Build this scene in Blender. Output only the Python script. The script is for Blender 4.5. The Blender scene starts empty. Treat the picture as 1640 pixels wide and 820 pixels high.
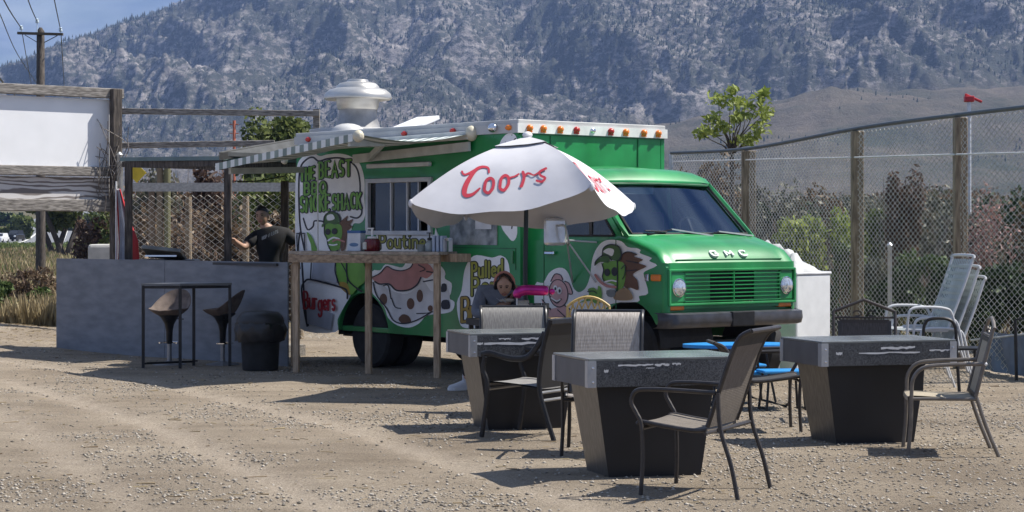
import bpy, bmesh, math, random
import numpy as np
from mathutils import Vector, Matrix, Euler
from mathutils.geometry import tessellate_polygon
random.seed(7); rng = np.random.default_rng(7)
S = bpy.context.scene; COL = S.collection; R = math.radians
# ------------------------------------------------------------------ camera
F, HC, CX, HY = 3300.0, 1.6, 820.0, 368.0          # focal length in photo pixels, eye height, horizon row
cam = bpy.data.cameras.new('camera'); camo = bpy.data.objects.new('camera', cam); COL.objects.link(camo)
camo.location = (0, 0, HC); camo.rotation_euler = (R(90), 0, 0)
cam.sensor_width = 36; cam.lens = 36 * F / 1640; cam.shift_y = (HY - 410) / 1640
cam.clip_start = 0.5; cam.clip_end = 20000; S.camera = camo
# ------------------------------------------------------------------ sky, sun, exposure
SUN_EL, SUN_AZ = 54.0, 79.0                        # azimuth measured from +Y towards +X
w = bpy.data.worlds.new('World'); S.world = w; w.use_nodes = True
wn, wl = w.node_tree.nodes, w.node_tree.links
bg = wn['Background']; bg.inputs['Strength'].default_value = 0.054
sky = wn.new('ShaderNodeTexSky'); sky.sky_type = 'NISHITA'; sky.sun_disc = False
sky.sun_elevation = R(SUN_EL); sky.sun_rotation = R(SUN_AZ); sky.altitude = 350; sky.dust_density = 0.6; sky.ozone_density = 2.0
tc = wn.new('ShaderNodeTexCoord'); mp = wn.new('ShaderNodeMapping'); mp.inputs['Scale'].default_value = (1.0, 1.0, 3.2)
mp.inputs['Location'].default_value = (0.35, 0.0, 0.1)
nz = wn.new('ShaderNodeTexNoise'); nz.inputs['Scale'].default_value = 5.5; nz.inputs['Detail'].default_value = 7; nz.inputs['Roughness'].default_value = 0.55
cr = wn.new('ShaderNodeValToRGB'); cr.color_ramp.elements[0].position = 0.22; cr.color_ramp.elements[1].position = 0.48
nz2 = wn.new('ShaderNodeTexNoise'); nz2.inputs['Scale'].default_value = 9; nz2.inputs['Detail'].default_value = 5
cr2 = wn.new('ShaderNodeValToRGB')
cr2.color_ramp.elements[0].position = 0.40; cr2.color_ramp.elements[0].color = (1.2, 2.2, 4.8, 1)
cr2.color_ramp.elements[1].position = 0.68; cr2.color_ramp.elements[1].color = (7.0, 8.0, 9.6, 1)
mx = wn.new('ShaderNodeMix'); mx.data_type = 'RGBA'
wl.new(tc.outputs['Generated'], mp.inputs['Vector']); wl.new(mp.outputs[0], nz.inputs['Vector']); wl.new(mp.outputs[0], nz2.inputs['Vector'])
wl.new(nz.outputs['Fac'], cr.inputs[0]); wl.new(nz2.outputs['Fac'], cr2.inputs[0])
wl.new(cr.outputs[0], mx.inputs['Factor']); wl.new(sky.outputs[0], mx.inputs['A']); wl.new(cr2.outputs[0], mx.inputs['B'])
wl.new(mx.outputs['Result'], bg.inputs['Color'])
sl = bpy.data.lights.new('sun', 'SUN'); sl.energy = 5.0; sl.angle = R(0.5); sl.color = (1.0, 0.95, 0.87)
so = bpy.data.objects.new('sun', sl); COL.objects.link(so)
sd = Vector((math.cos(R(SUN_EL)) * math.sin(R(SUN_AZ)), math.cos(R(SUN_EL)) * math.cos(R(SUN_AZ)), math.sin(R(SUN_EL))))
so.rotation_euler = sd.to_track_quat('Z', 'Y').to_euler(); so.location = (10, 10, 30)
vs = S.view_settings; vs.view_transform = 'Standard'; vs.look = 'None'; vs.exposure = 0.72; vs.gamma = 1.0; vs.use_curve_mapping = False
S.cycles.max_bounces = 7; S.cycles.transparent_max_bounces = 12; S.cycles.volume_bounces = 0
# ------------------------------------------------------------------ helpers
def gd(y): return HC * F / (y - HY)                               # depth of a ground point seen in row y
def at(x, y, d): return Vector(((x - CX) * d / F, d, HC - (y - HY) * d / F))
def gp(x, y): d = gd(y); return Vector(((x - CX) * d / F, d, 0))
def rgb(c): return (c[0], c[1], c[2], 1.0)

class B:
    def __init__(s): s.v = []; s.f = []; s.m = []
    def add(s, vs, fs, mi=0):
        o = len(s.v); s.v += [tuple(p) for p in vs]; s.f += [tuple(i + o for i in f) for f in fs]; s.m += [mi] * len(fs); return s
    def box(s, c, d, rz=0, mi=0, rot=None):
        x, y, z = d[0] / 2, d[1] / 2, d[2] / 2; c = Vector(c)
        m = Matrix.Rotation(rz, 3, 'Z') if rot is None else rot
        ps = [c + m @ Vector((a * x, b * y, e * z)) for a, b, e in ((-1,-1,-1),(1,-1,-1),(1,1,-1),(-1,1,-1),(-1,-1,1),(1,-1,1),(1,1,1),(-1,1,1))]
        return s.add(ps, [(0,3,2,1),(4,5,6,7),(0,1,5,4),(1,2,6,5),(2,3,7,6),(3,0,4,7)], mi)
    def bar(s, p, q, wd, ht, up=(0,0,1), mi=0):
        p = Vector(p); q = Vector(q); t = (q - p); L = t.length; t = t / L; up = Vector(up)
        if abs(t.dot(up)) > .98: up = Vector((0,1,0)) if abs(t.y) < .9 else Vector((1,0,0))
        sdv = t.cross(up).normalized(); u2 = sdv.cross(t)
        return s.box((p + q) / 2, (L, wd, ht), mi=mi, rot=Matrix((t, sdv, u2)).transposed())
    def tube(s, pts, r, n=8, mi=0, closed=False, caps=True, flat=1.0):
        pts = [Vector(p) for p in pts]; k = len(pts); rs = list(r) if hasattr(r, '__len__') else [r] * k
        vs = []; prev = None
        for i, p in enumerate(pts):
            if closed: t = pts[(i + 1) % k] - pts[i - 1]
            else: t = pts[min(i + 1, k - 1)] - pts[max(i - 1, 0)]
            t = t.normalized() if t.length > 1e-9 else Vector((0,0,1))
            if prev is None:
                a = Vector((0,0,1)) if abs(t.z) < .9 else Vector((1,0,0)); nrm = (a - t * a.dot(t)).normalized()
            else:
                nrm = prev - t * prev.dot(t); nrm = nrm.normalized() if nrm.length > 1e-6 else prev
            prev = nrm; bn = t.cross(nrm)
            for j in range(n):
                a = 2 * math.pi * j / n; vs.append(p + (nrm * math.cos(a) + bn * math.sin(a) * flat) * rs[i])
        fs = []
        for i in range(k if closed else k - 1):
            i2 = (i + 1) % k
            for j in range(n): fs.append((i*n + j, i*n + (j+1) % n, i2*n + (j+1) % n, i2*n + j))
        if caps and not closed: fs += [tuple(range(n - 1, -1, -1)), tuple((k-1)*n + j for j in range(n))]
        return s.add(vs, fs, mi)
    def lathe(s, prof, n=24, c=(0,0,0), rot=None, mi=0, caps=True, arc=1.0):
        c = Vector(c); rot = rot or Matrix.Identity(3); k = len(prof); vs = []
        for r_, z_ in prof:
            for j in range(n):
                a = 2 * math.pi * j / n; vs.append(c + rot @ Vector((r_ * math.cos(a), r_ * math.sin(a), z_)))
        fs = [(i*n + j, i*n + (j+1) % n, (i+1)*n + (j+1) % n, (i+1)*n + j) for i in range(k - 1) for j in range(n)]
        if caps: fs += [tuple(range(n - 1, -1, -1)), tuple((k-1)*n + j for j in range(n))]
        return s.add(vs, fs, mi)
    def ball(s, c, r, n=12, k=8, mi=0, rot=None):
        r = r if hasattr(r, '__len__') else (r, r, r); c = Vector(c); rot = rot or Matrix.Identity(3); vs = []
        for i in range(k + 1):
            t = math.pi * i / k
            for j in range(n):
                a = 2 * math.pi * j / n
                vs.append(c + rot @ Vector((r[0]*max(math.sin(t),.01)*math.cos(a), r[1]*max(math.sin(t),.01)*math.sin(a), r[2]*math.cos(t))))
        return s.add(vs, [(i*n + j, (i+1)*n + j, (i+1)*n + (j+1) % n, i*n + (j+1) % n) for i in range(k) for j in range(n)], mi)
    def grid(s, rows, mi=0, closed=False):
        n = len(rows[0]); vs = [p for r_ in rows for p in r_]
        return s.add(vs, [(i*n + j, i*n + (j+1) % n, (i+1)*n + (j+1) % n, (i+1)*n + j) for i in range(len(rows) - 1) for j in range(n if closed else n - 1)], mi)
    def fill(s, outer, holes, fm, mi=0):
        loops = [[Vector((a, b, 0)) for a, b in outer]] + [[Vector((a, b, 0)) for a, b in h] for h in holes]
        flat = [p for l in loops for p in l]
        return s.add([fm(p.x, p.y) for p in flat], tessellate_polygon(loops), mi)
    def prism(s, outer, holes, f0, f1, mi=0):
        n = sum(len(h) for h in holes) + len(outer); s.fill(outer, holes, f0, mi); s.fill(outer, holes, f1, mi)
        for l in [outer] + holes:
            k = len(l); vs = [f0(*p) for p in l] + [f1(*p) for p in l]
            s.add(vs, [(i, (i+1) % k, k + (i+1) % k, k + i) for i in range(k)], mi)
        return s
    def build(s, name, mat, parent=None, smooth=False, world=False, bevel=0, recalc=True, sharp=35):
        me = bpy.data.meshes.new(name); vs = s.v
        if world and parent is not None:
            im = wmat(parent).inverted(); vs = [im @ Vector(p) for p in vs]
        me.from_pydata([tuple(p) for p in vs], [], s.f)
        for mm in (mat if isinstance(mat, (list, tuple)) else [mat]): me.materials.append(mm)
        if any(s.m): me.polygons.foreach_set('material_index', s.m)
        if recalc:
            bm = bmesh.new(); bm.from_mesh(me); bmesh.ops.recalc_face_normals(bm, faces=bm.faces); bm.to_mesh(me); bm.free()
        if smooth:
            me.polygons.foreach_set('use_smooth', [True] * len(me.polygons)); me.set_sharp_from_angle(angle=R(sharp))
        me.update(); o = bpy.data.objects.new(name, me); COL.objects.link(o)
        if parent is not None: o.parent = parent
        if bevel:
            bv = o.modifiers.new('bevel', 'BEVEL'); bv.width = bevel; bv.segments = 2; bv.limit_method = 'ANGLE'; bv.angle_limit = R(40)
        return o
def wmat(o):
    m = Matrix.Identity(4)
    while o is not None:
        m = Matrix.LocRotScale(o.location, o.rotation_euler, o.scale) @ m; o = o.parent
    return m
def npmesh(name, V, Fc, mats, mi=None, smooth=False, parent=None):
    V = np.asarray(V, dtype=np.float32); Fc = np.asarray(Fc, dtype=np.int32); k = Fc.shape[1]
    me = bpy.data.meshes.new(name); me.vertices.add(len(V)); me.vertices.foreach_set('co', V.ravel())
    me.loops.add(Fc.size); me.loops.foreach_set('vertex_index', Fc.ravel())
    me.polygons.add(len(Fc)); me.polygons.foreach_set('loop_start', np.arange(0, Fc.size, k, dtype=np.int32))
    for m in (mats if isinstance(mats, (list, tuple)) else [mats]): me.materials.append(m)
    if mi is not None: me.polygons.foreach_set('material_index', np.asarray(mi, dtype=np.int32))
    if smooth: me.polygons.foreach_set('use_smooth', np.ones(len(Fc), dtype=bool))
    me.update(calc_edges=True); o = bpy.data.objects.new(name, me); COL.objects.link(o)
    if parent is not None: o.parent = parent
    return o
def thing(name, label, cat, loc=(0,0,0), rz=0, group=None):
    o = bpy.data.objects.new(name, None); COL.objects.link(o); o.location = loc; o.rotation_euler = (0, 0, rz)
    o.empty_display_size = .2; return tag(o, label, cat, group)
def tag(o, label, cat, group=None):
    o['label'] = label; o['category'] = cat
    if group: o['group'] = group
    return o
def kind(o, k, label=None):
    o['kind'] = k
    if label: o['label'] = label
    return o
def copy_tree(o, parent=None):
    c = o.copy(); COL.objects.link(c); c.parent = parent
    for ch in list(o.children): copy_tree(ch, c)
    return c
def sub(o, k=1, kind_='CATMULL'):
    md = o.modifiers.new('sub', 'SUBSURF'); md.levels = k; md.render_levels = k; return o
def spline(pts, k=6, closed=False):
    P = [np.array(p, float) for p in pts]; n = len(P); out = []
    for i in range(n if closed else n - 1):
        if closed: a, b, c, d = P[i-1], P[i], P[(i+1) % n], P[(i+2) % n]
        else: a, b, c, d = P[max(i-1,0)], P[i], P[i+1], P[min(i+2,n-1)]
        for j in range(k):
            t = j / k; out.append(.5*((2*b) + (c-a)*t + (2*a-5*b+4*c-d)*t*t + (3*b-a-3*c+d)*t**3))
    if not closed: out.append(P[-1])
    return [tuple(p) for p in out]
# ------------------------------------------------------------------ numpy noise
_perm = rng.permutation(256); _perm = np.concatenate([_perm, _perm]); _g = rng.random((256, 2)) * 2 - 1
_g /= np.linalg.norm(_g, axis=1)[:, None]
def perlin(x, y):
    xi = np.floor(x).astype(int); yi = np.floor(y).astype(int); xf = x - xi; yf = y - yi
    u = xf*xf*xf*(xf*(xf*6-15)+10); v = yf*yf*yf*(yf*(yf*6-15)+10)
    def g(a, b):
        h = _perm[(_perm[(xi + a) & 255] + yi + b) & 255]; return _g[h, 0]*(xf-a) + _g[h, 1]*(yf-b)
    return ((g(0,0)*(1-u)+g(1,0)*u)*(1-v) + (g(0,1)*(1-u)+g(1,1)*u)*v) * 1.5
def fbm(x, y, o=4, l=2.03, g=.5):
    s = 0; a = 1; 
    for i in range(o): s = s + a*perlin(x + 17.3*i, y - 9.1*i); x = x*l; y = y*l; a *= g
    return s
def ridged(x, y, o=4, g=.5):
    s = 0; a = 1
    for i in range(o): s = s + a*(1 - 2*np.abs(perlin(x + 31.7*i, y + 11.9*i))); x = x*2.1; y = y*2.1; a *= g
    return s
# ------------------------------------------------------------------ materials
def newmat(name):
    m = bpy.data.materials.new(name); m.use_nodes = True; nt = m.node_tree; return m, nt.nodes, nt.links, nt.nodes['Principled BSDF']
def M(name, c, r=.6, m=0., var=.12, sc=6., bump=0., bsc=80., c2=None, stretch=(1,1,1), spec=.5, pos=(.35,.68), det=5, coat=0., alpha=1.):
    mt, n, l, p = newmat(name); p.inputs['Roughness'].default_value = r; p.inputs['Metallic'].default_value = m
    p.inputs['Specular IOR Level'].default_value = spec; p.inputs['Coat Weight'].default_value = coat; p.inputs['Alpha'].default_value = alpha
    t = n.new('ShaderNodeTexCoord'); mpn = n.new('ShaderNodeMapping'); mpn.inputs['Scale'].default_value = stretch
    l.new(t.outputs['Object'], mpn.inputs['Vector'])
    nn = n.new('ShaderNodeTexNoise'); nn.inputs['Scale'].default_value = sc; nn.inputs['Detail'].default_value = det
    l.new(mpn.outputs[0], nn.inputs['Vector'])
    rp = n.new('ShaderNodeValToRGB'); e = rp.color_ramp.elements; e[0].position, e[1].position = pos
    e[0].color = rgb([x*(1-var) for x in c]); e[1].color = rgb(c2 if c2 else [min(1, x*(1+var)) for x in c])
    l.new(nn.outputs['Fac'], rp.inputs[0]); l.new(rp.outputs[0], p.inputs['Base Color'])
    if bump:
        n2 = n.new('ShaderNodeTexNoise'); n2.inputs['Scale'].default_value = bsc; n2.inputs['Detail'].default_value = 4; l.new(mpn.outputs[0], n2.inputs['Vector'])
        b = n.new('ShaderNodeBump'); b.inputs['Strength'].default_value = bump; b.inputs['Distance'].default_value = .01
        l.new(n2.outputs['Fac'], b.inputs['Height']); l.new(b.outputs[0], p.inputs['Normal'])
    return mt
def Mleaf(name, a, b, r=.55, tr=.25):
    mt, n, l, p = newmat(name); p.inputs['Roughness'].default_value = r; p.inputs['Specular IOR Level'].default_value = .25
    g = n.new('ShaderNodeNewGeometry'); rp = n.new('ShaderNodeValToRGB'); e = rp.color_ramp.elements
    e[0].color = rgb(a); e[1].color = rgb(b); l.new(g.outputs['Random Per Island'], rp.inputs[0]); l.new(rp.outputs[0], p.inputs['Base Color'])
    if tr:
        td = n.new('ShaderNodeBsdfTranslucent'); l.new(rp.outputs[0], td.inputs['Color']); ms = n.new('ShaderNodeMixShader'); ms.inputs[0].default_value = tr
        l.new(p.outputs[0], ms.inputs[1]); l.new(td.outputs[0], ms.inputs[2]); l.new(ms.outputs[0], n['Material Output'].inputs['Surface'])
    return mt
def Mglass(name, tint, gloss_col=(1,1,1), rough=.03, mixb=.08):
    mt, n, l, p = newmat(name); n.remove(p)
    t = n.new('ShaderNodeBsdfTransparent'); t.inputs[0].default_value = rgb(tint); g = n.new('ShaderNodeBsdfGlossy'); g.inputs['Roughness'].default_value = rough
    g.inputs['Color'].default_value = rgb(gloss_col); fr = n.new('ShaderNodeFresnel'); fr.inputs[0].default_value = 1.5
    ad = n.new('ShaderNodeMath'); ad.operation = 'ADD'; ad.inputs[1].default_value = mixb; ad.use_clamp = True; l.new(fr.outputs[0], ad.inputs[0])
    ms = n.new('ShaderNodeMixShader'); l.new(ad.outputs[0], ms.inputs[0]); l.new(t.outputs[0], ms.inputs[1]); l.new(g.outputs[0], ms.inputs[2])
    l.new(ms.outputs[0], n['Material Output'].inputs['Surface']); return mt
# ================================================================== the setting: ground, road, mountain
def terrain_z(X, Y):
    far = np.clip(Y - 260, 0, None); return .0145 * far * np.clip(far / 150, 0, 1)
def rut_mask(X, Y):
    m = 0.
    for off, k in ((0., 1.), (1.5, 1.), (-2.6, .7), (-1.1, .7)):
        c = np.interp(Y, [9, 11, 12.5, 16.9, 21.8, 26, 32], [.1, -.7, -1.3, -2.9, -5.3, -8.2, -13]) + off; m = m + k*np.exp(-((X - c)/.15)**2)
    return m*(Y < 30)
def ground_z(X, Y):
    lot = .012 * fbm(X*.5, Y*.5, 3)
    mound = .28 * np.exp(-(((X + 8.2)/2.1)**2 + ((Y - 29.5)/2.2)**2))          # heap of straw and dirt beside the plywood
    return lot * (Y < 60) - .04*rut_mask(X, Y)*(.7 + .3*np.sin(Y*38 + X*9)) + mound + terrain_z(X, Y)
ys = np.concatenate([np.arange(3, 34, .16), np.geomspace(34, 1700, 150)])
ss = np.linspace(-1, 1, 261); YY, SS = np.meshgrid(ys, ss, indexing='ij'); XX = SS * (10 + .45 * YY)
ZZ = ground_z(XX, YY); n1, n2 = XX.shape
idx = np.arange(n1*n2).reshape(n1, n2); quads = np.stack([idx[:-1,:-1], idx[:-1,1:], idx[1:,1:], idx[1:,:-1]], -1).reshape(-1, 4)
def ground_material():
    mt, n, l, p = newmat('dirt'); p.inputs['Roughness'].default_value = .95; p.inputs['Specular IOR Level'].default_value = .15
    g = n.new('ShaderNodeNewGeometry')
    def noise(sc, det=6, ro=.6, st=None):
        k = n.new('ShaderNodeTexNoise'); k.inputs['Scale'].default_value = sc; k.inputs['Detail'].default_value = det; k.inputs['Roughness'].default_value = ro
        if st:
            mpn = n.new('ShaderNodeMapping'); mpn.inputs['Scale'].default_value = st[0]; mpn.inputs['Rotation'].default_value = (0, 0, st[1]); l.new(g.outputs['Position'], mpn.inputs[0]); l.new(mpn.outputs[0], k.inputs['Vector'])
        else: l.new(g.outputs['Position'], k.inputs['Vector'])
        return k.outputs['Fac']
    def ramp(src, els):
        rp = n.new('ShaderNodeValToRGB'); e = rp.color_ramp.elements
        for i, (ps, c) in enumerate(els):
            el = e[i] if i < 2 else e.new(ps)
            el.position = ps; el.color = rgb(c)
        l.new(src, rp.inputs[0]); return rp.outputs[0]
    def mix(a, b, f, bt='MIX'):
        m_ = n.new('ShaderNodeMix'); m_.data_type = 'RGBA'; m_.blend_type = bt; l.new(a, m_.inputs['A']); l.new(b, m_.inputs['B'])
        if hasattr(f, 'links'): l.new(f, m_.inputs['Factor'])
        else: m_.inputs['Factor'].default_value = f
        return m_.outputs['Result']
    base = ramp(noise(.55, 6, .62), [(.30, (.26,.215,.163)), (.70, (.425,.365,.288))])
    tracks = ramp(noise(1.1, 5, .55, ((.28, 2.6, 1), R(-24))), [(.38, (.62,.60,.58)), (.62, (1.08,1.06,1.03))])
    base = mix(base, tracks, .35, 'MULTIPLY')
    grit = ramp(noise(62, 7, .85), [(.36, (.42,.40,.38)), (.64, (1.5,1.48,1.46))])
    ru = n.new('ShaderNodeAttribute'); ru.attribute_name = 'rut'; rutc = n.new('ShaderNodeRGB'); rutc.outputs[0].default_value = (.45,.385,.31,1); rm = n.new('ShaderNodeMath'); rm.operation = 'MULTIPLY'; rm.inputs[1].default_value = .8; l.new(ru.outputs['Fac'], rm.inputs[0]); base = mix(base, rutc.outputs[0], rm.outputs[0])
    base = mix(base, grit, .8, 'MULTIPLY')
    straw = ramp(noise(7, 6, .75, ((1, 3.2, 1), R(12))), [(.60, (0,0,0)), (.72, (1,1,1))])
    stc = n.new('ShaderNodeRGB'); stc.outputs[0].default_value = (.20,.135,.08,1)
    base = mix(base, stc.outputs[0], mix(straw, ramp(noise(.35, 3), [(.45, (0,0,0)), (.6, (.7,.7,.7))]), 1., 'MULTIPLY'))
    # beyond the lot the ground is dry grass
    sx = n.new('ShaderNodeSeparateXYZ'); l.new(g.outputs['Position'], sx.inputs[0])
    mr = n.new('ShaderNodeMapRange'); mr.inputs[1].default_value = 31; mr.inputs[2].default_value = 36; l.new(sx.outputs['Y'], mr.inputs[0])
    grass = ramp(noise(.6, 6, .7), [(.36, (.045,.05,.025)), (.62, (.16,.13,.075))])
    base = mix(base, grass, mr.outputs[0])
    l.new(base, p.inputs['Base Color'])
    bp = n.new('ShaderNodeBump'); bp.inputs['Strength'].default_value = .9; bp.inputs['Distance'].default_value = .04; l.new(noise(45, 8, .8), bp.inputs['Height'])
    b2 = n.new('ShaderNodeBump'); b2.inputs['Strength'].default_value = .6; b2.inputs['Distance'].default_value = .06; l.new(noise(5, 5, .6), b2.inputs['Height']); l.new(bp.outputs[0], b2.inputs['Normal'])
    l.new(b2.outputs[0], p.inputs['Normal']); return mt
dirt = ground_material()
gro = npmesh('ground', np.stack([XX, YY, ZZ], -1).reshape(-1, 3), quads, dirt, smooth=True); kind(gro, 'structure', 'tan dirt and gravel lot with dry grass beyond')
ga = gro.data.attributes.new('rut', 'FLOAT', 'POINT'); ga.data.foreach_set('value', np.clip(rut_mask(XX, YY), 0, 1).ravel().astype(np.float32))
# gravel: loose stones too many to count
def stones(name, n, sel, smin, smax, mat, label):
    Y = rng.uniform(8, 27, n*3); X = rng.uniform(-1, 1, n*3) * (2 + .31*Y); k = rng.random(n*3) < sel(X, Y); X = X[k][:n]; Y = Y[k][:n]; n = len(X)
    Z = ground_z(X, Y); s = smin + (smax - smin) * rng.random(n)**3.2; a = rng.uniform(0, 6.28, n)
    base = np.array([[1,0,0],[0,1,0],[-1,0,0],[0,-1,0],[0,0,.75],[0,0,-.4]]); V = np.repeat(base[None], n, 0) * (.7 + .6*rng.random((n, 6, 1))) 
    V = V * s[:, None, None]; V[:, :, 0] *= 1.25; ca, sa = np.cos(a)[:, None], np.sin(a)[:, None]
    V = np.stack([V[:,:,0]*ca - V[:,:,1]*sa, V[:,:,0]*sa + V[:,:,1]*ca, V[:,:,2]], -1) + np.stack([X, Y, Z + s*.15], -1)[:, None, :]
    fc = np.array([[0,1,4],[1,2,4],[2,3,4],[3,0,4],[1,0,5],[2,1,5],[3,2,5],[0,3,5]]); Fc = (fc[None] + 6*np.arange(n)[:, None, None]).reshape(-1, 3)
    kind(npmesh(name, V.reshape(-1, 3), Fc, mat), 'stuff', label)
def gravel_density(X, Y):
    d = .10 + 1.0*np.clip(fbm(X*.6 + 3, Y*.6, 4)*1.5 - .05, 0, 1); d = d + .35*np.clip((X - .2*Y*.1 + .6)*.6, 0, 1)*(Y < 19)
    return np.clip(d*(1 - .75*np.clip(rut_mask(X, Y), 0, 1)), .03, 1)
gravm = Mleaf('gravel', (.13,.115,.095), (.47,.425,.365), r=.9, tr=0)
stones('gravel', 105000, gravel_density, .002, .015, gravm, 'loose gravel scattered over the dirt lot')
# straw and twigs
n = 2600; Y = rng.uniform(9, 30, n); X = rng.uniform(-1, 1, n)*(2 + .31*Y); keep = fbm(X*.7 + 9, Y*.9, 3) > -.05; X, Y = X[keep], Y[keep]
Xm = rng.normal(-8.2, 1.5, 1500); Ym = rng.normal(29.3, 1.5, 1500); X = np.concatenate([X, Xm]); Y = np.concatenate([Y, Ym]); n = len(X)
a = rng.normal(.1, .8, n); L = .02 + .12*rng.random(n)**2.5; tw = rng.uniform(.0008, .0022, n); Z = ground_z(X, Y)
dx, dy = np.cos(a), np.sin(a); V = np.zeros((n, 6, 3))
for i, (e, q) in enumerate(((-1,-1),(-1,1),(1,-1),(1,1))): V[:, i] = np.stack([X + e*L/2*dx - q*tw*dy, Y + e*L/2*dy + q*tw*dx, Z + .004], -1)
for i, e in ((4,-1),(5,1)): V[:, i] = np.stack([X + e*L/2*dx, Y + e*L/2*dy, Z + .004 + tw*2 + rng.uniform(0, .007, n)*(e > 0)], -1)
fc = np.array([[0,2,5,4],[2+1,1,4,5],[0,1,3,2]]); kind(npmesh('straw', V.reshape(-1, 3), (fc[None] + 6*np.arange(n)[:, None, None]).reshape(-1, 4), Mleaf('straw', (.11,.07,.04), (.42,.34,.2), .9, 0)), 'stuff', 'scattered straw, twigs and wood splinters on the dirt')
# road
roadm = M('asphalt', (.16,.165,.175), .85, var=.12, sc=.4); lines = M('road_paint', (.62,.62,.58), .7)
def road_c(d): return -66.5 + (d - 280)*(-.213)*1.0 + ((d - 280)/300)**2 * 2.5
b = B(); b2 = B(); rows = []; l1 = []; l2 = []
for d in np.geomspace(205, 950, 60):
    z = float(terrain_z(0, d)) + .05; c = road_c(d)
    rows.append([(c - 6.5, d, z), (c + 6.5, d, z)]); l1.append([(c + .1, d, z + .012), (c + .45, d, z + .012)]); l2.append([(c + 5.3, d, z + .012), (c + 5.65, d, z + .012)])
b.grid(rows); kind(b.build('road', roadm), 'structure', 'grey two lane road rising into the distance')
b2.grid(l1).grid(l2); kind(b2.build('road_markings', lines), 'structure')
# mountain
def sky_line(x):   # photo px across -> px above horizon of the crest
    return np.interp(x, [-900,-500,-200,0,60,100,200,290,420,700,1000,1500,2000,2600], [40,90,180,246,266,284,320,350,415,515,560,600,640,600])
def hill_line(x):
    return np.interp(x, [-400,300,600,860,1000,1150,1260,1330,1440,1560,1640,1800,2300], [16,18,30,84,140,168,190,210,204,204,206,212,225])
nd, nx = 470, 820
dd = np.concatenate([np.linspace(1150, 2300, 190), np.linspace(2306, 4300, 280)]); px = np.concatenate([np.linspace(-1100, -60, 95, False), np.linspace(-60, 1700, 610, False), np.linspace(1700, 2950, 115)])
D, PX = np.meshgrid(dd, px, indexing='ij'); X = (PX - CX)*D/F
tb = np.clip((D - 1750)/(4000 - 1750), 0, 1)
wx = X + 90*fbm(X/700, D/700, 3); wy = D + 90*fbm(X/700 + 40, D/700, 3)
big = ridged(wx/520 + .35*D/520, wy/1500 + 5, 3); mid = ridged(wx/150, wy/260, 3, .55)
crest = sky_line(PX) * 4000/F
back = crest * (tb**.9*.93 + .07*np.sin(tb*math.pi/2)) + (big - .5)*85*np.sin(np.clip(tb*1.06, 0, 1)*math.pi)**.7 + mid*22*np.clip(tb*6, 0, 1)*np.clip((1.0 - tb)*9, .25, 1)
tf = np.clip((D - 1180)/(1900 - 1180), 0, 1); hill = hill_line(PX)*1900/F*(tf*tf*(3 - 2*tf)) + 9*fbm(X/160, D/160, 4)*np.clip(tf*4, 0, 1)
hill = hill*np.clip(1 - (D - 1900)/900, 0, 1)
rel = sky_line(PX)*D/F*.985; back = np.where(D < 4000, np.minimum(back, rel - 4*np.log1p(np.exp(np.clip((back - rel)/12, -30, 30)))*.15), back)
k_ = 14.; base = np.logaddexp(back/k_, hill/k_)*k_
rocky = np.clip((back - hill)/40, 0, 1)*np.clip(tb*10, 0, 1)
crag = ridged(X/26 + fbm(X/60, D/60, 2), D/52, 3, .6); Z = base + rocky*(crag*5.5 + 2.6*fbm(X/8, D/14, 3)) + 8 + (1 - rocky)*1.0*fbm(X/22, D/22, 3)
Z = np.where(D > 4000, Z - (D - 4000)*.35, Z) ; Z[0] = -2
idx = np.arange(nd*nx).reshape(nd, nx); quads = np.stack([idx[:-1,:-1], idx[:-1,1:], idx[1:,1:], idx[1:,:-1]], -1).reshape(-1, 4)
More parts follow.
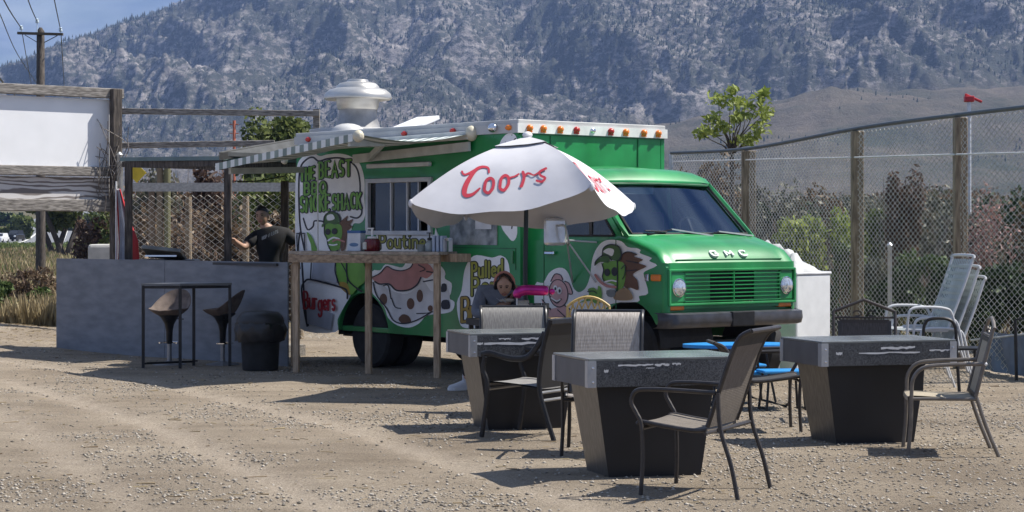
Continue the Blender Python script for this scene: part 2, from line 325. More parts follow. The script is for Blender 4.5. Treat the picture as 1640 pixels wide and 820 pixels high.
def mountain_material():
    mt, n, l, p = newmat('mountain_rock'); p.inputs['Roughness'].default_value = .95; p.inputs['Specular IOR Level'].default_value = .1
    g = n.new('ShaderNodeNewGeometry'); at_ = n.new('ShaderNodeAttribute'); at_.attribute_name = 'rocky'
    def noise(sc, det=6, ro=.6, st=(1,1,1)):
        mpn = n.new('ShaderNodeMapping'); mpn.inputs['Scale'].default_value = st; l.new(g.outputs['Position'], mpn.inputs[0])
        k = n.new('ShaderNodeTexNoise'); k.inputs['Scale'].default_value = sc; k.inputs['Detail'].default_value = det; k.inputs['Roughness'].default_value = ro; l.new(mpn.outputs[0], k.inputs['Vector']); return k.outputs['Fac']
    def ramp(src, *els):
        rp = n.new('ShaderNodeValToRGB'); e = rp.color_ramp.elements
        for i, (ps, c) in enumerate(els):
            el = e[i] if i < 2 else e.new(ps)
            el.position = ps; el.color = rgb(c)
        l.new(src, rp.inputs[0]); return rp.outputs[0]
    def mix(a, b_, f):
        m_ = n.new('ShaderNodeMix'); m_.data_type = 'RGBA'; l.new(a, m_.inputs['A']); l.new(b_, m_.inputs['B']); l.new(f, m_.inputs['Factor']); return m_.outputs['Result']
    rock = ramp(noise(.05, 6, .75, (1, .5, 1.6)), (.36, (.125,.115,.11)), (.62, (.36,.33,.32)))
    scrub = ramp(noise(.035, 7, .8), (.3, (.035,.042,.04)), (.7, (.085,.088,.07)))
    mm = n.new('ShaderNodeMath'); mm.operation = 'MULTIPLY_ADD'; mm.inputs[1].default_value = .5; l.new(noise(.0085, 6, .6, (1, .4, 1)), mm.inputs[0]); l.new(noise(.105, 5, .74, (1, .45, 1.5)), mm.inputs[2])
    m1 = ramp(mm.outputs[0], (.72, (0,0,0)), (.86, (1,1,1)))
    rk = mix(scrub, rock, m1)
    gr = ramp(noise(.011, 8, .66), (.34, (.055,.06,.038)), (.48, (.10,.088,.064)), (.66, (.15,.125,.095)))
    l.new(mix(gr, rk, at_.outputs['Fac']), p.inputs['Base Color'])
    b_ = n.new('ShaderNodeBump'); b_.inputs['Strength'].default_value = 1.; b_.inputs['Distance'].default_value = 7.; l.new(noise(.055, 7, .8, (1, .5, 1)), b_.inputs['Height']); l.new(b_.outputs[0], p.inputs['Normal'])
    return mt
mo = npmesh('mountain', np.stack([X, D, Z], -1).reshape(-1, 3), quads, mountain_material(), smooth=True)
att = mo.data.attributes.new('rocky', 'FLOAT', 'POINT'); att.data.foreach_set('value', rocky.ravel().astype(np.float32))
kind(mo, 'structure', 'hazy blue rocky mountain with brown grass foothills')
# pines on the slopes: a far wood
N = 85000; ii = rng.integers(4, nd - 1, N); jj = rng.integers(0, nx, N); tx, ty, tz = X[ii, jj], D[ii, jj], Z[ii, jj]
dens = np.clip(.36 + 1.1*fbm(tx/230, ty/300, 4), .05, 1); dens = np.where(rocky[ii, jj] < .5, dens*np.clip(fbm(tx/130 + 7, ty/130, 3)*1.6 - .12, 0.01, .6), dens)
kp = (rng.random(N) < dens) & (ty < 4000); tx, ty, tz = tx[kp], ty[kp], tz[kp]; N = len(tx); h = rng.uniform(3.5, 8, N)*np.clip(ty/2600, .45, 1.15); r_ = h*rng.uniform(.17, .28, N)
ang = np.arange(5)*2*math.pi/5; V = np.zeros((N, 11, 3)); a0 = rng.uniform(0, 6, N)
for j in range(5):
    for lv, (rr, hz) in enumerate(((1., .12), (.62, .5))):
        V[:, lv*5 + j] = np.stack([tx + r_*rr*np.cos(ang[j] + a0 + lv*.6), ty + r_*rr*np.sin(ang[j] + a0 + lv*.6), tz + h*hz], -1)
V[:, 10] = np.stack([tx, ty, tz + h], -1); fc = []
for j in range(5): k2 = (j+1) % 5; fc += [[j, k2, 5 + k2], [j, 5 + k2, 5 + j], [5 + j, 5 + k2, 10]]
pt = npmesh('hillside_pines', V.reshape(-1, 3), (np.array(fc)[None] + 11*np.arange(N)[:, None, None]).reshape(-1, 3), Mleaf('far_pine', (.018,.026,.02), (.045,.055,.035), .9, 0))
kind(pt, 'stuff', 'dark pine trees dotted over the mountain slopes')
# haze: the air between here and the mountain
hm = bpy.data.materials.new('haze'); hm.use_nodes = True; hn = hm.node_tree.nodes; hn.remove(hn['Principled BSDF'])
pv = hn.new('ShaderNodeVolumePrincipled'); pv.inputs['Color'].default_value = (.34,.50,.90,1); pv.inputs['Density'].default_value = HAZE = .00012; pv.inputs['Anisotropy'].default_value = .0
hm.node_tree.links.new(pv.outputs[0], hn['Material Output'].inputs['Volume'])
kind(B().box((0, 2050, 400 - 3), (6800, 4800, 806)).build('haze', hm), 'stuff', 'thin blue haze in the valley air')
print('mountain max', Z.max(), 'min', Z.min(), 'X', X.min(), X.max())
# ================================================================== shared materials
wood_grey = M('weathered_wood', (.17,.155,.14), .85, var=.35, sc=9, stretch=(1,8,8), bump=.4, bsc=14, c2=(.34,.315,.29))
wood_dark = M('dark_post_wood', (.055,.045,.04), .85, var=.4, sc=7, stretch=(6,6,.8), bump=.4, bsc=12, c2=(.12,.10,.085))
wood_tan = M('new_lumber', (.36,.25,.16), .75, var=.25, sc=6, stretch=(6,6,1), bump=.2, bsc=20, c2=(.50,.38,.26))
wood_post = M('treated_post', (.19,.145,.10), .85, var=.3, sc=6, stretch=(5,5,.7), bump=.5, bsc=9, c2=(.34,.27,.19))
steel_dark = M('dark_bronze_steel', (.045,.04,.038), .42, .3, var=.2, sc=20)
steel_blk = M('black_steel', (.018,.018,.02), .4, .3, var=.25, sc=20)
steel_tan = M('taupe_steel', (.16,.14,.12), .45, .2, var=.15, sc=20)
galv = M('galvanised_steel', (.46,.48,.50), .42, .8, var=.18, sc=14)
chrome = M('chrome', (.75,.76,.78), .12, 1., var=.08, sc=6)
white_p = M('white_paint', (.74,.74,.74), .45, var=.08, sc=5)
blackrub = M('black_rubber', (.014,.014,.015), .75, var=.3, sc=12, bump=.2)
darkint = M('dark_interior', (.02,.022,.025), .8, var=.3, sc=4)
# ================================================================== chain link fences
def chain_link(parent, P, Q, hP, hQ, z0=.03, m=.06, r=.0021, mat=None):
    """wire strands between ground points P and Q; heights hP, hQ; each strand zigzags upward and hooks its neighbours"""
    P = np.array(P[:2]); Q = np.array(Q[:2]); L = np.linalg.norm(Q - P); t = (Q - P)/L; nrm = np.array([-t[1], t[0]]); k = int(L/(m)); Vs = []; Fs = []; off = 0
    for i in range(k):
        s0 = (i + .5)*m; hh = hP + (hQ - hP)*s0/L; nseg = int((hh - z0)/(m*.62))
        j = np.arange(nseg + 1); s = s0 + np.where((i + j) % 2 == 0, -1, 1)*m*.5; z = z0 + j*m*.62; wob = .006*np.sin(s*3 + z*5)
        c = np.stack([P[0] + t[0]*s + nrm[0]*(wob + np.where(j % 2 == 0, .002, -.002)), P[1] + t[1]*s + nrm[1]*(wob + np.where(j % 2 == 0, .002, -.002)), z], -1)
        o3 = np.array([[t[0]*r, t[1]*r, 0], [-t[0]*r*.5 + nrm[0]*r*.87, -t[1]*r*.5 + nrm[1]*r*.87, 0], [-t[0]*r*.5 - nrm[0]*r*.87, -t[1]*r*.5 - nrm[1]*r*.87, 0]])*1.3
        V = (c[:, None] + o3[None]).reshape(-1, 3); q = []
        a = off + 3*np.arange(nseg)
        for e in range(3): q.append(np.stack([a + e, a + (e+1) % 3, a + 3 + (e+1) % 3, a + 3 + e], -1))
        Vs.append(V); Fs.append(np.concatenate(q)); off += len(V)
    V = np.concatenate(Vs); im = np.array(wmat(parent).inverted()); V = V @ im[:3, :3].T + im[:3, 3]
    return npmesh('wire_mesh', V, np.concatenate(Fs), mat or wire_m, parent=parent)
wire_m = M('fence_wire', (.58,.57,.54), .5, .55, var=.2, sc=3)
# right-hand fence, tall, timber posts
fence_px = [(1075, 247, 33.5), (1200, 240, 30.2), (1375, 208, 26.2), (1541, 186, 23.6), (1700, 168, 21.6)]
fp = []
for x, y, d in fence_px:
    p = at(x, y, d); fp.append((p.x, p.y, p.z))
fen = thing('chain_link_fence', 'tall chain link fence with timber posts along the right side of the lot', 'fence', (fp[2][0], fp[2][1], 0))
for i in range(len(fp) - 1): chain_link(fen, fp[i], fp[i+1], fp[i][2], fp[i+1][2], m=.06, r=.0036)
for i, (x, y, z) in enumerate(fp):
    if i == 0: B().lathe([(.03, -.1), (.03, z)], 10, (x, y, 0)).build('post', galv, fen, True, world=True)
    else:
        b = B(); wd = (.20 if i == 1 else .15); b.box((x, y + .10, z/2 - .06), (wd, .14, z + .10)); b.build('post', wood_post, fen, world=True, bevel=.012)
B().tube(spline([(x, y - .01, z + .02) for x, y, z in fp], 6), .026, 8).build('top_rail', M('rail_steel', (.10,.115,.125), .5, .5), fen, True, world=True)
B().tube([at(1078, 259, 33.3), at(1200, 256, 30.1), at(1375, 252, 26.1), at(1541, 247, 23.5), at(1700, 243, 21.5)], .011, 6).build('tension_wire', M('white_wire', (.6,.6,.6), .5), fen, True, world=True)
b = B(); 
for p, q in ((at(1555, 545, 23), at(1690, 530, 21.4)),): b.tube([p, q], .012, 6)
b.build('tension_wire', galv, fen, world=True)
# left-hand fence behind the smoking shelter
fl = [at(212, 302, 31.5), at(300, 302, 31), at(392, 302, 30.5), at(480, 302, 30), at(560, 302, 29.6)]
fen2 = thing('chain_link_fence', 'low chain link fence with a wooden top board behind the shelter', 'fence', (fl[1].x, fl[1].y, 0))
chain_link(fen2, fl[0], fl[-1], 2.15, 2.15, m=.075, r=.0032, mat=M('pale_wire', (.60,.59,.55), .55, .3))
for p in fl[1:-1]: B().lathe([(.05, -.1), (.05, 2.1)], 10, (p.x, p.y + .12, 0)).build('post', wood_post, fen2, True, world=True)
B().bar(fl[0] + Vector((0, -.06, .02)), fl[-1] + Vector((0, -.06, .02)), .04, .13).build('top_board', M('grey_board', (.40,.40,.39), .8, var=.2, stretch=(1,6,6)), fen2, world=True)
# ================================================================== vegetation
def leaf_cloud(cl, size, parent, name, mat, flat=.5, seed=0, asp=1.7):
    """cl: list of (centre, radii, count): small leaf faces spread through each clump's volume"""
    g = np.random.default_rng(seed); C = []
    for c, r_, k in cl:
        u = g.normal(size=(k, 3)); u /= np.linalg.norm(u, axis=1)[:, None]; rad = g.random((k, 1))**.45
        C.append(np.array(c) + u*rad*np.array(r_))
    C = np.concatenate(C); k = len(C); a = g.normal(size=(k, 3)); a /= np.linalg.norm(a, axis=1)[:, None]; bb = g.normal(size=(k, 3)); bb -= a*np.sum(a*bb, 1)[:, None]; bb /= np.linalg.norm(bb, axis=1)[:, None]
    s = size*g.uniform(.55, 1.35, (k, 1)); a = a*s*asp*.5; bb = bb*s*.5
    V = np.stack([C - a, C - bb*.8, C + a, C + bb*.8], 1).reshape(-1, 3); Fq = np.arange(4*k).reshape(-1, 4)
    im = np.array(wmat(parent).inverted()); V = V @ im[:3, :3].T + im[:3, 3]
    return npmesh(name, V, Fq, mat, parent=parent)
def branches(parent, name, mat, base, tips, r0, seed=0, wob=.12, up=.4):
    g = random.Random(seed); b = B()
    for tp in tips:
        p0 = Vector(base); p1 = Vector(tp); mid = p0.lerp(p1, .5) + Vector((g.uniform(-wob, wob), g.uniform(-wob, wob), up*.1)); pts = spline([p0, p0.lerp(mid, .5) + Vector((0,0,.05)), mid, p1], 3)
        kk = len(pts); b.tube(pts, [r0*(1 - .85*i/(kk - 1)) for i in range(kk)], 5)
    return b.build(name, mat, parent, True, world=True)
bark = M('bark', (.075,.06,.05), .9, var=.35, sc=9, bump=.5, bsc=30, stretch=(3,3,1))
tw_brown = M('bare_twigs', (.20,.135,.10), .9, var=.3, sc=3); tw_grey = M('grey_twigs', (.18,.16,.145), .9, var=.3, sc=3)
lf_spring = Mleaf('spring_leaves', (.13,.18,.035), (.40,.46,.12), tr=.4); lf_olive = Mleaf('olive_leaves', (.05,.075,.02), (.19,.22,.07), tr=.3)
lf_dark = Mleaf('cedar_leaves', (.014,.028,.012), (.06,.10,.035), tr=.15); lf_mid = Mleaf('green_leaves', (.04,.07,.022), (.14,.19,.06), tr=.3)
lf_dry = Mleaf('dry_leaves', (.09,.055,.035), (.26,.19,.12), tr=.2); lf_pink = Mleaf('blossom', (.20,.11,.10), (.42,.27,.24), tr=.3); lf_grey = Mleaf('sage_leaves', (.07,.075,.055), (.20,.19,.14), tr=.2)
lf_red = Mleaf('russet_leaves', (.07,.04,.03), (.19,.12,.085), tr=.25)
def bush(name, label, x, ytop, ybot, d, wpx, lm, n=1500, size=.09, bare=0, seed=1, group=None, cat='shrub', tw=None, z0=None, dome=0):
    top = at(x, ytop, d); rx = wpx*d/F/2; zb = 0. if z0 is None else z0; h = top.z - zb
    t = thing(name, label, cat, (top.x, d, zb), 0, group); g = random.Random(seed); cl = []; tips = []
    for i in range(9):
        c = (top.x + g.uniform(-.75, .75)*rx, d + g.uniform(-.6, .6)*min(rx, 1.5), zb + h*g.uniform(.25, .85)); rr = g.uniform(.25, .48)
        cl.append((c, (rx*rr, min(rx, 1.4)*rr, h*rr*.7), n//9)); tips.append(c)
    cl.append(((top.x, d, zb + h*.86), (rx*.35, rx*.3, h*.15), n//9))
    if dome: cl.append(((top.x, d, zb + h*.62), (rx*.95, rx*.8, h*.38), dome))
    for i in range(bare): tips.append((top.x + g.uniform(-1, 1)*rx, d + g.uniform(-.5, .5), zb + h*g.uniform(.5, 1.03)))
    branches(t, 'stems', tw or tw_brown, (top.x, d, zb), tips, .012 + .004*h, seed, wob=rx*.3)
    if lm: leaf_cloud(cl, size, t, 'foliage', lm, seed=seed)
    return t
# vegetation beyond the fences ----------------------------------------------------
G_R = 'shrubs growing beyond the tall right fence'
bush('cedar_shrub', 'dark upright cedar behind the fence, just left of the second fence post', 1335, 440, 560, 31, 75, lf_dark, 2600, .075, 0, 11, G_R)
bush('cedar_shrub', 'dark cedar behind the fence between second and third fence post', 1440, 425, 560, 29, 95, lf_dark, 3000, .075, 0, 12, G_R)
bush('cedar_shrub', 'dark cedar at right picture edge behind the fence', 1605, 425, 560, 27, 120, lf_dark, 3600, .075, 0, 13, G_R)
bush('cedar_shrub', 'dark cedar behind the fence right above the stacked white chairs', 1520, 440, 560, 28.5, 80, lf_dark, 2400, .075, 0, 21, G_R)
bush('leafy_shrub', 'bright green leafy shrub behind fence above the white box', 1300, 345, 560, 36, 130, lf_spring, 1500, .10, 14, 14, G_R)
bush('russet_shrub', 'tall russet bronze leaved shrub behind the fence near its second post', 1432, 275, 560, 38, 80, lf_red, 2600, .07, 8, 15, G_R)
bush('blossom_shrub', 'pink and russet blossoming shrub behind fence near right picture edge', 1590, 320, 560, 33, 100, lf_pink, 900, .05, 20, 16, G_R)
bush('bare_shrub', 'grey bare twiggy shrub behind fence between windscreen and white box', 1262, 300, 560, 38, 150, lf_grey, 900, .08, 60, 17, G_R, tw=tw_grey)
bush('bare_shrub', 'grey bare twiggy shrub behind fence, left of the third fence post', 1480, 300, 560, 40, 170, lf_grey, 1000, .09, 60, 18, G_R, tw=tw_grey)
bush('bare_shrub', 'brown twiggy shrub behind fence left of the first timber post', 1140, 262, 560, 44, 150, lf_dry, 1800, .10, 50, 19, G_R)
bush('bare_shrub', 'low brown shrub seen through fence at far right', 1680, 330, 560, 36, 120, lf_dry, 1400, .09, 40, 20, G_R)
bush('leafy_shrub', 'small green shrub just behind the fence beside the white box', 1355, 390, 560, 30, 60, lf_mid, 800, .08, 10, 22, G_R)
bush('hedge', 'grey green hedge row far behind the right fence', 1360, 312, 420, 75, 620, lf_grey, 13000, .12, 30, 23, cat='hedge', tw=tw_grey)
bush('hedge', 'dark olive hedge row farthest behind the right fence', 1500, 305, 420, 120, 700, lf_dry, 9000, .17, 0, 24, cat='hedge')
bush('hedge', 'dull brown thicket far behind fence between truck and first timber post', 1120, 285, 420, 90, 330, lf_grey, 10000, .13, 20, 25, cat='hedge')
# young tree above the fence
d = 34; bs = at(1172, 520, d); t = thing('young_tree', 'young tree with bright green leaf tufts rising above the right fence', 'tree', (bs.x, d, 0)); tr = at(1172, 250, d)
tuft = [(1150, 158, 30, 18), (1170, 165, 26, 18), (1190, 165, 24, 15), (1215, 162, 22, 20), (1225, 182, 20, 14), (1218, 205, 20, 16), (1140, 190, 22, 12), (1135, 210, 30, 14), (1120, 215, 18, 10), (1160, 205, 22, 12), (1195, 185, 20, 14), (1178, 190, 16, 12), (1185, 225, 26, 12), (1205, 222, 18, 12), (1172, 145, 14, 8), (1220, 150, 10, 10)]
cl = []; tips = []
for x, y, w_, h_ in tuft:
    p = at(x, y, d); cl.append((tuple(p + Vector((0, random.uniform(-.3, .3), 0))), (w_*d/F*.8, .3, h_*d/F*.85), 62)); tips.append(p)
b = B(); b.tube([(bs.x, d, 0), (bs.x + .02, d, 1.6), tr], [.06, .05, .035], 8); b.build('trunk', bark, t, True, world=True)
branches(t, 'limbs', bark, tr, tips, .02, 3); leaf_cloud(cl, .062, t, 'crown', lf_spring, seed=5, asp=2.1)
# left: behind the shelter
G_L = 'shrubs beyond the shelter fence'
bush('dome_tree', 'rounded yellow green tree rising behind the shelter roof', 462, 186, 420, 62, 150, lf_olive, 6000, .12, 0, 31, cat='tree', dome=14000)
bush('bare_shrub', 'tangled reddish brown thicket behind the fence left of the man', 318, 335, 420, 39, 170, lf_dry, 1500, .07, 150, 32, G_L)
bush('bare_shrub', 'brown tangle behind the fence near the flag', 235, 335, 420, 42, 120, lf_dry, 900, .07, 110, 33, G_L)
bush('leafy_shrub', 'green shrub behind the fence above the man', 420, 282, 420, 40, 150, lf_olive, 2600, .09, 20, 34, G_L)
bush('russet_shrub', 'dark russet shrub behind fence under shelter roof', 322, 266, 420, 48, 90, lf_red, 1500, .12, 30, 35, G_L)
bush('leafy_shrub', 'dull green bush behind fence at left of shelter roof opening', 262, 280, 420, 55, 120, lf_grey, 1600, .13, 20, 36, G_L)
bush('bare_shrub', 'reddish bramble bank between dark tree trunks and the flag', 158, 347, 400, 70, 80, lf_red, 1800, .10, 120, 37, G_L)
for x, y0, cl_ in ((268, 262, (.15,.145,.075)), (256, 266, (.17,.13,.085)), (243, 300, (.17,.12,.08))):
    p = at(x, y0, 35); o = B().lathe([(.055, 0), (.055, p.z)], 10, (p.x, 35, 0)).build('pole', M('pole_paint', cl_, .7, var=.2, stretch=(1,1,.2)), None, True)
    tag(o, {268: 'pale yellow green upright pole behind the shelter fence', 256: 'brown pole standing beside the pale yellow green pole', 243: 'shortest brown pole behind the shelter fence, left of the others'}[x], 'pole')
# trees by the road
for i, (x, d, lab) in enumerate(((88, 120, 'larger dark twin trunked tree right of the utility pole'), (104, 112, 'smaller dark trunked tree beside the bramble bank'))):
    t = thing('roadside_tree', lab, 'tree', (at(x, 400, d).x, d, 0), 0, 'trees by the road'); c = at(x, 400, d).x; b = B()
    for s_ in (-.35, .3): b.tube(spline([(c + s_*.3, d, 0), (c + s_, d, .8), (c + s_*2.2, d + s_, 2.0), (c + s_*3.4, d, 3.0)], 4), [.22, .2, .19, .18, .17, .16, .15, .14, .13, .12, .1, .08, .05], 7)
    b.build('trunk', bark, t, True, world=True)
    leaf_cloud([((c + random.uniform(-1.2, 1.2), d + random.uniform(-1, 1), random.uniform(2.0, 3.6)), (.9, .9, .6), 260) for _ in range(8)], .22, t, 'crown', lf_olive, seed=40 + i)
bush('roadside_bush', 'yellow green bush at the road edge left of the road', 28, 346, 372, 300, 60, lf_olive, 900, .7, 0, 41)
bush('roadside_bush', 'dark bush beyond the road at left picture edge', 2, 342, 372, 420, 90, lf_dark, 900, 1., 0, 42)
bush('tree_line', 'distant low green trees behind the road', 150, 344, 372, 380, 160, lf_olive, 1800, 1., 0, 43, cat='trees')
# grass strip left, blades too many to count
def grass(name, label, n, xr, yr, h, mat, seed):
    g = np.random.default_rng(seed); Y = yr[0] + (yr[1] - yr[0])*g.random(n)**1.6; X = g.uniform(0, 1, n); lo = (xr[0] - CX)*Y/F; hi = (xr[1] - CX)*Y/F; X = lo + (hi - lo)*X
    cl = fbm(X*.7, Y*.25 + 4, 3); k = cl > -.35; X, Y, cl = X[k], Y[k], cl[k]; n = len(X); H = h*g.uniform(.4, 1.2, n)*(.75 + .6*np.clip(cl, -.5, 1)); wd = .012 + .0006*Y; a = g.uniform(0, 6.28, n); ln = H*g.uniform(.1, .55, n)
    Z = ground_z(X, Y); dx, dy = np.cos(a), np.sin(a); b_ = g.uniform(0, 6.28, n)
    V = np.stack([np.stack([X - wd*dx, Y - wd*dy, Z], -1), np.stack([X + wd*dx, Y + wd*dy, Z], -1), np.stack([X + ln*np.cos(b_), Y + ln*np.sin(b_), Z + H], -1)], 1)
    kind(npmesh(name, V.reshape(-1, 3), np.arange(3*n).reshape(-1, 3), mat), 'stuff', label)
grass('green_grass', 'green grass and weeds on the verge at left', 46000, (-80, 250), (38, 230), .33, Mleaf('grass_blade', (.05,.08,.02), (.20,.24,.08), tr=.3), 1)
grass('dry_grass', 'tall dry straw coloured grass on the verge at left', 30000, (-80, 250), (34, 150), .42, Mleaf('dry_blade', (.20,.15,.08), (.44,.36,.21), tr=.3), 2)
bush('weed_clump', 'bright green weed clump at the lot edge, left picture edge', 10, 452, 500, 37.5, 60, lf_mid, 1600, .07, 0, 44, cat='weeds')
bush('weed_clump', 'smaller green weed clump beside the plywood wall', 62, 462, 500, 37.5, 50, lf_mid, 1100, .06, 0, 45, cat='weeds')
bush('dry_weeds', 'dry reddish weeds behind the green weed clumps', 45, 430, 500, 41, 110, lf_dry, 1500, .06, 60, 46, cat='weeds')
grass('grass_right', 'rough grass along the foot of the right fence', 12000, (1200, 1760), (27.5, 60), .16, Mleaf('rough_blade', (.06,.07,.025), (.28,.24,.12), tr=.3), 3)
rr_ = random.Random(77)
for k, (x, yt, d_, w_, lm_, lab) in enumerate(((1090, 285, 50, 120, lf_dry, 'brown undergrowth thicket behind fence at the truck corner'), (1180, 300, 47, 130, lf_grey, 'grey undergrowth thicket behind fence right of the truck'), (1255, 330, 44, 120, lf_dark, 'dark undergrowth thicket behind fence above the bonnet'), (1330, 318, 47, 130, lf_dry, 'brown undergrowth thicket behind fence above the white sheeting'), (1405, 335, 43, 120, lf_olive, 'olive undergrowth thicket behind fence right of second post'), (1475, 320, 46, 140, lf_dry, 'brown undergrowth thicket behind fence above the white chairs'), (1555, 345, 42, 120, lf_grey, 'grey undergrowth thicket behind fence at third post'), (1635, 320, 45, 150, lf_dark, 'dark undergrowth thicket behind fence at right picture edge'), (1225, 395, 36, 110, lf_dry, 'low brown undergrowth behind fence beside the bonnet'), (1390, 415, 34, 100, lf_grey, 'low grey undergrowth behind fence near second post'), (1490, 410, 35, 110, lf_mid, 'low green undergrowth behind fence near white chairs'))):
    bush('undergrowth', lab, x, yt, 560, d_, w_, lm_, 2600, .10, 50, 60 + k, 'undergrowth beyond the tall right fence', tw=tw_grey if k % 2 else tw_brown)
for k, (x, yt, d_, w_, lm_, lab) in enumerate(((290, 300, 60, 200, lf_dry, 'brown brush far behind the shelter fence at left'), (400, 305, 64, 200, lf_grey, 'grey brush far behind the shelter fence at right'), (215, 320, 70, 120, lf_olive, 'olive brush behind the flag'), (350, 345, 36, 120, lf_dry, 'low brown brush close behind the shelter fence'), (440, 345, 36, 120, lf_dry, 'low brown brush behind the man'))):
    bush('brush', lab, x, yt, 420, d_, w_, lm_, 2400, .12, 60, 80 + k, 'brush beyond the shelter')
# ================================================================== utility pole and wires
d = 62.; P = lambda x, y, dd=d: at(x, y, dd); pb = at(65, 400, d)
up = thing('utility_pole', 'dark wooden utility pole with crossarm behind the billboard', 'utility pole', (pb.x, d, 0)); top = P(65, 44)
b = B(); b.tube([(pb.x, d, -.2), (pb.x, d, top.z - .12), (pb.x, d, top.z)], [.155, .12, .04], 12); b.build('pole', wood_dark, up, True, world=True)
b = B(); b.bar(P(28, 53, d - .15), P(101, 55, d - .15), .1, .075); b.build('crossarm', M('arm_wood', (.10,.08,.06), .85), up, world=True)
for x0, y0, x1, y1 in ((40, 56, 60, 68), (92, 57, 71, 68)):
    B().bar(P(x0, y0, d - .22), P(x1, y1, d - .2), .03, .02).build('brace', steel_blk, up, world=True)
ins = M('glass_insulator', (.55,.65,.72), .2); pins = [(34, 46), (59.5, 35), (97, 49)]
for x, y in pins:
    p = P(x, y, d - .15); B().lathe([(.012, -.32 if x == 59.5 else -.14), (.012, -.03), (.05, -.03), (.06, 0), (.045, .05), (.055, .07), (.02, .1)], 10, p).build('insulator', ins, up, True, world=True)
for i, (pts, lab) in enumerate(((((34, 45, d), (6, 0, 40), (-40, -120, 26)), 'left wire running up from the crossarm end'), (((59.5, 34, d), (45, 0, 48), (5, -140, 28)), 'middle wire running up from the pole top'), (((97, 48, d), (87, 0, 50), (55, -160, 30)), 'right wire running up from the crossarm end'), (((-8, 10, 50), (0, 23, 54), (28, 87, 75), (60, 135, 110)), 'wire crossing at the far left of the sky'), (((36, 56, d), (49, 130, 95), (58, 180, 140)), 'left wire descending behind the pole'), (((98, 58, d), (103, 140, 100), (106, 190, 150)), 'right wire descending behind the pole'), (((-6, 118, 60), (10, 138, 75), (30, 158, 100)), 'thick dark wire at the left picture edge'))):
    o = B().tube(spline([at(*p) for p in pts], 5), .014 if i != 6 else .03, 5).build('power_line', steel_blk, None); tag(o, lab, 'wire', 'power lines')
# ================================================================== billboard
d = 30.; BA = R(40); br_ = at(180, 400, d); bb = thing('billboard', 'weathered timber billboard with blank white panel at left', 'billboard', (br_.x, d, 0), BA); P = lambda x, y, dd=d: at(x, y, dd)
bx_ = lambda x: (x - 180)*d/F/(math.cos(BA) + math.sin(BA)*(x - CX)/F*-1.)   # photo column -> distance along the board
bz_ = lambda y: HC - (y - HY)*d/F
def slab(p, q, th, y0):   # upright panel between two pixels at depth y0
    a, c = at(*p, y0), at(*q, y0); return B().box(((a.x + c.x)/2, y0, (a.z + c.z)/2), (abs(a.x - c.x), th, abs(a.z - c.z)))
def bslab(x0, x1, y0, y1, th, off): return B().box(((x0 + x1)/2, off, (bz_(y0) + bz_(y1))/2), (x1 - x0, th, abs(bz_(y0) - bz_(y1))))
LX = -3.6
bslab(LX, .02, 160, 272, .02, .03).build('white_panel', M('white_vinyl', (.82,.83,.85), .5, var=.03, sc=3), bb); bslab(.03, .17, 160, 252, .01, .16).build('panel_edge', white_p, bb)
def plymat():
    mt, n, l, p = newmat('rough_plywood'); p.inputs['Roughness'].default_value = .85; t = n.new('ShaderNodeTexCoord'); wv = n.new('ShaderNodeTexWave'); wv.wave_type = 'BANDS'; wv.bands_direction = 'Z'
    mpn = n.new('ShaderNodeMapping'); mpn.inputs['Scale'].default_value = (1, 1, 4.2); mpn.inputs['Location'].default_value = (1.1, 0, -9.); l.new(t.outputs['Object'], mpn.inputs[0]); l.new(mpn.outputs[0], wv.inputs['Vector'])
    wv.inputs['Scale'].default_value = 1.1; wv.inputs['Distortion'].default_value = 14; wv.inputs['Detail'].default_value = 3; wv.inputs['Detail Scale'].default_value = .8
    rp = n.new('ShaderNodeValToRGB'); e = rp.color_ramp.elements; e[0].position = .2; e[0].color = (.20,.175,.165,1); e[1].position = .55; e[1].color = (.60,.58,.57,1); l.new(wv.outputs['Fac'], rp.inputs[0]); l.new(rp.outputs[0], p.inputs['Base Color']); return mt
bslab(LX, -.02, 285, 325, .02, .03).build('plywood_strip', plymat(), bb)
for y0, y1, x1, off, nm in ((142, 158, .16, -.02, 'top_beam'), (268, 283, -.05, -.03, 'middle_beam'), (320, 339, -.05, -.03, 'bottom_beam')): bslab(LX, x1, y0, y1, .09, off).build(nm, wood_grey, bb, bevel=.012)
for xx in (0., LX + .1): B().box((xx, -.1, bz_(143)/2), (.15, .12, bz_(143))).build('post', wood_dark, bb, bevel=.012)
p0 = P(191, 250, d - .1); B().lathe([(.052, 0), (.052, p0.z), (.06, p0.z + .02), (.02, p0.z + .06)], 12, (p0.x, p0.y, 0)).build('galvanised_pipe', galv, None, True); tag(bpy.data.objects['galvanised_pipe'], 'round galvanised pipe standing beside the billboard post', 'pipe')
g = random.Random(4); vb = B()
for k in range(16):
    x0 = g.uniform(150, 192); y0 = g.uniform(290, 345); pts = [P(x0, y0, d - .2)]
    for s_ in range(4): pts.append(P(x0 + g.uniform(-14, 22)*(s_+1)/3, y0 - (s_ + 1)*g.uniform(12, 30), d - .2 + g.uniform(-.1, .1)))
    vb.tube(spline(pts, 3), .006, 4)
tag(vb.build('dry_vine', tw_grey, None), 'dry leafless vine clinging to the billboard post', 'vine')
# timber rails between billboard and shelter
rl = thing('rail_fence', 'high weathered two rail timber frame between billboard and truck', 'fence', (P(350, 400).x, d, 0)); d2 = d + .2
for (x0, y0), (x1, y1) in (((195, 178), (512, 182)), ((195, 233), (440, 229))): B().bar(at(x0, y0, d2), at(x1, y1, d2), .05, .085).build('rail', wood_grey, rl, world=True, bevel=.008)
slab((502, 175), (512, 420), .09, d2 + .09).build('post', wood_grey, rl, world=True)
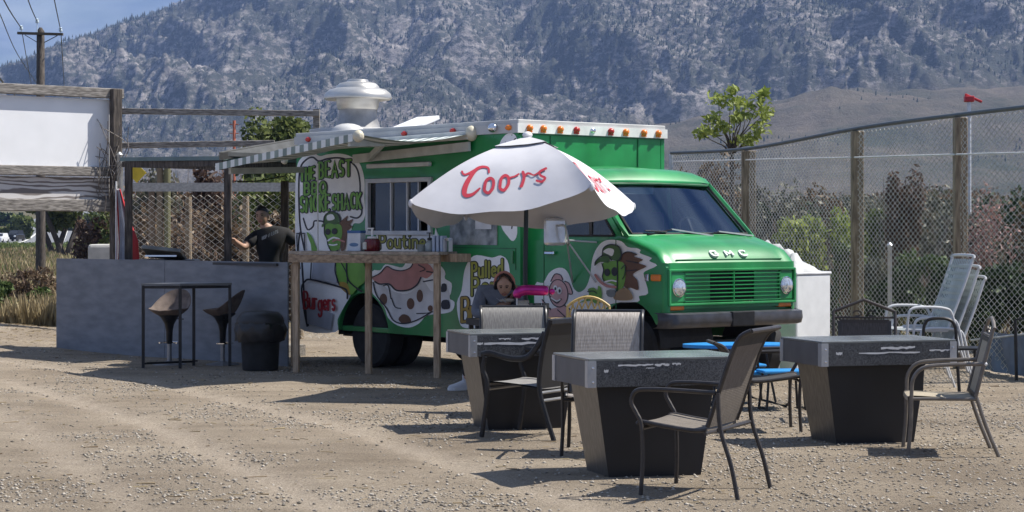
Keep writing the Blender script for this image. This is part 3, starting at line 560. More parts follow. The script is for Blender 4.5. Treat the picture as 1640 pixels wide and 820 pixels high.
# concrete block and rock behind plywood
t = thing('concrete_block', 'pale concrete barrier block beyond the plywood wall', 'block', gp(170, 415) + Vector((0,0,0))); y0 = 34.
c0, c1 = at(140, 391, y0), at(200, 412, y0); o = B().box(((c0.x + c1.x)/2, y0 + .4, .68), (c1.x - c0.x, .8, 1.36)).build('block', M('concrete', (.46,.45,.42), .9, var=.15, bump=.3), t, world=True, bevel=.05)
p = at(183, 404, 33.3); o = B().ball((p.x, p.y, .6), (.14, .14, .66), 10, 8).build('boulder', M('pale_stone', (.55,.5,.42), .9, var=.3, sc=5, bump=.5, bsc=6), None, True); tag(o, 'pale upright boulder in front of the concrete block', 'stone')
# cars far along the road
def car(x, yb, wpx, body, lab, front=True, lights=True):
    d = gd(yb); c = at(x, yb, d); sc = wpx*d/F/1.85; t = thing('distant_car', lab, 'car', (c.x, d, .06), R(-4), 'cars on the far road'); t.scale = (sc,)*3
    pm = M('car_paint', body, .3, .2); b = B(); sec = [(-2.2, .75, .35, .85), (-2.1, .88, .3, .98), (-1.2, .9, .28, 1.05), (1.2, .9, .28, 1.05), (2.1, .88, .3, .95), (2.2, .8, .35, .9)]
    b.grid([[(-w_, y, z0), (-w_, y, z1 - .1), (-w_ + .12, y, z1), (w_ - .12, y, z1), (w_, y, z1 - .1), (w_, y, z0)] for y, w_, z0, z1 in sec], closed=True)
    for e in (sec[0], sec[-1]): y, w_, z0, z1 = e; b.add([(-w_, y, z0), (-w_, y, z1 - .1), (-w_ + .12, y, z1), (w_ - .12, y, z1), (w_, y, z1 - .1), (w_, y, z0)], [(0,1,2,3,4,5)])
    b.build('body', pm, t, True); b = B(); b.grid([[(-.78, -1.1, 1.0), (.78, -1.1, 1.0), (.78, 2., 1.0), (-.78, 2., 1.0)], [(-.64, -.35, 1.6), (.64, -.35, 1.6), (.64, 1.8, 1.62), (-.64, 1.8, 1.62)]], closed=True); b.add([(-.64, -.35, 1.6), (.64, -.35, 1.6), (.64, 1.8, 1.62), (-.64, 1.8, 1.62)], [(0,1,2,3)])
    cab = b.build('cabin', pm, t); b = B(); b.add([(-.68, -1.02, 1.1), (.68, -1.02, 1.1), (.58, -.42, 1.55), (-.58, -.42, 1.55)], [(0,1,2,3)]); b.build('windscreen', M('car_glass', (.03,.035,.045), .1), cab)
    for sx in (-1, 1):
        B().ball((sx*.66, -2.2, .74), (.2, .05, .12), 8, 6).build('headlight', M('headlamp_glass', (.85,.87,.9), .15), t, True)
        for yy in (-1.35, 1.4): B().lathe([(.2, -.11), (.34, -.11), (.34, .11), (.2, .11)], 14, (sx*.8, yy, .28), Matrix.Rotation(R(90), 3, 'Y')).build('wheel', blackrub, t, True)
    B().box((0, -2.22, .5), (1., .04, .2)).build('grille', steel_blk, t)
car(24, 387, 20, (.012,.013,.017), 'dark oncoming pickup on the far road'); car(1, 389, 17, (.7,.71,.72), 'white car on far road at left picture edge'); car(7, 380, 16, (.6,.6,.58), 'pale grey car behind the white car')
# ================================================================== food truck
VA = R(50); VO = Vector((10*21.7/F, 21.7, 0)); VF = Vector((math.cos(VA), -math.sin(VA), 0)); VW = Vector((math.sin(VA), math.cos(VA), 0))
def ray(x, y): return Vector(((x - CX)/F, 1, -(y - HY)/F))
def vside(x, y, v0=0.):          # photo pixel -> (u, z) on the truck plane v = v0
    r_ = ray(x, y); q = VO + VW*v0; p = r_*(q.dot(VW)/r_.dot(VW)) + Vector((0,0,HC)); return ((p - VO).dot(VF), p.z)
def vfront(x, y, u0=0.):
    r_ = ray(x, y); q = VO + VF*u0; p = r_*(q.dot(VF)/r_.dot(VF)) + Vector((0,0,HC)); return ((p - VO).dot(VW), p.z)
tk = thing('food_truck', 'green box food truck with cartoon murals, exhaust hood on top and dark bumper', 'food truck', VO, -VA)
green = M('green_paint', (.005,.255,.058), .36, var=.30, sc=2.2, det=9, coat=.3, bump=.05, bsc=4, c2=(.014,.285,.075)); green2 = M('green_seam', (.004,.10,.03), .4)
whitep = M('mural_white', (.84,.85,.87), .5, var=.05, sc=6); inkm = M('mural_ink', (.010,.012,.022), .5); bumperm = M('dark_bumper_paint', (.035,.04,.055), .4, .1, var=.35, sc=9, coat=.2)
alu = M('spun_aluminium', (.60,.58,.54), .38, .75, var=.14, sc=3, stretch=(1,1,4)); roofw = M('roof_white', (.46,.46,.455), .5, var=.12, sc=3)
amber = M('amber_lens', (.75,.20,.02), .25); redl = M('red_lens', (.45,.03,.02), .25)
def add_dust(mt, z0, z1, amt):
    n, l = mt.node_tree.nodes, mt.node_tree.links; p = n['Principled BSDF']; src = p.inputs['Base Color'].links[0].from_socket; t = n.new('ShaderNodeTexCoord'); sx = n.new('ShaderNodeSeparateXYZ'); l.new(t.outputs['Object'], sx.inputs[0])
    mr = n.new('ShaderNodeMapRange'); mr.inputs[1].default_value = z1; mr.inputs[2].default_value = z0; l.new(sx.outputs['Z'], mr.inputs[0]); nn = n.new('ShaderNodeTexNoise'); nn.inputs['Scale'].default_value = 5; nn.inputs['Detail'].default_value = 8; nn.inputs['Roughness'].default_value = .7; l.new(t.outputs['Object'], nn.inputs['Vector'])
    m1 = n.new('ShaderNodeMath'); m1.operation = 'MULTIPLY_ADD'; m1.inputs[1].default_value = .85; m1.inputs[2].default_value = .15; l.new(mr.outputs[0], m1.inputs[0]); m2 = n.new('ShaderNodeMath'); m2.operation = 'MULTIPLY'; l.new(m1.outputs[0], m2.inputs[0]); l.new(nn.outputs['Fac'], m2.inputs[1]); m3 = n.new('ShaderNodeMath'); m3.operation = 'MULTIPLY'; m3.inputs[1].default_value = amt; l.new(m2.outputs[0], m3.inputs[0])
    mx_ = n.new('ShaderNodeMix'); mx_.data_type = 'RGBA'; l.new(src, mx_.inputs['A']); mx_.inputs['B'].default_value = (.26,.22,.165,1); l.new(m3.outputs[0], mx_.inputs['Factor']); l.new(mx_.outputs['Result'], p.inputs['Base Color'])
add_dust(green, .4, 1.0, .28); add_dust(bumperm, .6, .8, .4)
BL, BW, BZ0, BZ1 = -4.15, 2.14, .415, 2.62
win = [vside(592, 281), vside(692, 277), vside(690, 371), vside(592, 367)]
wu0, wu1 = vside(591, 330)[0], vside(691, 330)[0]; wz0, wz1 = 1.565, 2.16
arc_c = (-2.78, .37); 
def arch(c, r_, a0, a1, n=14): return [(c[0] + r_*math.cos(R(a0 + (a1 - a0)*i/n)), c[1] + r_*math.sin(R(a0 + (a1 - a0)*i/n))) for i in range(n + 1)]
wall = [(BL, BZ0), *[(u, z) for u, z in arch(arc_c, .50, 174, 6)], (0, BZ0), (0, BZ1), (BL, BZ1)]
hole = [(wu0, wz0), (wu1, wz0), (wu1, wz1), (wu0, wz1)]
b = B(); b.prism(wall, [hole], lambda u, z: (u, 0, z), lambda u, z: (u, .05, z)); b.prism(wall, [], lambda u, z: (u, BW, z), lambda u, z: (u, BW - .05, z))
b.box((-.025, BW/2, (BZ0 + BZ1)/2), (.046, BW - .1, BZ1 - BZ0)); b.box((BL + .025, BW/2, (BZ0 + BZ1)/2), (.046, BW - .1, BZ1 - BZ0)); b.box((BL/2, BW/2, BZ0 + .03), (-BL - .12, BW - .12, .06))
body = b.build('box_body', green, tk, bevel=.01)
b = B(); b.box((BL/2, BW/2, 2.74), (-BL + .02, BW + .02, .05)); rf = b.build('roof', roofw, tk, bevel=.01)
B().box((BL/2, -.012, 2.672), (-BL + .02, .03, .10)).build('side_fascia', roofw, rf); B().box((.012, BW/2, 2.672), (.03, BW + .05, .10)).build('front_fascia', M('fascia_white', (.78,.78,.76), .5), rf)
for k in (1, 4): B().box((.003, BW*k/5 + .02, 2.42), (.006, .012, .36)).build('panel_seam', green2, body)
B().box((.006, BW/2, 2.612), (.012, BW - .02, .014)).build('rivet_strip', green2, body)
B().box((.02, -.004, 1.5), (.05, .012, 2.16)).build('corner_trim', green, body)
# marker lights along fascia
for k, (x, c) in enumerate(((845, amber), (867, amber), (894, amber), (920, redl), (975, redl), (999, amber), (1028, amber), (1051, amber))):
    v_, z_ = vfront(x, 205); B().ball((.035, v_, 2.675), (.035, .042, .036), 8, 6).box((.03, v_, 2.64), (.02, .07, .02)).build('marker_light', c, tk, True)
v_, z_ = vfront(947, 207); B().ball((.03, v_, 2.675), (.02, .04, .03), 8, 6).build('marker_light', chrome, tk, True)
for x, c in ((648, redl), (726, redl), (815, amber), (494, redl)):
    u_, z_ = vside(x, 203, -.03); B().ball((u_, -.035, 2.68), (.05, .03, .03), 8, 6).build('marker_light', c, tk, True)
u_, _ = vside(790, 200, -.05); B().ball((u_, -.06, 2.685), (.06, .05, .05), 10, 8).build('work_lamp', chrome, tk, True)
# serving window
b = B(); fw = .035
for (a, c) in (((wu0, wz0), (wu1, wz0)), ((wu0, wz1), (wu1, wz1))): b.bar((a[0] - .03, -.012, a[1]), (c[0] + .03, -.012, c[1]), .05, .05)
for uu in (wu0, wu1): b.bar((uu, -.014, wz0), (uu, -.014, wz1), .05, .05)
alw = M('window_aluminium', (.50,.51,.52), .45, .5); wn_ = b.build('serving_window', alw, tk, bevel=.004)
for k in (.36, .62, .80): B().bar((wu0 + (wu1 - wu0)*k, .01, wz0 + .02), (wu0 + (wu1 - wu0)*k, .01, wz1 - .02), .024, .03).build('mullion', alw, wn_)
gl = Mglass('window_glass', (.45,.48,.5), mixb=.02)
for k0, k1 in ((0, .36), (.36, .62), (.62, .8)): B().box((wu0 + (wu1 - wu0)*(k0 + k1)/2, .022, (wz0 + wz1)/2), ((wu1 - wu0)*(k1 - k0) - .03, .006, wz1 - wz0 - .04)).build('pane', gl, wn_)
wuL = wu1 - wu0
b = B(); b.add([(wu0 + wuL*.30, .045, wz0 + .03), (wu0 + wuL*.62, .045, wz0 + .03), (wu0 + wuL*.50, .045, wz1 - .13), (wu0 + wuL*.25, .045, wz1 - .26)], [(0,1,2,3)]); b.build('paper_menu', M('menu_paper', (.48,.49,.50), .8, var=.1, sc=14), wn_)
B().box((wu0 + wuL*.70, .04, wz0 + .17), (.10, .003, .09)).build('notice', M('notice_paper', (.5,.5,.48), .8), wn_)
B().box((-2.05, 1.2, 1.6), (3.9, .05, 2.0)).build('partition', darkint, tk)
(ua, za), (ub, zb) = vside(590, 268, -.03), vside(690, 261, -.03)
B().bar((ua, -.04, (za + zb)/2), (ub, -.04, (za + zb)/2), .05, .05).build('lamp_tube', M('tube_housing', (.55,.56,.55), .5), tk, bevel=.01)
# side hatch covered with plastic sheet
(ua, za), (ub, zb) = vside(722, 345), vside(797, 388)
b = B().box(((ua + ub)/2, -.008, (za + zb)/2 + .07), (ub - ua, .012, abs(za - zb) + .2)); hs = b.build('plastic_covered_hatch', M('cloudy_plastic', (.13,.15,.15), .25, var=.5, sc=7, c2=(.36,.38,.38)), tk)
B().box((ub - .22, -.018, (za + zb)/2 + .12), (.27, .004, .25)).build('notice', M('hatch_paper', (.55,.56,.58), .7), hs)
(ua, za), (ub, zb) = vside(700, 408, -.12), vside(741, 412, -.12)
B().box(((ua + ub)/2, -.1, za - .03), (ub - ua, .2, .09)).build('ledge', wood_tan, tk, bevel=.006)
for x0, y0, x1, y1 in ((700, 396, 826, 398), (826, 398, 826, 432), (700, 330, 700, 396)):
    (ua, za), (ub, zb) = vside(x0, y0), vside(x1, y1); B().bar((ua, -.001, za), (ub, -.001, zb), .008, .008).build('panel_seam', green2, body)
for k in range(26): B().lathe([(.009, 0), (.007, .004)], 6, (BL + .1 + k*.158, -.0, 2.60), Matrix.Rotation(R(90), 3, 'X')).build('rivet', green, body)
(ua, za) = vside(822, 412); B().box((ua, -.012, za), (.03, .02, .13)).build('latch', M('latch_green', (.05,.2,.08), .4), body)
(ua, za) = vside(806, 515); B().box((ua, -.006, .50), (.5, .012, .02)).build('sill_trim', green2, body)
# rear bumper step and chassis
b = B(); b.box((BL/2, BW/2, .36), (4.1, .8, .12)); b.box((1., BW/2, .42), (2., .8, .14)); b.bar((-2.78, .3, .37), (-2.78, BW - .3, .37), .12, .12); b.build('chassis', steel_blk, tk)
# wheels
tyre = M('tyre', (.020,.020,.022), .8, var=.3, sc=9, bump=.15); rimm = M('steel_rim', (.045,.048,.052), .55, .4)
def wheel(u, v, r_, wd):
    rot = Matrix.Rotation(R(90), 3, 'X'); c = (u, v, r_ + .005)
    o = B().lathe([(r_*.6, -wd/2), (r_*.92, -wd/2), (r_, -wd/2 + .03), (r_, wd/2 - .03), (r_*.92, wd/2), (r_*.6, wd/2)], 30, c, rot).build('wheel', tyre, tk, True)
    B().lathe([(r_*.62, wd/2 - .03), (r_*.58, wd/2 - .09), (r_*.45, wd/2 - .09), (r_*.3, wd/2 - .05), (r_*.16, wd/2 - .03), (.01, wd/2 - .02)], 24, c, rot).build('rim', rimm, o, True)
for v in (.21, BW - .21): wheel(-2.78, v, .37, .24)
for v in (.5, BW - .5): wheel(-2.78, v, .37, .22)
for v in (.24, 1.88): wheel(1.585, v, .37, .22)
for c, r_, v in ((arc_c, .50, .05),):
    b = B(); b.grid([[(u, v_, z) for u, z in arch(c, r_ + .01, 180, 0)] for v_ in (.01, .9)]); b.build('wheel_well', blackrub, tk)
# ---------------- cab: lower body
CV0, CV1 = .10, 1.98; ac = (1.585, .44); CU = 2.12
def shoulder(u): return float(np.interp(u, [0, 1.42, 1.55, 1.8, 1.98, 2.06, 2.12], [1.49, 1.49, 1.475, 1.405, 1.335, 1.275, 1.22]))
sidep = [(0, .46), (ac[0] - .455, .46), *arch(ac, .455, 178, 30), (2.03, .67), (2.06, .82), *[(u, shoulder(u)) for u in (2.06, 1.98, 1.8, 1.55, 1.42, 0)]]
b = B()
for v0, v1 in ((CV0, CV0 + .03), (CV1, CV1 - .03)): b.prism(sidep, [], lambda u, z, v=v0: (u, v, z), lambda u, z, v=v1: (u, v, z))
rows = []                                                       # hood and cowl, lofted across the cab
for u in (1.30, 1.42, 1.55, 1.7, 1.85, 1.98, 2.06, 2.10, 2.115):
    z = shoulder(u); prof = [(0, 0), (.006, .025), (.03, .05), (.075, .064), (.13, .067), (.17, .062), (.20, .070), (.45, .082), (.94, .09)]
    k = 1. if u < 2.0 else max(.2, (2.13 - u)/.13); r1 = [(u, CV0 + dv + (0 if u < 2.07 else .012), z + dz*k) for dv, dz in prof]; r2 = [(u, CV0 + CV1 - p[1], p[2]) for p in reversed(r1[:-1])]; rows.append(r1 + r2)
b.grid(rows)
for v, sgn in ((CV0, 1), (CV1, -1)):                            # rounded front corners
    b.grid([[(2.06 + .06*math.sin(R(a)), v + sgn*(.06 - .06*math.cos(R(a))), z) for a in (0, 22, 45, 68, 90)] for z in (.66, .82, 1.0, 1.15, 1.22, 1.275)])
b.fill([(CV0 + .06, .82), (CV1 - .06, .82), (CV1 - .06, 1.275), (CV0 + .06, 1.275)], [[(.34, .87), (1.74, .87), (1.74, 1.185), (.34, 1.185)]], lambda v, z: (CU, v, z))
cabb = b.build('cab_body', green, tk, True, sharp=50)
B().grid([[(2.07, v, .66), (2.07, v, .82)] for v in (CV0 + .02, CV1 - .02)]).build('valance', green, cabb)
b = B(); b.grid([[(u, v_, z) for u, z in arch(ac, .45, 180, 0)] for v_ in (CV0 + .01, CV0 + .75)]); b.build('wheel_well', blackrub, cabb)
b = B(); b.bar((1.48, .35, 1.545), (1.48, 1.73, 1.545), .1, .02); b.build('cowl_vent', green2, cabb)
B().bar((2.075, .28, 1.302), (2.075, 1.8, 1.302), .01, .012).build('hood_gap', green2, cabb)
# door seams, handle
for uu, z0, z1 in ((.30, .52, 1.50), (1.405, .52, 1.50)): B().box((uu, CV0 - .001, (z0 + z1)/2), (.012, .006, z1 - z0)).build('door_seam', green2, cabb)
(ua, za) = vside(880, 405, CV0 - .03); B().box((ua, CV0 - .03, za), (.15, .025, .035)).build('door_handle', chrome, cabb, bevel=.008)
# grille
b = B(); 
gi = M('grille_shade_block', (.008,.009,.01), .8); B().box((2.05, 1.04, 1.03), (.1, 1.38, .30)).build('grille_shade_block', gi, cabb)  # solid near-black block; the shade between the slats is put into its colour
for v0, v1 in ((.36, .72), (1.36, 1.72)): B().box((2.105, (v0 + v1)/2, 1.028), (.012, v1 - v0, .31)).build('grille_filler', green, cabb)
for k in range(8): B().bar((2.122, .35, .893 + k*.0385), (2.122, 1.73, .893 + k*.0385), .03, .011).build('grille_slat', green, cabb)
B().box((2.122, 1.04, 1.028), (.03, .012, .31)).build('grille_bar', green, cabb)
fr = B()
for z in (.862, 1.20): fr.bar((2.13, .14, z), (2.13, 1.94, z), .025, .028)
for v in (.14, 1.94): fr.bar((2.13, v, .85), (2.13, v, 1.21), .025, .028)
fr.build('grille_surround', green, cabb, bevel=.008)
for v in (.265, 1.815):
    h = B(); h.box((2.118, v, 1.03), (.02, .2, .29)); hb = h.build('headlight_bezel', green, cabb, bevel=.01)
    rot = Matrix.Rotation(R(90), 3, 'Y'); c = (2.128, v, 1.03)
    h = B(); h.lathe([(.092, 0), (.092, .012), (.084, .014)], 24, c, rot, caps=False); h.build('headlight_ring', chrome, hb, True)
    h = B(); h.lathe([(.085, .004), (.075, .022), (.05, .034), (.02, .04), (.001, .041)], 24, c, rot, caps=False); h.build('headlight', M('lens_glass', (.78,.80,.82), .14, .8, var=.2, sc=22), hb, True)
    B().box((2.11, v, .848), (.03, .16, .05)).build('turn_signal', amber, cabb, bevel=.008) if False else None
    B().box((2.10, v - .01, .835), (.05, .19, .055)).build('turn_signal', amber, cabb, bevel=.01)
(ua, za) = vside(1053, 445, CV0); B().box((1.99, CV0 - .01, za), (.13, .03, .065)).build('side_marker', amber, cabb, bevel=.01)
B().box((1.87, CV0 - .012, za), (.05, .03, .075)).build('hood_latch', chrome, cabb, bevel=.008)
# bumper
b = B(); prof = [(2.17, .63), (2.23, .645), (2.25, .70), (2.24, .77), (2.18, .785)]
rows = []
for v, du in ((.06, -.2), (.075, -.08), (.11, -.03), (.17, 0), (1.04, .01), (1.91, 0), (1.97, -.03), (2.005, -.08), (2.02, -.2)): rows.append([(u + du, v, z) for u, z in prof])
b.grid(rows); b.box((2.11, 1.04, .71), (.1, 1.7, .1)); bp = b.build('bumper', bumperm, tk, True, sharp=60)
B().box((2.24, 1.05, .71), (.05, .32, .15)).build('plate_recess', steel_blk, bp, bevel=.01)
# ---------------- greenhouse
def tilt(z): return .085*(z - 1.48)/.64
def sidewall(u, z, near, off=0.): return (u, (CV0 + .02 + tilt(z) + off) if near else (CV1 - .02 - tilt(z) - off), z)
outer = [(0, 1.47), (1.52, 1.47), (.93, 2.10), (0, 2.16)]; inner = [(.34, 1.54), (1.36, 1.54), (.88, 2.04), (.34, 2.06)]
for near in (True, False):
    b = B(); b.prism(outer, [inner], lambda u, z: sidewall(u, z, near), lambda u, z: sidewall(u, z, near, .05)); sw = b.build('door_frame', green, tk)
    b = B(); b.fill(inner, [], lambda u, z: sidewall(u, z, near, .02)); b.build('side_glass', Mglass('cab_glass', (.62,.68,.70), mixb=.03), sw)
    b = B(); b.bar(sidewall(.98, 1.54, near, .01), sidewall(.90, 2.03, near, .01), .03, .03); b.build('quarter_bar', steel_blk, sw)
    b = B()
    for i in range(4): b.bar(sidewall(*inner[i], near, -.004), sidewall(*inner[(i+1) % 4], near, -.004), .02, .02)
    b.build('window_seal', blackrub, sw)
wsb = [(1.53, .14, 1.52), (1.53, 1.94, 1.52)]; wst = [(.955, .225, 2.085), (.955, 1.855, 2.085)]
def wsp(a, t, off=0.):
    p = Vector(wsb[0]).lerp(Vector(wsb[1]), a); q = Vector(wst[0]).lerp(Vector(wst[1]), a); r_ = p.lerp(q, t); bow = .05*(1 - (2*a - 1)**2); return r_ + Vector((bow + off, 0, off))
b = B(); b.grid([[wsp(a, t) for a in np.linspace(.03, .97, 9)] for t in np.linspace(.04, .97, 5)]); ws = b.build('windscreen', Mglass('screen_glass', (.66,.72,.76), (.6,.75,1.), mixb=.10), tk, True)
loop = [(a, 0.) for a in np.linspace(0, 1, 9)] + [(1., t) for t in np.linspace(.2, 1, 5)] + [(a, 1.) for a in np.linspace(.9, 0, 9)] + [(0., t) for t in np.linspace(.8, .2, 4)]
B().tube([wsp(a, t, .004) for a, t in loop], .03, 6, closed=True).build('windscreen_frame', green, tk, True)
B().tube([wsp(.035 + .93*a, .045 + .92*t, .012) for a, t in loop], .014, 5, closed=True).build('windscreen_seal', blackrub, ws, True)
b = B(); b.tube([wsp(.28, .05, .03), wsp(.12, .06, .035)], .008, 5).build('wiper', steel_blk, tk)
for a0, a1, t0, t1 in ((.62, .33, -.03, .10), (.97, .70, -.03, .06)): B().bar(wsp(a0, t0, .035), wsp(a1, t1, .03), .02, .014).build('wiper_arm', M('wiper_grey', (.62,.62,.62), .4, .4), tk); B().bar(wsp(a1 + .02, t1, .028), wsp(a1 - .2, t1 - .09, .026), .014, .014).build('wiper_blade', steel_blk, tk)
# cab roof
rows = []
for u, z, e in ((-.0, 2.15, 0), (.4, 2.165, 0), (.8, 2.135, .01), (.93, 2.11, .02), (1.0, 2.075, .03)):
    prof = [(0, -.05), (0, 0), (.03, .045), (.12, .075), (.35, .10), (.83, .115)]; cc = 1. if u < .9 else (.8 if u < .96 else .35); r1 = [(u, CV0 + .075 + e + dv, z + dz*cc) for dv, dz in prof]; r2 = [(u, CV0 + CV1 - p[1], p[2]) for p in reversed(r1)]; rows.append(r1 + r2)
B().grid(rows).build('cab_roof', green, tk, True, sharp=60)
b = B(); b.tube([(0, CV0 + .08, 2.13), (.8, CV0 + .085, 2.115), (.97, CV0 + .11, 2.085), (1.02, CV0 + .2, 2.07), (1.04, 1.04, 2.08), (1.02, CV1 - .2, 2.07), (.97, CV1 - .11, 2.085), (.8, CV1 - .085, 2.115), (0, CV1 - .08, 2.13)], .013, 6); b.build('rain_gutter', green2, tk, True)
# interior
b = B(); b.box((1.35, 1.04, 1.40), (.35, 1.74, .16)); b.box((.7, 1.04, .6), (1.4, 1.74, .05)); b.box((.06, 1.04, 1.3), (.05, 1.8, 1.6)); b.build('dashboard', darkint, tk)
for v in (.55, 1.5):
    b = B(); b.box((.62, v, 1.0), (.5, .5, .16)); b.box((.36, v, 1.42), (.14, .48, .75)); b.build('seat', M('seat_vinyl', (.03,.03,.035), .6), tk, bevel=.04)
b = B(); rot = Matrix.Rotation(R(62), 3, 'Y'); c = Vector((1.08, 1.52, 1.56)); b.tube([c + rot @ Vector((.19*math.cos(a), .19*math.sin(a), 0)) for a in np.linspace(0, 2*math.pi, 24, False)], .012, 6, closed=True)
b.bar(c + rot @ Vector((-.19, 0, 0)), c + rot @ Vector((.19, 0, 0)), .03, .01); b.bar(c, c + Vector((.25, 0, -.2)), .04, .04); b.build('steering_wheel', steel_blk, tk, True)
B().box((1.0, .75, 2.02), (.02, .5, .1)).build('sun_visor', M('visor_grey', (.35,.36,.37), .7), tk)
# emblem letters on the hood
def letters3d(strokes, o, ux, uz, n, sc, wd, th): 
    b = B(); o = Vector(o); ux = Vector(ux); uz = Vector(uz); n = Vector(n)
    for st in strokes:
        for p, q in zip(st[:-1], st[1:]): b.bar(o + ux*p[0]*sc + uz*p[1]*sc, o + ux*q[0]*sc + uz*q[1]*sc, wd, th, up=n)
    return b
GMC = {'G': [[(.95,.8),(.8,1),(.2,1),(0,.8),(0,.2),(.2,0),(.8,0),(.95,.2),(.95,.5),(.55,.5)]], 'M': [[(0,0),(0,1),(.5,.35),(1,1),(1,0)]], 'C': [[(.95,.8),(.8,1),(.2,1),(0,.8),(0,.2),(.2,0),(.8,0),(.95,.2)]]}
for k, ch in enumerate('GMC'):
    ww = letters3d(GMC[ch], (2.065, .80 + k*.21, 1.335), (0, 1.35, 0), (-.75, 0, .66), (.66, 0, .75), .068, .017, .024); ww.build('emblem_letter', M('emblem_silver', (.72,.73,.74), .3, .3), cabb)
# mirror on the near door
def MV(x, y, v): u, z = vside(x, y, v); return Vector((u, v, z))
m0 = MV(889, 371, -.30); b = B(); b.box(m0, (.07, .25, .28), rot=Matrix.Rotation(R(-12), 3, 'Z')); mh = b.build('mirror', M('mirror_shell', (.72,.73,.75), .25, .6), tk, bevel=.03)
b = B(); b.tube(spline([m0 + Vector((.05, .0, .06)), m0 + Vector((.13, .02, .05)), m0 + Vector((.14, .06, -.12)), MV(908, 385, -.16)], 4), .011, 6)
e = MV(908, 385, -.16)
for q in (MV(956, 388, CV0 - .005), MV(955, 452, CV0 - .005), MV(917, 452, CV0 - .005)): b.tube([e, q], .010, 6)
b.build('mirror_bracket', M('pale_bracket', (.5,.52,.52), .4, .5), mh, True)
# ---------------- roof equipment
v_ = .75; u_ = vside(573, 190, .75)[0]; HS = .785; c = Vector((u_, v_, 2.77))
eh = B().box((u_, v_, 2.80), (.85, .85, .07)).build('exhaust_hood', roofw, tk, bevel=.01)
B().lathe([(r0*HS, z0*HS) for r0, z0 in [(.36, .08), (.345, .12), (.30, .26), (.295, .36), (.30, .38)]], 36, c, caps=False).build('hood_base', M('dull_aluminium', (.34,.335,.33), .5, .7, var=.2), eh, True)
B().lathe([(r0*HS, z0*HS) for r0, z0 in [(.305, .38), (.315, .40), (.36, .62), (.355, .64)]], 36, c, caps=False).build('hood_cone', alu, eh, True)
B().lathe([(r0*HS, z0*HS) for r0, z0 in [(.33, .56), (.50, .53), (.525, .545), (.53, .57), (.51, .63), (.44, .69), (.34, .715), (.33, .745), (.28, .79), (.17, .815), (.16, .845), (.14, .85), (.01, .852)]], 40, c, caps=False).build('hood_cap', alu, eh, True)
B().ball((u_ + .42, v_ - .45, 2.77), (.2, .2, .10), 16, 8).build('roof_vent', roofw, tk, True)
hc = MV(664, 196, .75); b = B(); b.box((hc.x, .75, 2.85), (.42, .45, .05), rot=Matrix.Rotation(R(20), 3, 'X')); b.build('roof_hatch', M('hatch_white', (.8,.81,.82), .45), tk, bevel=.01)
for du in (-.18, .18): B().bar((hc.x + du, .9, 2.765), (hc.x + du, .9, 2.88), .02, .02).build('hatch_stay', galv, tk)
# ================================================================== murals and lettering on the truck
class Art:
    """flat painted shapes drawn in truck-side coordinates; every colour layer lies a little proud of the one below"""
    def __init__(s, v): s.v = v; s.lift = .003
    def fm(s, extra=0.): 
        vv = s.v - s.lift - extra
        def f(x, y): u, z = vside(x, y, s.v); return (u, vv, z)
        return f
    def shape(s, name, mat, fills=(), strokes=(), parent=None):
        e = 0.; first = None
        for o in fills:
            b = B(); b.fill([tuple(p) for p in o], [], s.fm(e)); e += .0002; ob = b.build(name, mat, parent, recalc=False); first = first or ob
        if strokes:
            b = B()
            for pts, wd in strokes: ribbon(b, pts, wd, s.fm(e)); e += .00006
            ob = b.build(name if not fills else 'ink_line', mat, parent, recalc=False); first = first or ob
        s.lift += .0015 + e
        return first
def ribbon(b, pts, wd, fm):
    P = [np.array(p, float) for p in pts]; n = len(P); L = []; Rr = []; wd = wd if hasattr(wd, '__len__') or wd >= 2.3 else wd*1.35
    for i in range(n):
        t = P[min(i+1, n-1)] - P[max(i-1, 0)]; t = t/max(np.linalg.norm(t), 1e-9); nn = np.array([-t[1], t[0]]); w_ = (wd[i*len(wd)//n] if hasattr(wd, '__len__') else wd)/2
        L.append(P[i] + nn*w_); Rr.append(P[i] - nn*w_)
    def cap(c, a, bpt):
        v = a - c; out = []
        for k in range(1, 5): th = -math.pi*k/5; out.append(c + np.array([v[0]*math.cos(th) - v[1]*math.sin(th), v[0]*math.sin(th) + v[1]*math.cos(th)]))
        return out
    o = []; vs = [fm(*p) for p in L] + [fm(*p) for p in Rr]; b.add(vs, [(i, i+1, n+i+1, n+i) for i in range(n-1)])
    for c, a, q in ((P[-1], L[-1], Rr[-1]), (P[0], Rr[0], L[0])):
        ring = [a] + cap(c, a, q) + [q]; b.add([fm(*p) for p in ring], [tuple(range(len(ring)))])
def ell(cx, cy, rx, ry, n=20, rot=0.): return [(cx + rx*math.cos(a)*math.cos(rot) - ry*math.sin(a)*math.sin(rot), cy + rx*math.cos(a)*math.sin(rot) + ry*math.sin(a)*math.cos(rot)) for a in np.linspace(0, 2*math.pi, n, False)]
def circ(x, y, r_, a0, a1, n=10, sy=1.): return [(x + r_*math.cos(R(a0 + (a1 - a0)*i/n)), y + r_*sy*math.sin(R(a0 + (a1 - a0)*i/n))) for i in range(n + 1)]
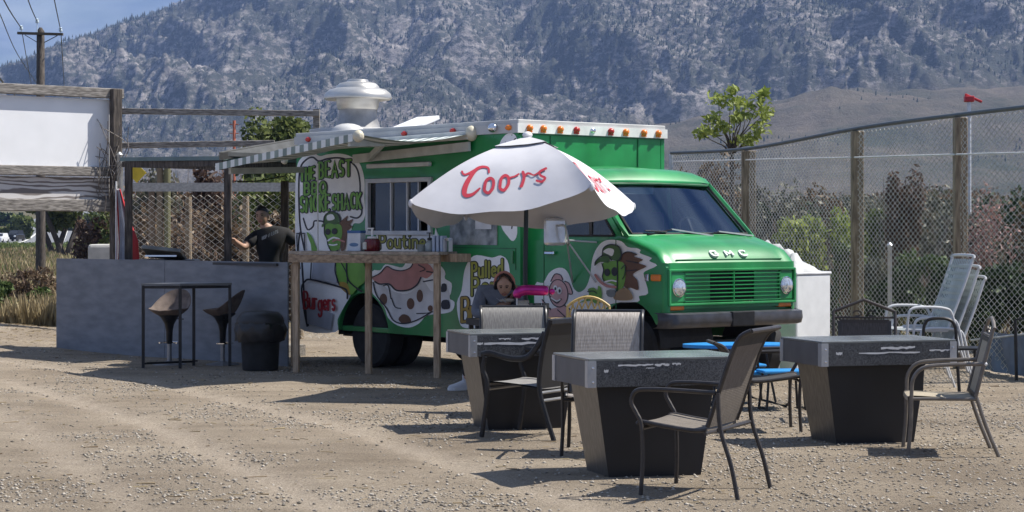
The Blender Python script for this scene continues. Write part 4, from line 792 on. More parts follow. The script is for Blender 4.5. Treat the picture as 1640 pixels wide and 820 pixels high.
FONT = {
 'T': (.7, [[(0,1),(.7,1)],[(.35,1),(.35,0)]]), 'H': (.65, [[(0,0),(0,1)],[(.65,0),(.65,1)],[(0,.5),(.65,.5)]]), 'E': (.55, [[(.55,1),(0,1),(0,0),(.55,0)],[(0,.52),(.45,.52)]]),
 'B': (.6, [[(0,0),(0,1)],[(0,1),*circ(.32,.76,.24,90,-90),(0,.52)],[(0,.52),*circ(.34,.26,.26,90,-90),(0,0)]]), 'A': (.75, [[(0,0),(.37,1),(.75,0)],[(.15,.35),(.6,.35)]]),
 'S': (.55, [circ(.28,.74,.26,35,270) + circ(.28,.26,.24,90,-145)]), 'Q': (.75, [circ(.37,.5,.36,0,360,18,1.35),[(.45,.25),(.75,-.05)]]), 'M': (.85, [[(0,0),(.08,1),(.42,.3),(.77,1),(.85,0)]]),
 'O': (.72, [circ(.36,.5,.35,0,360,18,1.4)]), 'K': (.62, [[(0,0),(0,1)],[(.6,1),(0,.45)],[(.18,.6),(.62,0)]]), 'C': (.62, [circ(.36,.5,.35,50,310,14,1.4)]), 'P': (.58, [[(0,0),(0,1)],[(0,1),*circ(.3,.74,.26,90,-90),(0,.48)]]),
 'o': (.5, [circ(.25,.3,.25,0,360,16,1.2)]), 'u': (.5, [[(0,.6),*circ(.23,.24,.23,180,360),(.46,.6)],[(.47,.6),(.5,0)]]), 't': (.42, [[(.18,.9),(.18,.15),(.3,0),(.42,.06)],[(0,.62),(.4,.62)]]), 'i': (.12, [[(.06,.6),(.06,0)],[(.06,.86),(.065,.9)]]),
 'n': (.5, [[(0,.6),(0,0)],[(0,.38),*circ(.24,.38,.24,180,0,10,.9),(.48,0)]]), 'e': (.5, [[(.02,.32),(.46,.34),*circ(.25,.31,.24,20,320,14,1.2)]]), 'l': (.1, [[(.05,1),(.05,0)]]), 'd': (.5, [circ(.24,.3,.24,0,360,16,1.2),[(.48,1),(.48,0)]]),
 'r': (.38, [[(0,.6),(0,0)],[(0,.36),*circ(.22,.36,.21,180,60,8,1.1)]]), 'k': (.45, [[(0,1),(0,0)],[(.42,.6),(0,.26)],[(.15,.36),(.45,0)]]), 's': (.4, [circ(.2,.44,.17,30,270) + circ(.2,.14,.16,90,-150)]),
 'g': (.5, [circ(.24,.3,.24,0,360,16,1.2),[(.47,.6),(.47,-.15),*circ(.25,-.14,.22,0,-160,8)]]), 'I': (.12, [[(.06,0),(.06,1)]]), 'N': (.65, [[(0,0),(0,1),(.65,0),(.65,1)]]), 'L': (.5, [[(0,1),(0,0),(.5,0)]]), 'Y': (.7, [[(0,1),(.35,.5),(.7,1)],[(.35,.5),(.35,0)]]), ' ': (.3, []) }
def word(txt, p0, p1, h, gap=.22, jit=0., lean=0., seed=1):
    """skeleton strokes of a word set between photo points p0 and p1 (baseline), h = cap height in px"""
    g = random.Random(seed); wt = sum(FONT[c][0] for c in txt) + gap*(len(txt) - 1); dx, dy = p1[0] - p0[0], p1[1] - p0[1]; sc = 1./wt; x = 0.; out = []
    for ch in txt:
        w_, sts = FONT[ch]; jy = g.uniform(-jit, jit); rt = g.uniform(-jit, jit)*.02
        for st in sts:
            out.append([(p0[0] + dx*(x + a + lean*c_)*sc, p0[1] + dy*(x + a)*sc - h*c_ + jy + rt*a*h) for a, c_ in st])
        x += w_ + gap
    return out
P_ = lambda c, k: M('mural_' + k, c, .5, var=.12, sc=5)
mg = P_((.15,.36,.05), 'green'); mg2 = P_((.05,.13,.03), 'dark_green'); mbr = P_((.13,.06,.03), 'brown'); mpk = P_((.50,.22,.20), 'pink'); mpk2 = P_((.60,.36,.36), 'light_pink'); mol = P_((.30,.30,.045), 'olive'); mgold = P_((.36,.24,.04), 'gold'); mred = P_((.36,.02,.03), 'red'); mgry = P_((.36,.38,.44), 'grey'); mtan = P_((.33,.22,.12), 'tan')
def zz(off, k): return lambda pts: [(off[0] + x/k, off[1] + y/k) for x, y in pts]
def S_(pts, wd, closed=False, k=5): return (spline(pts, k, closed) + ([spline(pts, k, closed)[0]] if closed else []), wd)
def C_(pts, k=5): return spline(pts, k, True)
# --- sign mural, rear part of box
A = Art(0.); q = zz((460, 240), 4.556)
outl = [(476,522),(480,440),(474,400),(473,335),(474,285),(478,260),(490,248),(503,245.5),(513,250),(526,247),(545,246),(563,251),(577,263),(584,288),(584,318),(585,345),(578,357),(567,358),(563,368),(558,374),(558,396),(560,420),(566,440),(560,452),(563,470),(552,490),(541,512),(537,532)]
bk = A.shape('sign_mural', whitep, [C_(outl, 4)], parent=tk)
A.shape('outline', inkm, [], [S_([(488,400),(481,360),(479,300),(482,268),(492,255),(502,252),(511,258),(526,254),(545,253),(560,258),(572,270),(577,292),(577,320),(580,340),(573,349),(562,347)], 2.0), S_([(484,420),(486,450),(489,490),(494,521)], 2.2), S_([(481,372),(478,400),(481,430)], 1.6), S_(q([(120,500),(150,580),(190,560),(200,520),(250,520),(280,530)]), 1.8)], bk)
W = word('THE', (482,290), (504,286), 19, .4, .5) + word('BEAST', (512,285), (563,281), 25, .38, .6, seed=2) + word('BBQ', (489,312), (523,310), 19, .4, .5, seed=3) + word('SMOKE', (483,340), (528,336), 24, .36, .6, seed=4) + word('SHACK', (534,336), (579,333), 24, .36, .6, seed=5)
A.shape('lettering_shadow', M('mural_shadow_ink', (.022,.015,.04), .5), [], [(s_, 6.4) for s_ in W], bk)
A.shape('lettering', mg, [], [(s_, 3.5) for s_ in W], bk)
# creature
A.shape('hair', mbr, [C_(q([(385,550),(410,510),(450,480),(440,520),(490,505),(465,545),(480,560),(450,590),(440,640),(430,720),(400,735),(395,640)]), 3)], parent=bk)
A.shape('face', mg, [C_(q([(280,545),(330,535),(395,545),(410,600),(400,660),(385,730),(340,745),(310,700),(300,650),(282,610)]), 4), C_(q([(150,600),(185,630),(215,700),(240,748),(190,748),(180,690),(165,650)]), 3)], parent=bk)
A.shape('cap', mg2, [C_(q([(275,530),(285,480),(330,450),(380,470),(398,520),(360,545),(310,535),(265,565),(262,545)]), 4)], parent=bk)
A.shape('cap_panel', whitep, [C_(q([(300,480),(340,470),(355,505),(305,515)]), 3)], parent=bk)
A.shape('eyes', inkm, [C_(ell(*q([(307,598)])[0], 4.2, 5)), C_(ell(*q([(355,594)])[0], 4.6, 5))], [S_(q([(282,545),(282,610),(300,650),(310,700),(340,745),(385,730)]), 1.2), S_(q([(275,530),(285,480),(330,450),(380,470),(398,520)]), 1.2), S_(q([(80,620),(85,748)]), 1.5), S_(q([(135,620),(140,748)]), 1.5), S_(q([(80,610),(135,610)]), 1.5)], bk)
A.shape('teeth', whitep, [], [S_(q([(310,662),(350,640),(390,650)]), 2.0), S_(q([(318,690),(345,695),(375,690)]), 1.6)], bk)
A.shape('tongue', mpk, [], [S_(q([(345,668),(380,655),(430,670)]), 2.6)], bk)
# lower: panel and trousers
q = zz((470, 400), 3.726)
A.shape('trousers', mg, [C_(q([(268,75),(340,70),(425,75),(440,180),(400,220),(350,270),(290,210),(265,130)]), 3)], parent=bk)
A.shape('patch', mgold, [C_(q([(280,195),(330,200),(350,270),(300,235)]), 3)], parent=bk)
A.shape('panel_shade', mgry, [q([(130,75),(265,75),(270,200),(120,170)]), q([(90,330),(250,380),(235,480),(95,440)])], parent=bk)
A.shape('panel_outline', inkm, [], [S_(q([(80,190),(120,178),(300,225),(332,250),(335,290)]), 2.2), S_(q([(80,190),(62,230),(75,350),(95,455)]), 2.0), S_(q([(265,75),(262,130),(285,205)]), 1.6), S_(q([(300,80),(330,140),(335,200)]), 1.3), S_(q([(330,75),(340,180),(420,250)]), 1.8), S_(q([(120,75),(115,170)]), 1.6)], bk)
Wb = word('Burgers', q([(75,352)])[0], q([(262,362)])[0], 27, .2, 1.4, seed=8)
A.shape('lettering_burgers', mred, [], [(s_, 3.3) for s_ in Wb], bk)
# --- pig and cow
A = Art(0.); cow = [(470,130),(520,122),(548,88),(600,95),(650,105),(690,72),(840,70),(905,128),(905,172),(945,200),(940,262),(925,288),(962,312),(950,362),(900,380),(800,392),(750,440),(690,465),(620,450),(565,405),(545,345),(500,290),(468,245)]
ck = A.shape('pig_and_cow_mural', whitep, [C_(q(cow), 3)], parent=tk)
A.shape('cow_body', P_((.66,.66,.68), 'cow_white'), [C_(q([(480,190),(540,215),(600,250),(680,262),(740,220),(765,165),(800,215),(835,250),(920,225),(930,345),(830,370),(740,420),(660,440),(600,420),(560,350),(500,270)]), 3)], parent=ck)
A.shape('pig_body', mpk, [C_(q([(472,165),(520,140),(560,100),(600,118),(650,125),(700,108),(720,75),(800,80),(838,128),(800,170),(765,165),(740,210),(690,240),(620,242),(575,205),(520,205),(490,190)]), 3)], parent=ck)
A.shape('spots', mbr, [C_(ell(*q([(540,295)])[0], 6, 9)), C_(ell(*q([(702,322)])[0], 6, 9)), C_(ell(*q([(757,275)])[0], 5, 10)), C_(q([(630,415),(655,385),(690,395),(705,430),(660,442)]), 3), C_(ell(*q([(820,350)])[0], 4, 5))], parent=ck)
A.shape('outline', inkm, [C_(q([(890,205),(915,205),(915,245),(885,250)]), 3), C_(q([(890,305),(930,302),(935,350),(890,350)]), 3)], [S_(q([(472,165),(520,140),(560,100),(600,118),(650,125),(700,108),(720,75)]), 1.3), S_(q([(490,190),(520,205),(575,205),(620,242),(690,240),(740,210),(765,165)]), 1.8), S_(q([(480,195),(500,270),(560,350),(600,420),(660,440),(740,420),(830,370)]), 1.5), S_(q([(590,290),(610,340),(645,350)]), 1.2), S_(q([(740,380),(800,378),(835,370)]), 1.2), S_(q([(750,90),(790,115),(760,130)]), 1.2), S_(q([(780,190),(835,180)]), 1.5), S_(q([(800,130),(835,135)]), 1.5), S_(q([(540,215),(570,215),(585,290)]), 1.2)], ck)
# --- poutine board
A = Art(0.); q = zz((540, 350), 6.832); pk = A.shape('menu_board', whitep, [C_(q([(430,180),(480,150),(640,168),(700,140),(790,158),(900,175),(1000,165),(1090,200),(1095,345),(800,362),(470,358),(440,290)]), 3)], parent=tk)
Wp = word('Poutine', q([(470,325)])[0], q([(965,322)])[0], 22, .26, .8, seed=6)
A.shape('lettering_outline', inkm, [], [(s_, 5.8) for s_ in Wp], pk); A.shape('lettering', mol, [], [(s_, 3.0) for s_ in Wp], pk)
# --- pulled pork board
A = Art(0.); q = zz((720, 390), 5.856); pp = A.shape('menu_board', whitep, [C_(q([(190,150),(260,108),(400,132),(480,112),(545,160),(570,300),(575,520),(560,700),(480,790),(300,795),(150,792),(95,740),(70,560),(115,440),(140,260)]), 3)], parent=tk)
Wq = word('Pulled', q([(215,330)])[0], q([(500,300)])[0], 25, .3, .8, seed=9) + word('Pork', q([(215,485)])[0], q([(520,450)])[0], 27, .3, .8, seed=10); W3 = word('Brisket', q([(120,735)])[0], q([(545,690)])[0], 38, .16, .6, seed=11)
A.shape('lettering_outline', inkm, [], [(s_, 6.6) for s_ in Wq + W3], pp); A.shape('lettering', mol, [], [(s_, 3.6) for s_ in Wq], pp); A.shape('lettering_gold', mgold, [], [(s_, 4.0) for s_ in W3], pp)
# --- small patches at the box corner
A = Art(0.); pc = A.shape('corner_mural', whitep, [C_([(799,330),(812,322),(829,325),(829,372),(822,386),(813,378),(803,362)], 3)], parent=tk); A.shape('outline', inkm, [C_(ell(809,350,3.5,8,14,.3))], [S_([(816,335),(822,350),(820,366)], 1.5)], pc); A.shape('paint_stroke', mpk, [], [S_([(820,330),(827,336)], 3)], pc)
A = Art(0.); pc = A.shape('corner_mural', whitep, [C_([(800,235),(806,220),(816,213),(826,217),(829,232),(829,260),(806,258)], 3)], parent=tk); A.shape('outline', inkm, [], [S_([(810,228),(820,240)], 1.6), S_([(826,222),(814,236)], 1.6)], pc)
# --- cab mural: pig and creature
A = Art(CV0); q = zz((850, 370), 5.467)
ck = A.shape('cab_mural', whitep, [C_(q([(40,470),(110,455),(160,370),(230,325),(300,332),(345,400),(372,490),(420,535),(480,500),(520,400),(540,250),(580,150),(640,90),(720,76),(800,92),(850,140),(930,150),(965,168),(960,195),(1060,235),(1040,262),(1108,302),(1000,355),(995,400),(1030,545),(950,570),(940,620),(700,640),(560,800),(300,900),(60,800)]), 3)], parent=tk)
A.shape('pig', mpk2, [C_(ell(*q([(247,545)])[0], 15, 22, rot=-.1)), C_(q([(180,440),(215,378),(265,385),(285,430)]), 3), C_(q([(300,440),(340,460),(370,545),(335,550)]), 3), C_(q([(140,480),(170,490),(165,555),(140,560)]), 3), C_(q([(100,600),(180,680),(290,650),(350,700),(360,800),(300,860),(190,800),(130,680)]), 3)], parent=ck)
A.shape('pig_outline', inkm, [], [(C_(ell(*q([(247,545)])[0], 15, 22, 20, -.1)) + [ell(*q([(247,545)])[0], 15, 22, 20, -.1)[0]], 1.1), S_(q([(180,440),(215,378),(265,385),(285,430)]), 1.1), S_(q([(300,440),(340,460),(370,545),(335,550)]), 1.1), S_(q([(170,570),(230,630),(270,595)]), 1.5), S_(q([(105,600),(180,690)]), 1.2), S_(q([(240,690),(350,790)]), 1.2), S_(q([(300,650),(355,690)]), 1.2)], ck)
A.shape('pig_eyes', P_((.8,.8,.8), 'eye_white'), [C_(ell(*q([(220,503)])[0], 3.4, 5.2)), C_(ell(*q([(256,522)])[0], 3.8, 5.8))], [S_(q([(185,585),(230,612),(262,600)]), 1.6)], ck); A.shape('pig_pupils', inkm, [C_(ell(*q([(222,505)])[0], 1.6, 2.6)), C_(ell(*q([(260,524)])[0], 1.7, 2.8))], parent=ck)
A.shape('hair', mbr, [C_(q([(780,260),(820,200),(870,182),(940,205),(910,222),(990,250),(950,280),(1022,308),(940,350),(900,385),(940,430),(950,515),(880,495),(840,500),(800,430)]), 3)], parent=ck)
A.shape('creature_face', mg, [C_(q([(635,285),(700,265),(770,262),(830,290),(840,390),(815,500),(765,530),(740,470),(650,440),(640,400),(650,340)]), 3), C_(q([(430,630),(480,600),(470,565),(520,560),(510,510),(560,495),(590,520),(600,480),(625,500),(630,580),(600,640),(520,610)]), 3)], parent=ck)
A.shape('cap', mg2, [C_(q([(640,215),(650,150),(710,118),(780,135),(805,190),(800,250),(770,262),(700,250),(690,280),(620,270),(575,300),(585,260)]), 3)], parent=ck)
A.shape('cap_panel', whitep, [C_(q([(645,180),(690,150),(740,165),(725,218),(690,205)]), 3)], parent=ck)
A.shape('outline', inkm, [C_(ell(*q([(682,362)])[0], 4.6, 6)), C_(ell(*q([(746,355)])[0], 5, 7.2))], [S_(q([(640,215),(650,150),(710,118),(780,135),(805,190),(800,250)]), 1.3), S_(q([(575,300),(585,260),(640,215),(690,215),(720,255)]), 1.3), S_(q([(770,262),(772,400),(768,525)]), 1.4), S_(q([(635,285),(650,340),(640,400),(655,440)]), 1.2), S_(q([(805,330),(840,300),(835,380),(815,420)]), 1.1), S_(q([(510,530),(560,525),(590,545)]), 1.1), S_(q([(490,570),(545,570),(600,590)]), 1.1), S_(q([(780,260),(820,200),(870,182),(940,205)]), 1.1), S_(q([(850,260),(950,280)]), 1.1), S_(q([(850,350),(940,340)]), 1.1)], ck)
A.shape('tongue', mpk, [], [S_(q([(580,385),(620,440),(680,480),(755,490)]), 4.)], ck); A.shape('teeth', whitep, [], [S_(q([(665,445),(720,432),(762,440)]), 2.4)], ck)
A.shape('neck', mtan, [C_(q([(760,540),(840,495),(895,540),(900,600),(750,600)]), 3)], parent=ck); A.shape('cup', P_((.22,.24,.25), 'steel'), [C_(q([(680,520),(755,515),(750,575),(690,570)]), 2)], parent=ck)
# ================================================================== awning on the truck
aw = thing('awning', 'green and white striped awning stretched out from the truck side', 'awning', at(560, 592, 22.5)*1.0); aw.location.z = 0
PL, PR = at(347, 267, 23.5), at(574, 218, 21.25); VL = VO + VF*-3.95 + VW*-.04 + Vector((0,0,2.60)); VR = VO + VF*vside(755, 222, -.04)[0] + VW*-.04 + Vector((0,0,2.64))
NS = 34; rows = []; b = B()
for i in range(NS + 1):
    s = i/NS; a = PL.lerp(PR, s) + Vector((0,0,.02)); c = VL.lerp(VR, s); rows.append([a.lerp(c, t) + Vector((0,0,-.07*math.sin(math.pi*t) - .025*math.sin(s*9)*math.sin(math.pi*t))) for t in np.linspace(0, 1, 9)])
for i in range(NS): b.grid(rows[i:i+2], mi=i % 2)
aw_w = M('awning_white', (.70,.72,.70), .7, var=.08); aw_g = M('awning_green', (.22,.27,.245), .7, var=.15)
cv = b.build('canopy', [aw_w, aw_g], aw, True, world=True, recalc=False)
b = B()
for i in range(NS): p, q = PL.lerp(PR, i/NS), PL.lerp(PR, (i+1)/NS); b.add([p + Vector((-.01,-.035,.035)), q + Vector((-.01,-.035,.035)), q + Vector((-.01,-.035,-.045)), p + Vector((-.01,-.035,-.045))], [(0,1,2,3)], i % 2)
b.build('valance', [aw_w, aw_g], aw, world=True, recalc=False)
B().tube([PL, PR], .022, 10).build('lead_rail', white_p, aw, True, world=True)
B().ball(PR, (.06, .06, .065), 10, 8).build('rail_cap', M('cream_cap', (.6,.55,.42), .5), aw, True, world=True)
B().ball(VR, (.07, .07, .085), 10, 8).build('rail_cap', M('cream_cap2', (.6,.55,.42), .5), aw, True, world=True)
B().bar(VL + Vector((0,0,-.02)) + VW*-.03, VR + Vector((0,0,-.02)) + VW*-.03, .06, .09).build('wall_rail', M('rail_white', (.55,.56,.53), .5), aw, world=True, bevel=.01)
r2a = VO + VF*-2.9 + VW*-.05 + Vector((0,0,2.42)); r2b = VO + VF*vside(752, 232, -.05)[0] + VW*-.05 + Vector((0,0,2.50)); B().bar(r2a, r2b, .03, .10).build('torsion_bar', M('bar_white', (.52,.53,.50), .5), aw, world=True)
for a, e, c in ((PL + Vector((.15,0,-.05)), None, VL + Vector((0,0,-.28))), (PR.lerp(PL, .06) + Vector((0,0,-.05)), PR.lerp(VR, .5) + Vector((-.35,.1,-.08)), VO + VF*-2.6 + VW*-.05 + Vector((0,0,2.42)))):
    pts = [a, c] if e is None else [a, e, c]
    for p, q_ in zip(pts[:-1], pts[1:]): B().bar(p, q_, .035, .07).build('arm', M('arm_white', (.5,.51,.48), .5), aw, world=True)
u_, z_ = vside(509, 262, -.25); sp = VO + VF*u_ + VW*-.25; B().tube([sp + Vector((0,0,z_)), sp + Vector((0,0,vside(508, 408, -.25)[1]))], .008, 6).build('crank_rod', white_p, aw, world=True)
lp = at(453, 248, 25.0); b = B(); b.lathe([(.05, -.02), (.07, .03), (.05, .07)], 10, lp); b.ball(lp + Vector((.02, 0, -.07)), .045, 8, 6); tag(b.build('flood_lamp', M('lamp_cream', (.75,.70,.58), .4), None, True), 'small cream flood lamp under the shelter roof edge', 'lamp')
# ================================================================== shelter
sh = thing('smoker_shelter', 'open dark timber shelter with flat metal roof behind the plywood wall', 'shelter', (-4., 27, 0)); FL = at(192, 252, 26.7); FR = at(357, 250, 25.15); bk_ = Vector((2.0, 2.05, 0))
def roofq(A_, B_, bk, th, nm, mat, zb=0.):
    C_0, D_0 = B_ + bk + Vector((0,0,zb)), A_ + bk + Vector((0,0,zb)); t = Vector((0,0,-th)); b = B(); b.add([A_, B_, C_0, D_0, A_ + t, B_ + t, C_0 + t, D_0 + t], [(0,1,2,3),(7,6,5,4),(0,4,5,1),(1,5,6,2),(2,6,7,3),(3,7,4,0)]); return b.build(nm, mat, sh, world=True)
roofq(FL, FR, bk_, .05, 'metal_roof', M('roof_metal', (.14,.20,.20), .5, .4, var=.25, sc=2))
roofq(FL + Vector((.02,.03,-.055)), FR + Vector((-.02,.03,-.055)), bk_*.98, .07, 'roof_joists', wood_dark)
A_, B_ = at(351, 243, 25.0), at(532, 211, 26.6); roofq(A_, B_, Vector((1.6, 1.7, 0)), .05, 'upper_roof', M('upper_roof_felt', (.07,.075,.08), .8, var=.3)); roofq(A_ + Vector((0,-.01,-.01)), B_ + Vector((0,-.01,-.01)), Vector((.04,.04,0)), .09, 'fascia', M('fascia_dark', (.03,.03,.03), .8))  # upper roof lengthened, unseen behind the truck, to shade the man
for x, d, y0, w_ in ((206, 26.6, 258, .09), (365, 25.15, 262, .085), (456, 27.6, 290, .10)):
    tp = at(x, y0, d); B().box((tp.x, d, tp.z/2), (w_, w_, tp.z)).build('post', wood_dark, sh, world=True, bevel=.006)
for x0, y0, d0, x1, y1, d1_ in ((360, 262, 25.3, 475, 268, 27.5), (210, 262, 26.6, 365, 266, 25.2)): B().bar(at(x0, y0, d0), at(x1, y1, d1_), .06, .10).build('beam', wood_dark, sh, world=True)
tp = at(449, 262, 27.); B().tube(spline([at(372, 290, 26.5), at(410, 290, 26.6), at(455, 282, 26.8)], 5), .008, 5).build('cable', steel_blk, sh, world=True)
yl = at(219, 277, 30); o = B().box(yl, (.20, .02, .20), rot=Matrix.Rotation(R(45), 3, 'Y')).build('warning_sign', M('sign_yellow', (.62,.45,.03), .5), None); tag(o, 'small yellow diamond road sign beyond the shelter post', 'sign')
# flag
ft = at(197, 300, 27.3); fl_ = thing('flag', 'red and white flag hanging limp beside the shelter post', 'flag', (ft.x, ft.y, 0)); b = B(); rows = []; g = random.Random(3)
cols = 22
for i in range(15):
    t = i/14; row = []
    for j in range(cols + 1):
        s = j/cols; wdt = (.05 + .23*min(1, t*1.4)); x = ft.x - .085 + s*wdt*1.0 + .03*math.sin(s*11 + t*2)*t; row.append((x, ft.y + .05*math.sin(s*19 + t*1.5)*(.3 + t), ft.z - .95*t - .07*math.sin(s*3)*t - .02))
    rows.append(row)
for j in range(cols): b.grid([[r_[j], r_[j+1]] for r_ in rows], mi=0 if (j < 5 or j > 14) else 1)
b.build('cloth', [M('flag_red', (.45,.02,.03), .7), M('flag_white', (.62,.62,.66), .7)], fl_, True, world=True, recalc=False)
B().tube([(ft.x - .09, ft.y, .0), (ft.x - .09, ft.y, ft.z + .08)], .012, 8).build('staff', white_p, fl_, True, world=True)
# plywood wall
W0, W1 = gp(91, 561), gp(462, 587); wl_ = thing('plywood_wall', 'grey painted plywood wall closing off the shelter', 'wall', (W0 + W1)/2); wm = (W0 + W1)/2; tdir = (W1 - W0).normalized(); L = (W1 - W0).length
plyp = M('grey_blue_ply', (.175,.19,.22), .7, var=.12, sc=3.5, stretch=(1,1,3), bump=.12, bsc=18, c2=(.22,.235,.265))
for k in range(2):
    a = W0 + tdir*(L*k/2 + .004); c = W0 + tdir*(L*(k+1)/2 - .004); B().bar(a + Vector((0,0,.61)), c + Vector((0,0,.61)), .02, 1.22).build('plywood_sheet', plyp, wl_, world=True)
for k in range(5): a = W0 + tdir*(L*(k + .02)/4.04 + .03) + Vector((.045,.045,0)); B().box((a.x, a.y, .6), (.05, .05, 1.2)).build('stud', wood_tan, wl_, world=True)
pc_ = W0.lerp(W1, .52) + Vector((.35, .35, 0)); B().bar(W0 + Vector((.12,.12,1.19)), W1 + Vector((-.1,.14,1.19)), .16, .03).build('ledge', M('ledge_dark', (.05,.05,.055), .7), wl_, world=True)
# griddle lid resting behind the wall
gl_ = at(258, 405, 26.1); gr_ = thing('griddle', 'dark griddle with dull grey lid behind the plywood wall near the flag', 'griddle', (gl_.x, gl_.y + .42, 0)); b = B(); rot = Matrix.Rotation(R(-14), 3, 'X') @ Matrix.Rotation(R(6), 3, 'Y'); b.box((0, -.17, 1.30), (.50, .5, .05), rot=rot); b.build('lid', M('lid_steel', (.20,.20,.19), .5, .5, var=.3), gr_, bevel=.01)
B().box((0, 0, .62), (.8, .5, 1.2)).build('cabinet', steel_blk, gr_, bevel=.02); B().bar((-.2, -.44, 1.27), (.2, -.44, 1.27), .02, .02).build('handle', chrome, gr_)
# ================================================================== bar table, stools, bin
T = [Vector((-4.27, 23.86, 0)), Vector((-3.83, 23.78, 0)), Vector((-3.30, 24.10, 0)), Vector((-3.74, 24.22, 0))]; bt = thing('bar_table', 'narrow black framed bar table in front of the plywood wall', 'table', (T[0] + T[2])/2)
b = B(); z = .955; o_ = [(t - (T[0] + T[2])/2)*1.05 + (T[0] + T[2])/2 for t in T]; b.add([p + Vector((0,0,z)) for p in o_] + [p + Vector((0,0,z + .025)) for p in o_], [(3,2,1,0),(4,5,6,7),(0,1,5,4),(1,2,6,5),(2,3,7,6),(3,0,4,7)]); b.build('table_top', M('bar_top', (.16,.165,.17), .35, var=.1), bt, world=True)
for t in T: B().bar(t, t + Vector((0,0,z)), .032, .032).build('leg', steel_blk, bt, world=True)
for i in (0, 1, 2, 3): B().bar(T[i] + Vector((0,0,z - .02)), T[(i+1) % 4] + Vector((0,0,z - .02)), .025, .03).build('rail', steel_blk, bt, world=True)
B().bar(T[0] + Vector((0,0,.05)), T[3] + Vector((0,0,.05)), .02, .02).build('foot_rail', steel_blk, bt, world=True); B().bar(T[0].lerp(T[1], .1) + Vector((0,0,.06)), T[3].lerp(T[2], .1) + Vector((0,0,.06)), .015, .015).build('foot_rail', steel_blk, bt, world=True)
suede = M('brown_suede', (.12,.09,.075), .85, var=.2, sc=9, c2=(.2,.155,.13)); 
def stool(loc, rz, label):
    t = thing('bar_stool', label, 'stool', loc, rz, 'bar stools at the plywood wall'); b = B(); rows = []
    for i in range(9):                                          # curved shell: radial rings rising to a low back
        f = i/8; row = []
        for j in range(28):
            a = 2*math.pi*j/28; back = max(0, math.cos(a))**1.2; lip = .35*abs(math.sin(a)); r_ = .03 + .20*f**.8; row.append((r_*math.cos(a)*1.0 + .03*back*f, r_*math.sin(a)*1.08, .60 + .05*f*f + (.24*back + .07*lip)*f**2.2))
        rows.append(row)
    b.grid(rows, closed=True); rows2 = [[(x*1.02, y*1.02, z - .03*(1 - .8*(i/8))) for x, y, z in r_] for i, r_ in enumerate(rows)]; b.grid(rows2, closed=True); b.grid([rows[-1], rows2[-1]], closed=True)
    b.build('seat', suede, t, True, sharp=60)
    B().lathe([(.02, .24), (.035, .26), (.04, .40), (.055, .48), (.10, .56), (.15, .60), (.15, .615)], 20).build('skirt', steel_blk, t, True)
    B().lathe([(.20, 0), (.20, .012), (.10, .03), (.028, .05), (.026, .26)], 24).build('pedestal', M('dull_chrome', (.30,.30,.31), .35, .8), t, True)
    b = B(); b.tube([(.0 + .12*math.cos(a), .12*math.sin(a), .26) for a in np.linspace(-1.9, 1.9, 14)], .01, 6); b.bar((0, 0, .26), (.12, 0, .26), .015, .015); b.build('footrest', chrome, t, True)
    b = B(); b.tube([(.02, -.03, .55), (.06, -.16, .54)], .006, 5); b.build('height_lever', steel_blk, t)
p = gp(270, 583); stool((-4.06, 24.42, 0), R(70), 'brown bar stool with its back turned, left one under the bar table'); stool((-3.42, 24.36, 0), R(-8), 'brown bar stool seen sideways, right one beside the trash bin')
p = gp(417, 592); tb_ = thing('trash_bin', 'black trash bin with plastic bag folded over its rim', 'bin', p); bag = M('bin_bag', (.012,.012,.014), .35, var=.3, sc=8, bump=.6, bsc=16)
B().lathe([(.20, 0), (.205, .02), (.225, .40), (.23, .45)], 28).build('body', blackrub, tb_, True)
g = np.random.default_rng(5); rows = []
for r_, z in ((.235, .34), (.28, .33), (.292, .40), (.295, .46), (.285, .52), (.262, .55)): rows.append([((r_ + .012*math.sin(j*1.7 + z*30) + g.uniform(-.008, .008))*math.cos(2*math.pi*j/40), (r_ + .012*math.sin(j*1.7 + z*30))*math.sin(2*math.pi*j/40), z + g.uniform(-.012, .012)) for j in range(40)])
B().grid(rows, closed=True).build('bag', bag, tb_, True); B().lathe([(.27, .53), (.275, .56), (.25, .62), (.2, .66), (.1, .675), (.01, .68)], 28).build('lid', M('bin_lid', (.02,.02,.022), .45), tb_, True)
# ================================================================== serving counter with things on it
K0, K1, K2 = gp(474, 597), gp(590, 599), gp(700, 606); ct = thing('serving_counter', 'tall raw lumber counter in front of the serving window', 'counter', K1); dr = (K2 - K0).normalized(); nr = Vector((-dr.y, dr.x, 0)); e0, e1 = K0 - dr*.07, K2 + dr*.05; TZ = 1.365
B().bar(e0 + nr*.15 + Vector((0,0,TZ - .02)), e1 + nr*.15 + Vector((0,0,TZ - .02)), .40, .035).build('counter_top', M('top_plank', (.30,.25,.20), .7, var=.2, stretch=(1,6,6), c2=(.45,.38,.31)), ct, world=True, bevel=.006)
B().bar(e0 - nr*.03 + Vector((0,0,TZ - .085)), e1 - nr*.03 + Vector((0,0,TZ - .085)), .038, .09).build('front_apron', M('apron_lumber', (.27,.19,.125), .75, var=.3, sc=5, stretch=(1,7,7), c2=(.42,.31,.21)), ct, world=True, bevel=.005)
for p in (K0, K1, K2): B().box((p.x, p.y + .03, (TZ - .04)/2), (.075, .04, TZ - .04), rz=math.atan2(dr.y, dr.x)).build('leg', wood_tan, ct, world=True, bevel=.005)
for p in (): q_ = p + nr*.3; B().box((q_.x, q_.y, (TZ - .04)/2), (.04, .075, TZ - .04), rz=math.atan2(dr.y, dr.x)).build('leg', wood_tan, ct, world=True)
def on_counter(x, off=.15):
    r_ = ray(x, 400); n_ = nr; o_ = K0 + nr*off; t = o_.dot(n_)/Vector((r_.x, r_.y, 0)).dot(n_); return Vector((r_.x*t, r_.y*t, TZ))
